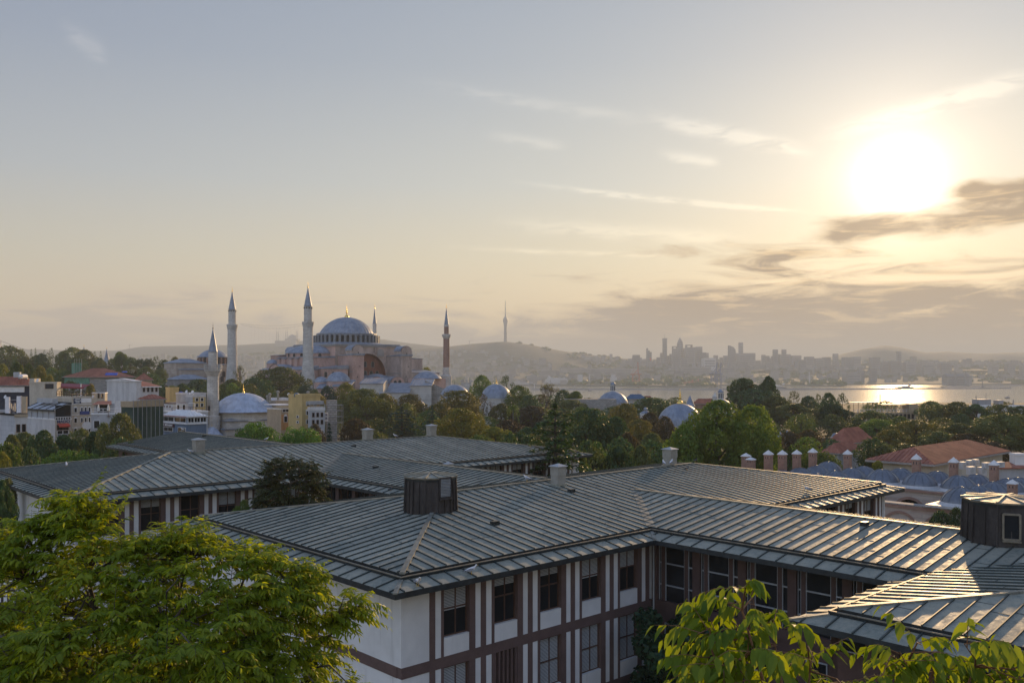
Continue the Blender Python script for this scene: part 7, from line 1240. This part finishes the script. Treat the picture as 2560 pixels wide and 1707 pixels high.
for x, y0, y1, dr in ((1174, 852, 862, 7), (324, 862, 870, 5)): d = 4800; k = d/F; p = P(x, y1, d); mb = MB().use('tower_steel'); mb.tube([(0, 0, -20), (0, 0, (y1-y0)*k)], 1.0, 4); mb.tube([(-3*k, 0, (y1-y0)*k), (dr*k*1.4, 0, (y1-y0)*k+2)], .8, 4); tag(mb.build('tower_crane', None, None, loc=p), 'thin tower crane on the ridge '+('right of the brick minaret' if x > 1000 else 'at the far left'), 'crane')
# quay cranes
def crane(x, yt, yb, d, mat, label, w=9, boom=0.75):
    k = d/F; p = P(x, yb, d); mb = MB().use(mat); h = (yb-yt)*k; hw = w*k
    for sx in (-1, 1):
        for y in (-9, 9): mb.tube([(sx*hw, y, -3), (sx*hw*.8, y, h*.5)], 1.3, 4)
    for z in (.22, .5): mb.box(-hw, hw, -10, 10, h*z, h*z+2.6)
    mb.tube([(-hw, -9, h*.22), (hw*.8, -9, h*.5)], .8, 4); mb.tube([(hw, -9, h*.22), (-hw*.8, -9, h*.5)], .8, 4); mb.tube([(hw*.6, 0, h*.5), (hw*boom, 0, h)], 2.1, 4); mb.tube([(-hw*.7, 0, h*.5), (hw*.6, 0, h*.72)], 1.2, 4); mb.tube([(-hw*1.6, 0, h*.5), (hw*1.5, 0, h*.5)], 1.6, 4); mb.tube([(-hw*1.2, 0, h*.52), (hw*boom, 0, h*.98)], .5, 3); tag(mb.build('quay_crane', None, None, loc=p), label, 'crane', 'quay cranes at the far port')
crane(1590, 905, 966, 2990, 'crane_red', 'large red quay crane with raised boom, left of the port', 9.5, .5); crane(1785, 906, 962, 3000, 'crane_blue', 'blue quay crane with raised boom, left of two', 8, 1.0); crane(1795, 907, 962, 3030, 'crane_blue', 'blue quay crane with raised boom, right of two', 8, 1.0); crane(1722, 948, 966, 2990, 'crane_red', 'low red gantry on the quay', 12, .9); crane(1741, 946, 966, 3000, 'crane_red', 'low red gantry beside the first gantry', 6, .9)
for x, h, lab in ((2026, 22, 'yellow mobile crane on the right quay'),): d = 3010; k = d/F; p = P(x, 966, d); mb = MB().use('wall_yellow'); mb.box(-5*k*.6, 5*k*.6, -5, 5, -2, 4*k); mb.tube([(-2*k, 0, 4*k), (16*k, 0, 37*k)], 1.2, 4); mb.tube([(-2*k, 0, 4*k), (-3*k, 0, 12*k), (16*k, 0, 37*k)], .6, 4); tag(mb.build('mobile_crane', None, None, loc=p), lab, 'crane')
d = 3010; k = d/F; p = P(2025, 965, d); mb = MB().use('ship_white'); mb.tube([(-1*k, 0, 0), (-1.6*k, 0, 36*k)], 2.2, 6); tag(mb.build('mast', None, None, loc=p), 'pale lattice mast left of the yellow mobile crane', 'mast')
k = 4100/F; p = P(1624, 925, 4100); mb = MB().use('tower_steel'); mb.tube([(0, 0, 0), (0, 0, 34*k)], .8, 5); o = mb.build('flagpole', None, None, loc=p); mb = MB(); V = [(k*(i*.55), 3*math.sin(i), 34*k-(i*.9)*k) for i in range(8)]; mb.quads([(x, y, z) for x, y, z in V], [(x-.3*k, y, z-6.5*k+.12*i*k) for i, (x, y, z) in enumerate(V)], False); mb.build('flag', 'flag_red', o); tag(o, 'tall flagpole with red flag before the stepped tower', 'flag')
# ships, breakwaters, boats
def hull(mb, L_, b, h, z0=0, bow=.15):
    pl = [(-L_/2, -b*.8), (-L_/2, b*.8), (L_*(.5-bow), b), (L_/2, 0), (L_*(.5-bow), -b)]; mb.prism([(x*.97, y*.9) for x, y in pl][::-1], z0-1, z0); mb.quads([(x*.97, y*.9, z0) for x, y in pl], [(x, y, z0+h) for x, y in pl]); mb.face([(x, y, z0+h) for x, y in pl])
def ship(x, yb, d, Lpx, decks, label, hm='ship_white', hh=6, name='ship', cat='ship', hpx=3, fun=True, flip=1):
    k = d/F; p = P(x, yb, d); p.z = 0; root = thing(name, label, cat, p, 0 if flip > 0 else math.pi); L_ = Lpx*k; mb = MB().use(hm); hull(mb, L_, 11, hpx*k); mb.build('hull', None, root); z = hpx*k
    for i, (a, b_, hgt) in enumerate(decks):
        mb = MB().use('ship_white'); mb.box(L_*a, L_*b_, -10+i*.4, 10-i*.4, z, z+hgt*k); o = mb.build('deck', None, root); mb = MB().use('ship_dark'); mb.box(L_*a*.97, L_*b_*.97, -10.25+i*.4, -10.05+i*.4, z+hgt*k*.45, z+hgt*k*.72); mb.build('window_band', None, o); z += hgt*k
    if fun: mb = MB().use('ship_white'); mb.quads([(L_*.18, -4, z), (L_*.30, -4, z), (L_*.30, 4, z), (L_*.18, 4, z)], [(L_*.26, -3, z+5*k), (L_*.33, -3, z+5*k), (L_*.33, 3, z+5*k), (L_*.26, 3, z+5*k)]); mb.build('funnel', None, root); mb = MB(); mb.tube([(-L_*.32, 0, z-2*k), (-L_*.32, 0, z+4*k)], .5, 5); mb.build('mast', 'ship_white', root)
    return root
ship(1390, 962.5, 3060, 62, [(-.48, .46, 3.2), (-.47, .44, 3.2), (-.44, .42, 3), (-.36, .36, 2.6)], 'large white cruise ship with raked funnel at the far quay', 'ship_white', hpx=6, flip=-1); ship(1300, 962, 3080, 46, [(-.45, .3, 2.6), (-.40, .0, 2.4)], 'white low ship with long decks left of the cruise ship', hpx=4, fun=False); ship(1322, 959, 3140, 26, [(-.3, .4, 3)], 'white ferry moored behind the low ship', hpx=3, fun=False)
s2 = ship(1490, 962, 3070, 106, [], 'long dark cargo ship with white bridge tower at the far quay', 'ship_dark', hpx=8, fun=False); k = 3070/F; mb = MB().use('ship_white'); mb.box(-46*k, -34*k, -9, 9, 8*k, 26*k); mb.build('bridge_house', None, s2); mb = MB().use('ship_white'); mb.box(36*k, 52*k, -9, 9, 8*k, 20*k); mb.box(38*k, 48*k, -7, 7, 20*k, 26*k); mb.build('superstructure', None, s2); mb = MB()
for x in (-16, 18): mb.tube([(x*k, 0, 8*k), (x*k, 0, 27*k)], 1, 5); mb.tube([(x*k, 0, 26*k), ((x+12)*k, 0, 24*k)], .7, 4)
mb.build('deck_crane', 'ship_white', s2)
ship(2262, 970, 2340, 46, [(-.3, .35, 2.2), (-.1, .2, 2)], 'grey ship low in the water before the glittering sea', 'ship_dark', hpx=3, fun=True); ship(1950, 970, 2420, 34, [(-.45, .2, 2), (-.3, -.05, 3)], 'ferry half hidden behind the dark treetop', 'ship_dark', hpx=3)
for x, y, d, lab in ((1436, 967, 2650, 'tiny motor boat between cruise ship and breakwater'), (2519, 995, 1470, 'tiny motor boat at the far right'), (1475, 977, 2060, 'tiny boat just below the breakwater'), (2097, 972.5, 2300, 'tiny boat at the breakwater left of the glitter')):
    p = P(x, y, d); p.z = 0; mb = MB().use('ship_dark'); hull(mb, 9, 2, 1.4); mb.use('ship_white'); mb.box(-2, 2, -1.2, 1.2, 1.4, 3.2); tag(mb.build('motor_boat', None, None, loc=p), lab, 'boat', 'small boats on the water')
def pier(x0, x1, y0, y1, label, mat='pier', hpx=2.2):
    a = unproj_z(x0, y0, 0); b_ = unproj_z(x1, y1, 0); n = 40; mb = MB().use(mat); e = (b_-a); s_ = Vector((-e.y, e.x, 0)).normalized(); prev = None; r3 = random.Random(5)
    for i in range(n+1): q = a.lerp(b_, i/n); h = 3.0+r3.uniform(-.4, .4); w_ = 7+r3.uniform(-1, 1); ring = [q-s_*w_+Vector((0, 0, -2)), q-s_*2.5+Vector((0, 0, h)), q+s_*2.5+Vector((0, 0, h)), q+s_*w_+Vector((0, 0, -2))]; mb.quads(prev, ring, False) if prev else None; prev = ring
    return tag(mb.build('breakwater', None, None), label, 'breakwater')
pier(1328, 2250, 974, 973.5, 'long low stone breakwater across the bay'); pier(2250.5, 2525, 973, 970.5, 'right part of the stone breakwater beyond the glitter'); pier(2355, 2550, 967.5, 964, 'second breakwater near the far shore at right')
mb = MB().use('ship_white'); mb.tube([(0, 0, -1), (0, 0, 9), (0, 0, 15)], [1.6, 1.2, .9], 8); p = unproj_z(1336, 973, 0); tag(mb.build('beacon', None, None, loc=p), 'white beacon at the left end of the breakwater', 'beacon'); mb = MB().use('far_dark'); mb.lathe([(4, -1), (3, 4), (1.4, 5), (1.1, 14), (.1, 18)], 8); p = unproj_z(2456, 967, 0); tag(mb.build('beacon', None, None, loc=p), 'dark conical beacon on the right breakwater', 'beacon')
# the mass of far houses and far woods: nobody could count them
def scatter(n, seed, fn):
    r3 = np.random.default_rng(seed); V, Fq, MI = [], [], []
    for i in range(n):
        q = fn(r3)
        if q is None: continue
        x, y, z, w, dp, h, mi = q; b0 = len(V); V += [(x-w, y-dp, z-4), (x+w, y-dp, z-4), (x+w, y+dp, z-4), (x-w, y+dp, z-4), (x-w, y-dp, z+h), (x+w, y-dp, z+h), (x+w, y+dp, z+h), (x-w, y+dp, z+h)]
        for f in ((4, 5, 6, 7), (0, 1, 5, 4), (1, 2, 6, 5), (3, 0, 4, 7)): Fq.append([b0+k_ for k_ in f]); MI.append(mi if f != (4, 5, 6, 7) else (3 if mi == 1 and r3.random() < .6 else mi))
    return V, Fq, MI
def hill_z(prof, x, d, d0, d1, z0):
    s = min(max((d-d0)/(d1-d0), 0), 1); zr = CZ+(HY-interp(x, prof))/F*d1; return z0+(zr-z0)*(s*s*(3-2*s)*.6+s*.4)
def houses(r3):
    x = r3.uniform(-300, 2900); s = r3.random()**.7; d0 = shore_d(x)
    if r3.random() < .62:
        y = d0+90+(4600-d0)*s*.97; wx = (x-HX)/F*y; z = land_z(wx, y)*1.02
        if x > 1420 and y < 3350 and r3.random() < .85: return None
    else:
        y = 4150+750*s*.8; wx = (x-HX)/F*y; z = hill_z(H1, x, y, 4100, 5000, 52)
        if x < 900 and r3.random() < .3: return None
    n = noise.noise(Vector((wx*.002, y*.002, 3)))
    if n < -.12: return None
    big = r3.random() < .12; return wx, y, z, r3.uniform(5, 13)*(1.4 if big else 1), 7, r3.uniform(7, 17)*(2 if big else 1), int(r3.choice([0, 0, 1, 1, 2]))
V, Fq, MI = scatter(4600, 3, houses); me = D.meshes.new('far_town'); me.from_pydata(V, [], Fq)
for m in ('far_wall', 'far_pale', 'far_dark', 'far_roof'): me.materials.append(MATS[m])
me.polygons.foreach_set('material_index', MI); o = D.objects.new('far_town', me); COL.objects.link(o); o['kind'] = 'stuff'; o['label'] = 'dense hazy town spread over the far shore and hills'
r3 = np.random.default_rng(8); C, N = [], []
for i in range(2600):
    x = r3.uniform(-300, 2900)
    if r3.random() < .7: y = shore_d(x)+60+(4600-shore_d(x))*r3.random(); wx = (x-HX)/F*y; z = land_z(wx, y)
    else: y = 4200+800*r3.random(); wx = (x-HX)/F*y; z = hill_z(H1, x, y, 4100, 5000, 52)
    if noise.noise(Vector((wx*.0016, y*.0016, 7))) < -.05 and not (1420 < x < 2100 and y < 3400): continue
    R_ = r3.uniform(8, 20); k_ = 22; d_ = rand_dirs(k_, r3); d_[:, 2] = np.abs(d_[:, 2]); C.append(np.array([wx, y, z])+d_*np.array([R_*1.5, R_, R_*.7])*(.5+.5*r3.random((k_, 1)))); N.append(d_)
C = np.concatenate(C); N = np.concatenate(N); V, Fq = leaf_quads(C, N, 6.5, r3, .8); me = np_mesh('far_woods', V, Fq, 'leaf_dark', r3.random(len(C))); o = D.objects.new('far_woods', me); COL.objects.link(o); o['kind'] = 'stuff'; o['label'] = 'hazy dark woods on the far shore'
# ------------------------------------------------------------------ near trees with feathered leaves
def leaflet_mesh(base, axis, up, L_, W_, rng, droop=.25, curl=.18):
    """blade with a folded midrib: 8 points, 6 faces"""
    n = len(base); side = np.cross(axis, up); side /= np.linalg.norm(side, axis=1, keepdims=True)+1e-9; up = np.cross(side, axis)
    L_ = L_[:, None]; W_ = W_[:, None]; dn = np.array([0, 0, -1.0])
    def pt(t, s, fold): return base+axis*L_*t+side*W_*s+up*(abs(s)*W_*fold)+dn*L_*(droop*t*t)
    m0, m1, m2, tip = pt(0, 0, 0), pt(.33, 0, 0), pt(.68, 0, 0), pt(1.0, 0, 0); l1, l2 = pt(.30, .5, curl*2), pt(.66, .40, curl*2); r1, r2 = pt(.30, -.5, curl*2), pt(.66, -.40, curl*2)
    V = np.stack([m0, m1, m2, tip, l1, l2, r1, r2], 1).reshape(-1, 3); o = (np.arange(n)*8)[:, None, None]
    Q = np.array([[0, 1, 4, 4], [1, 2, 5, 4], [2, 3, 5, 5], [1, 0, 6, 6], [2, 1, 6, 7], [3, 2, 7, 7]]); return V, (Q[None]+o).reshape(-1, 4)
def compound(tips, dirs, rng, pairs, rach, L_, W_, droop=.9, spread=1.0, hang=0.0):
    """feathered leaves: one per (tip, direction)"""
    B, A, U, LL, WW, VV, ST = [], [], [], [], [], [], []
    up0 = np.array([0, 0, 1.0])
    for t, d in zip(tips, dirs):
        d = d/np.linalg.norm(d); n = int(rng.integers(pairs[0], pairs[1]+1)); R_ = rach*rng.uniform(.7, 1.2); s = np.cross(d, up0); s /= np.linalg.norm(s)+1e-9; v = rng.random(); pts = []; dr_ = droop*rng.uniform(.15, 1.5)
        for i in range(n+1):
            u = i/n; p = t+d*(R_*u)+np.array([0, 0, -1])*(R_*dr_*.5*u*u); pts.append(p); tang = d+np.array([0, 0, -1])*dr_*u; tang /= np.linalg.norm(tang)
            if i == 0: continue
            sz = (.65+.7*math.sin(math.pi*min(1, .15+u*.75)))*rng.uniform(.85, 1.15)
            for sg in ((-1, 1) if i < n else (0,)):
                a = tang*(.55+.25*rng.random())+s*sg*spread+np.array([0, 0, -1])*(hang+rng.uniform(.05, .5))+rng.normal(size=3)*.14; a /= np.linalg.norm(a); uu = up0+rng.normal(size=3)*.35; B.append(p); A.append(a); U.append(uu); LL.append(L_*sz); WW.append(W_*sz*rng.uniform(.85, 1.15)); VV.append(np.clip(v*.6+.4*rng.random(), 0, 1))
        ST.append(pts)
    V, Fq = leaflet_mesh(np.array(B), np.array(A), np.array(U), np.array(LL), np.array(WW), rng); return V, Fq, np.repeat(np.array(VV), 6), ST
def inside(poly, x, y):
    c = False; j = len(poly)-1
    for i in range(len(poly)):
        if (poly[i][1] > y) != (poly[j][1] > y) and x < (poly[j][0]-poly[i][0])*(y-poly[i][1])/(poly[j][1]-poly[i][1])+poly[i][0]: c = not c
        j = i
    return c
def near_tree(name, label, sprays, base, rng, mat, pairs, rach, L_, W_, per, limb, bark, droop=.8, spread=1.0, tw=.45, br=.05, outw=None, hang=0.0):
    """sprays: twig ends in space; limb: stem nodes the twigs hang on"""
    root = thing(name, label, 'tree', base, 0); b0 = np.array(base); mb = MB().use(bark)
    for pts, rad in limb: mb.tube([tuple(np.array(q)-b0) for q in pts], rad, 8)
    nodes = np.array([q for pts, _ in limb for q in pts]+[tuple((np.array(a)+np.array(b_))/2) for pts, _ in limb for a, b_ in zip(pts, pts[1:])]); cen = np.mean([s for s in sprays], 0) if outw is None else np.array(outw); T_, Dr = [], []
    for s in sprays:
        s = np.array(s); nd = nodes[np.argmin(((nodes-s)**2).sum(1)+np.where(nodes[:, 2] > s[2]+.1, 4, 0))]; mid = (s+nd)/2+np.array([0, 0, .12*np.linalg.norm(s-nd)])+rng.normal(size=3)*.05; o = s-cen; o = o/(np.linalg.norm(o)+1e-9)
        mb.tube([tuple(q-b0) for q in (nd, mid, s)], [br*.35, br*.22, br*.10], 5); k = int(rng.integers(per[0], per[1]+1))
        for i in range(k):
            a = 2.4*i+rng.random(); d = o*.75+np.array([math.cos(a), math.sin(a), rng.uniform(-.1, .9)])*.9+rng.normal(size=3)*.2; T_.append(s+(s-mid)/np.linalg.norm(s-mid)*tw*(-.5+.7*i/k)*.8); Dr.append(d)
    T_ = np.array(T_); V, Fq, VV, ST = compound(T_, np.array(Dr), rng, pairs, rach, L_, W_, droop, spread, hang)
    a_, m_, e_ = np.array([p[0] for p in ST]), np.array([p[len(p)//2] for p in ST]), np.array([p[-1] for p in ST]); w_ = L_*.045; sd = np.cross(e_-a_, [0, 0, 1.0]); sd = sd/(np.linalg.norm(sd, axis=1, keepdims=True)+1e-9)*w_; up_ = np.array([0, 0, w_])
    nV = len(V); k_ = len(ST); sv = np.concatenate([a_-sd, a_+sd, a_+up_, m_-sd*.7, m_+sd*.7, m_+up_*.7, e_-sd*.4, e_+sd*.4, e_+up_*.4]); i_ = np.arange(k_); q_ = []
    for r_ in (0, 3):
        for c_ in range(3): d_ = (c_+1) % 3; q_.append(np.stack([nV+(r_+c_)*k_+i_, nV+(r_+d_)*k_+i_, nV+(r_+3+d_)*k_+i_, nV+(r_+3+c_)*k_+i_], 1))
    q_ = np.concatenate(q_); V = np.concatenate([V, sv]); Fq = np.concatenate([Fq, q_]); VV = np.concatenate([VV, np.zeros(len(q_))])
    mb.build('trunk', None, root, True); o = D.objects.new('crown', np_mesh('crown', V-b0, Fq, mat, VV, True, bark, len(q_))); COL.objects.link(o); o.parent = root; return root
sc = 2560/2352
def PD(x, y, d): return tuple(P(x*sc, y*sc, d))
rng = np.random.default_rng(17)
CONT = [(-60, 1175), (0, 1195), (25, 1165), (70, 1165), (100, 1190), (125, 1200), (130, 1118), (185, 1100), (235, 1118), (270, 1160), (300, 1205), (345, 1225), (385, 1190), (425, 1160), (470, 1172), (480, 1205), (545, 1225), (640, 1245), (690, 1278), (715, 1310), (760, 1318), (800, 1340), (850, 1350), (885, 1372), (840, 1395), (770, 1408), (735, 1425), (770, 1460), (790, 1510), (830, 1560), (850, 1700), (-60, 1700)]
spr = []; tries = 0
while len(spr) < 500 and tries < 60000:
    tries += 1; x, y = rng.uniform(-60, 890), rng.uniform(1090, 1690)
    if not inside(CONT, x, y): continue
    edge = min(math.hypot(x-a, y-b) for a, b in CONT[:28]); dm = 10.8+.9*min(1, edge/260)*rng.choice([-1, 1])*rng.random()**.4*1.9
    if inside(CONT, x, y-24) and inside(CONT, x, y+10): spr.append(PD(x, y+10, dm))
tb = np.array(PD(330, 2450, 11.0)); LB = []
for tx, ty, dd in ((180, 1240, 11), (60, 1330, 10.6), (300, 1330, 11.8), (430, 1290, 10.8), (560, 1330, 11.2), (680, 1370, 10.6), (780, 1440, 10.9), (140, 1480, 9.9), (380, 1450, 9.9), (600, 1500, 10.2), (250, 1420, 12.2)):
    q = np.array(PD(tx, ty, dd)); f = np.array(PD(330+(tx-330)*.16, 1720, 11.0)); LB.append(([tuple(tb), tuple(f), tuple(f*.62+q*.38+rng.normal(size=3)*.08), tuple(f*.3+q*.7+rng.normal(size=3)*.1), tuple(q)], [.11, .075, .045, .028, .014]))
near_tree('leafy_tree', 'large bright yellow-green tree with feathered leaves filling the lower left corner', spr, (tb[0], tb[1], 20.8), rng, 'leaf_lime', (7, 11), .38, .082, .028, (6, 9), LB+[([(tb[0], tb[1], 20.6), tuple(tb)], [.17, .11])], 'bark', .8)
CR = [(1575, 1560), (1585, 1500), (1590, 1440), (1625, 1400), (1655, 1375), (1690, 1350), (1705, 1335), (1730, 1360), (1770, 1390), (1800, 1415), (1830, 1445), (1860, 1475), (1900, 1520), (1940, 1568), (1985, 1560), (2010, 1510), (2060, 1470), (2110, 1455), (2160, 1475), (2210, 1455), (2260, 1490), (2300, 1520), (2345, 1480), (2400, 1480), (2400, 1720), (1560, 1720)]
spr = []; 
for x, y in ((1705, 1362), (1690, 1400), (1735, 1415), (1660, 1415), (1630, 1440), (1775, 1435), (1610, 1465), (1810, 1462), (1720, 1450), (1680, 1470), (1650, 1500), (1740, 1492), (1790, 1500), (1840, 1505), (1880, 1540), (1610, 1520), (1600, 1560), (1660, 1545), (1710, 1530), (1760, 1545), (1820, 1550), (1900, 1575), (1650, 1590), (1730, 1585), (1800, 1600), (1870, 1600), (1950, 1600), (2030, 1530), (2070, 1500), (2110, 1488), (2150, 1505), (2215, 1488), (2190, 1520), (2250, 1525), (2290, 1550), (2080, 1545), (2130, 1540), (2030, 1570), (2180, 1560), (2240, 1575), (2090, 1590), (2340, 1510), (2370, 1530), (2330, 1580)):
    spr.append(PD(x+rng.uniform(-10, 10), y-12+rng.uniform(-8, 10), 7.4+rng.uniform(-.6, .6)))
tb = np.array(PD(1950, 2500, 7.4)); LB = []
for tx, ty, dd in ((1704, 1400, 7.4), (1630, 1480, 7.2), (1780, 1480, 7.6), (1860, 1540, 7.4), (1690, 1520, 7.1), (2080, 1530, 7.3), (2150, 1520, 7.5), (2240, 1530, 7.3), (2350, 1540, 7.5)):
    q = np.array(PD(tx, ty, dd)); f = np.array(PD(1950+(tx-1950)*.6, 1780, 7.4)); LB.append(([tuple(tb), tuple(f), tuple(f*.5+q*.5+rng.normal(size=3)*.04), tuple(q)], [.06, .026, .016, .008]))
near_tree('leafy_tree', 'sunlit leafy branches with large drooping leaflets rising at the lower right', spr, (tb[0], tb[1], 20.8), rng, 'leaf_broad', (4, 6), .42, .128, .056, (2, 3), LB+[([(tb[0], tb[1], 20.6), tuple(tb)], [.11, .06])], 'bark_red', 1.1, 1.0, .3, .03, None, .65)
# feathery tree between the two roofs, fig in the courtyard corner
CM = [(600, 1085), (615, 1062), (640, 1050), (665, 1058), (700, 1048), (728, 1065), (742, 1090), (738, 1120), (750, 1150), (748, 1200), (585, 1200), (580, 1160), (600, 1125)]
spr = []
while len(spr) < 190:
    x, y = rng.uniform(575, 755), rng.uniform(1040, 1215)
    if inside(CM, x, y): spr.append(PD(x, y+4, 61+rng.uniform(-2.2, 2.2)))
tb = np.array(PD(668, 1400, 61)); LB = [([tuple(tb), PD(668+(tx-668)*.3, 1230, 61), PD(tx, ty, dd)], [.16, .11, .03]) for tx, ty, dd in ((640, 1090, 61), (690, 1090, 60.5), (620, 1140, 61.5), (720, 1130, 61), (668, 1110, 60))]
near_tree('leafy_tree', 'dark feathery tree with rusty tips between the two copper roofs', spr, (tb[0], tb[1], 20.8), rng, 'leaf_ail', (5, 8), .75, .22, .085, (5, 7), LB+[([(tb[0], tb[1], 20.6), tuple(tb)], [.2, .16])], 'bark', .9, 1.0, .8, .10)
q = UV(38.2, 28.6); zt = 30.3; bl = []; r4 = random.Random(31)
for i in range(34): a = 2.4*i; rr = 2.3*math.sqrt((i+.5)/34); bl.append(((rr*math.cos(a), rr*math.sin(a), r4.uniform(3.2, 8.6-.35*rr*rr)), (r4.uniform(.5, .8),)*3))
V, Fq, VV = blob_crown(bl, 9500, .17, 5, .8, .6); fg = thing('fig_tree', 'dark blue-green bushy tree in the shaded courtyard corner', 'tree', (q.x, q.y, 20.9), .4); o = D.objects.new('crown', np_mesh('crown', V, Fq, 'leaf_fig', VV)); COL.objects.link(o); o.parent = fg; mb = MB(); mb.tube([(0, 0, -.2), (.1, 0, 3), (0, .1, 6)], [.2, .15, .05], 8); mb.build('trunk', 'bark', fg)
for x_, y_, w_, d_, lab in ((545, 1166, 26, 57, 'small green shrub at the foot of the feathery tree'), (560, 1150, 20, 58, 'low green shrub left of the feathery tree')): tree(x_*sc, y_*sc, w_*sc*1.4, d_, 'round', 'leaf_green', lab, 'courtyard shrubs', 'shrub', 'shrub')
for x_, y_, w_, d_, lab in ((5, 1108, 60, 62, 'dim green tree by the white end wall at the left edge'),): tree(x_*sc, y_*sc, w_*sc, d_, 'lumpy', 'leaf_dark', lab, 'courtyard shrubs')
# ------------------------------------------------------------------ gulls on the roofs
plain('gull_white', (.62, .61, .60), .8, .05, 5); plain('gull_grey', (.24, .25, .27), .8, .1, 5); plain('gull_dark', (.06, .06, .065), .8, .1, 5); plain('beak', (.55, .35, .05), .5, .05, 5)
def gull(p, rz, label, pigeon=False, sc_=1.0):
    root = thing('pigeon' if pigeon else 'gull', label, 'bird', p, rz, 'birds resting on the roofs'); mb = MB().use('gull_dark' if pigeon else 'gull_white'); n = 12
    rings = [(-.30, .15, .012, .010), (-.24, .165, .035, .03), (-.16, .185, .062, .055), (-.06, .205, .085, .08), (.04, .225, .088, .088), (.11, .25, .07, .075), (.155, .29, .048, .05), (.175, .33, .042, .042), (.195, .36, .045, .043), (.225, .37, .036, .034), (.25, .365, .014, .013)]
    prev = None
    for x, z, w, h in rings:
        ring = [(x, w*math.cos(2*math.pi*i/n), z+h*math.sin(2*math.pi*i/n)) for i in range(n)]
        if prev: mb.quads(prev, ring)
        prev = ring
    mb.face(prev); body = mb.build('body', None, root, True)
    for sg in (-1, 1):
        mb = MB().use('gull_dark' if pigeon else 'gull_grey'); pr = [(.08, .075, .26), (.06, .094, .20), (-.10, .082, .15), (-.34, .03, .155), (-.24, .055, .20), (-.08, .08, .255)]; mb.face([(x, sg*y, z) for x, y, z in pr]); mb.face([(x, sg*(y+.012), z) for x, y, z in pr][::-1]); mb.use('gull_dark'); mb.face([(-.24, sg*.07, .155), (-.40, sg*.02, .15), (-.25, sg*.066, .19)]); mb.build('wing', None, root)
        mb = MB(); mb.tube([(.0, sg*.035, .15), (.005, sg*.035, .02), (.045, sg*.035, .005)], .008, 5); mb.build('leg', 'beak', root)
    mb = MB(); mb.tube([(.245, 0, .367), (.29, 0, .36), (.305, 0, .348)], [.013, .009, .003], 6); mb.build('beak', 'beak', root); root.scale = (sc_,)*3; return root
for u, v, zr, rz, lab, pg in ((23.2, 31.15, GUT-.36, R(-60), 'grey-backed gull at the near corner of the lower eave', False), (26.4, 31.3, GUT-.36, R(20), 'grey-backed gull on the lower eave right of the near corner', False), (44.0, 43.0, roof_z(10.75)+.12, R(200), 'white gull on the front ridge right of the first chimney', False), (41.4, 43.2, roof_z(10.8)+.12, R(150), 'white gull on the ridge beside the front chimney', False), (56.5, 43.2, roof_z(10.8)+.12, R(100), 'white gull left of the far ridge chimney', False), (57.3, 43.1, roof_z(10.8)+.12, R(60), 'grey gull next to the far ridge chimney', False), (60.9, 43.3, roof_z(10.4)+.14, R(30), 'dark pigeon at the ridge end', True), (57.2, 41.5, roof_z(9.1)+.05, R(10), 'small dark pigeon on the slope below the far chimney', True), (57.6, 81.5, roof_z(11.5)+.12, R(170), 'white gull on the rear ridge between the two chimneys', False), (33.6, 80.2, roof_z(10.3)+.06, R(190), 'white gull left of the left rear chimney', False), (47.8, 93.0, roof_z(7.8)+.12, R(40), 'white gull on the low rear roof ridge', False), (47.6, 116, roof_z(7.8)+.12, R(220), 'white gull at the gable end of the rear roof', False), (24.4, 85.4, roof_z(3.5)+.06, R(120), 'white gull on the left hip of the rear roof', False), (42.8, 60.2, GUT-.3, R(0), 'dark pigeon on the inner eave, left of three', True), (41.9, 58.6, GUT-.2, R(30), 'dark pigeon on the inner eave, middle of three', True), (40.2, 57.6, GUT-.33, R(60), 'dark pigeon on the inner eave, right of three', True), (60.8, 33.2, GUT+.14, R(180), 'white gull on the gutter behind the lower wing', False)):
    gull(UV(u, v, zr), rz, lab, pg, 1.15 if not pg else .8)
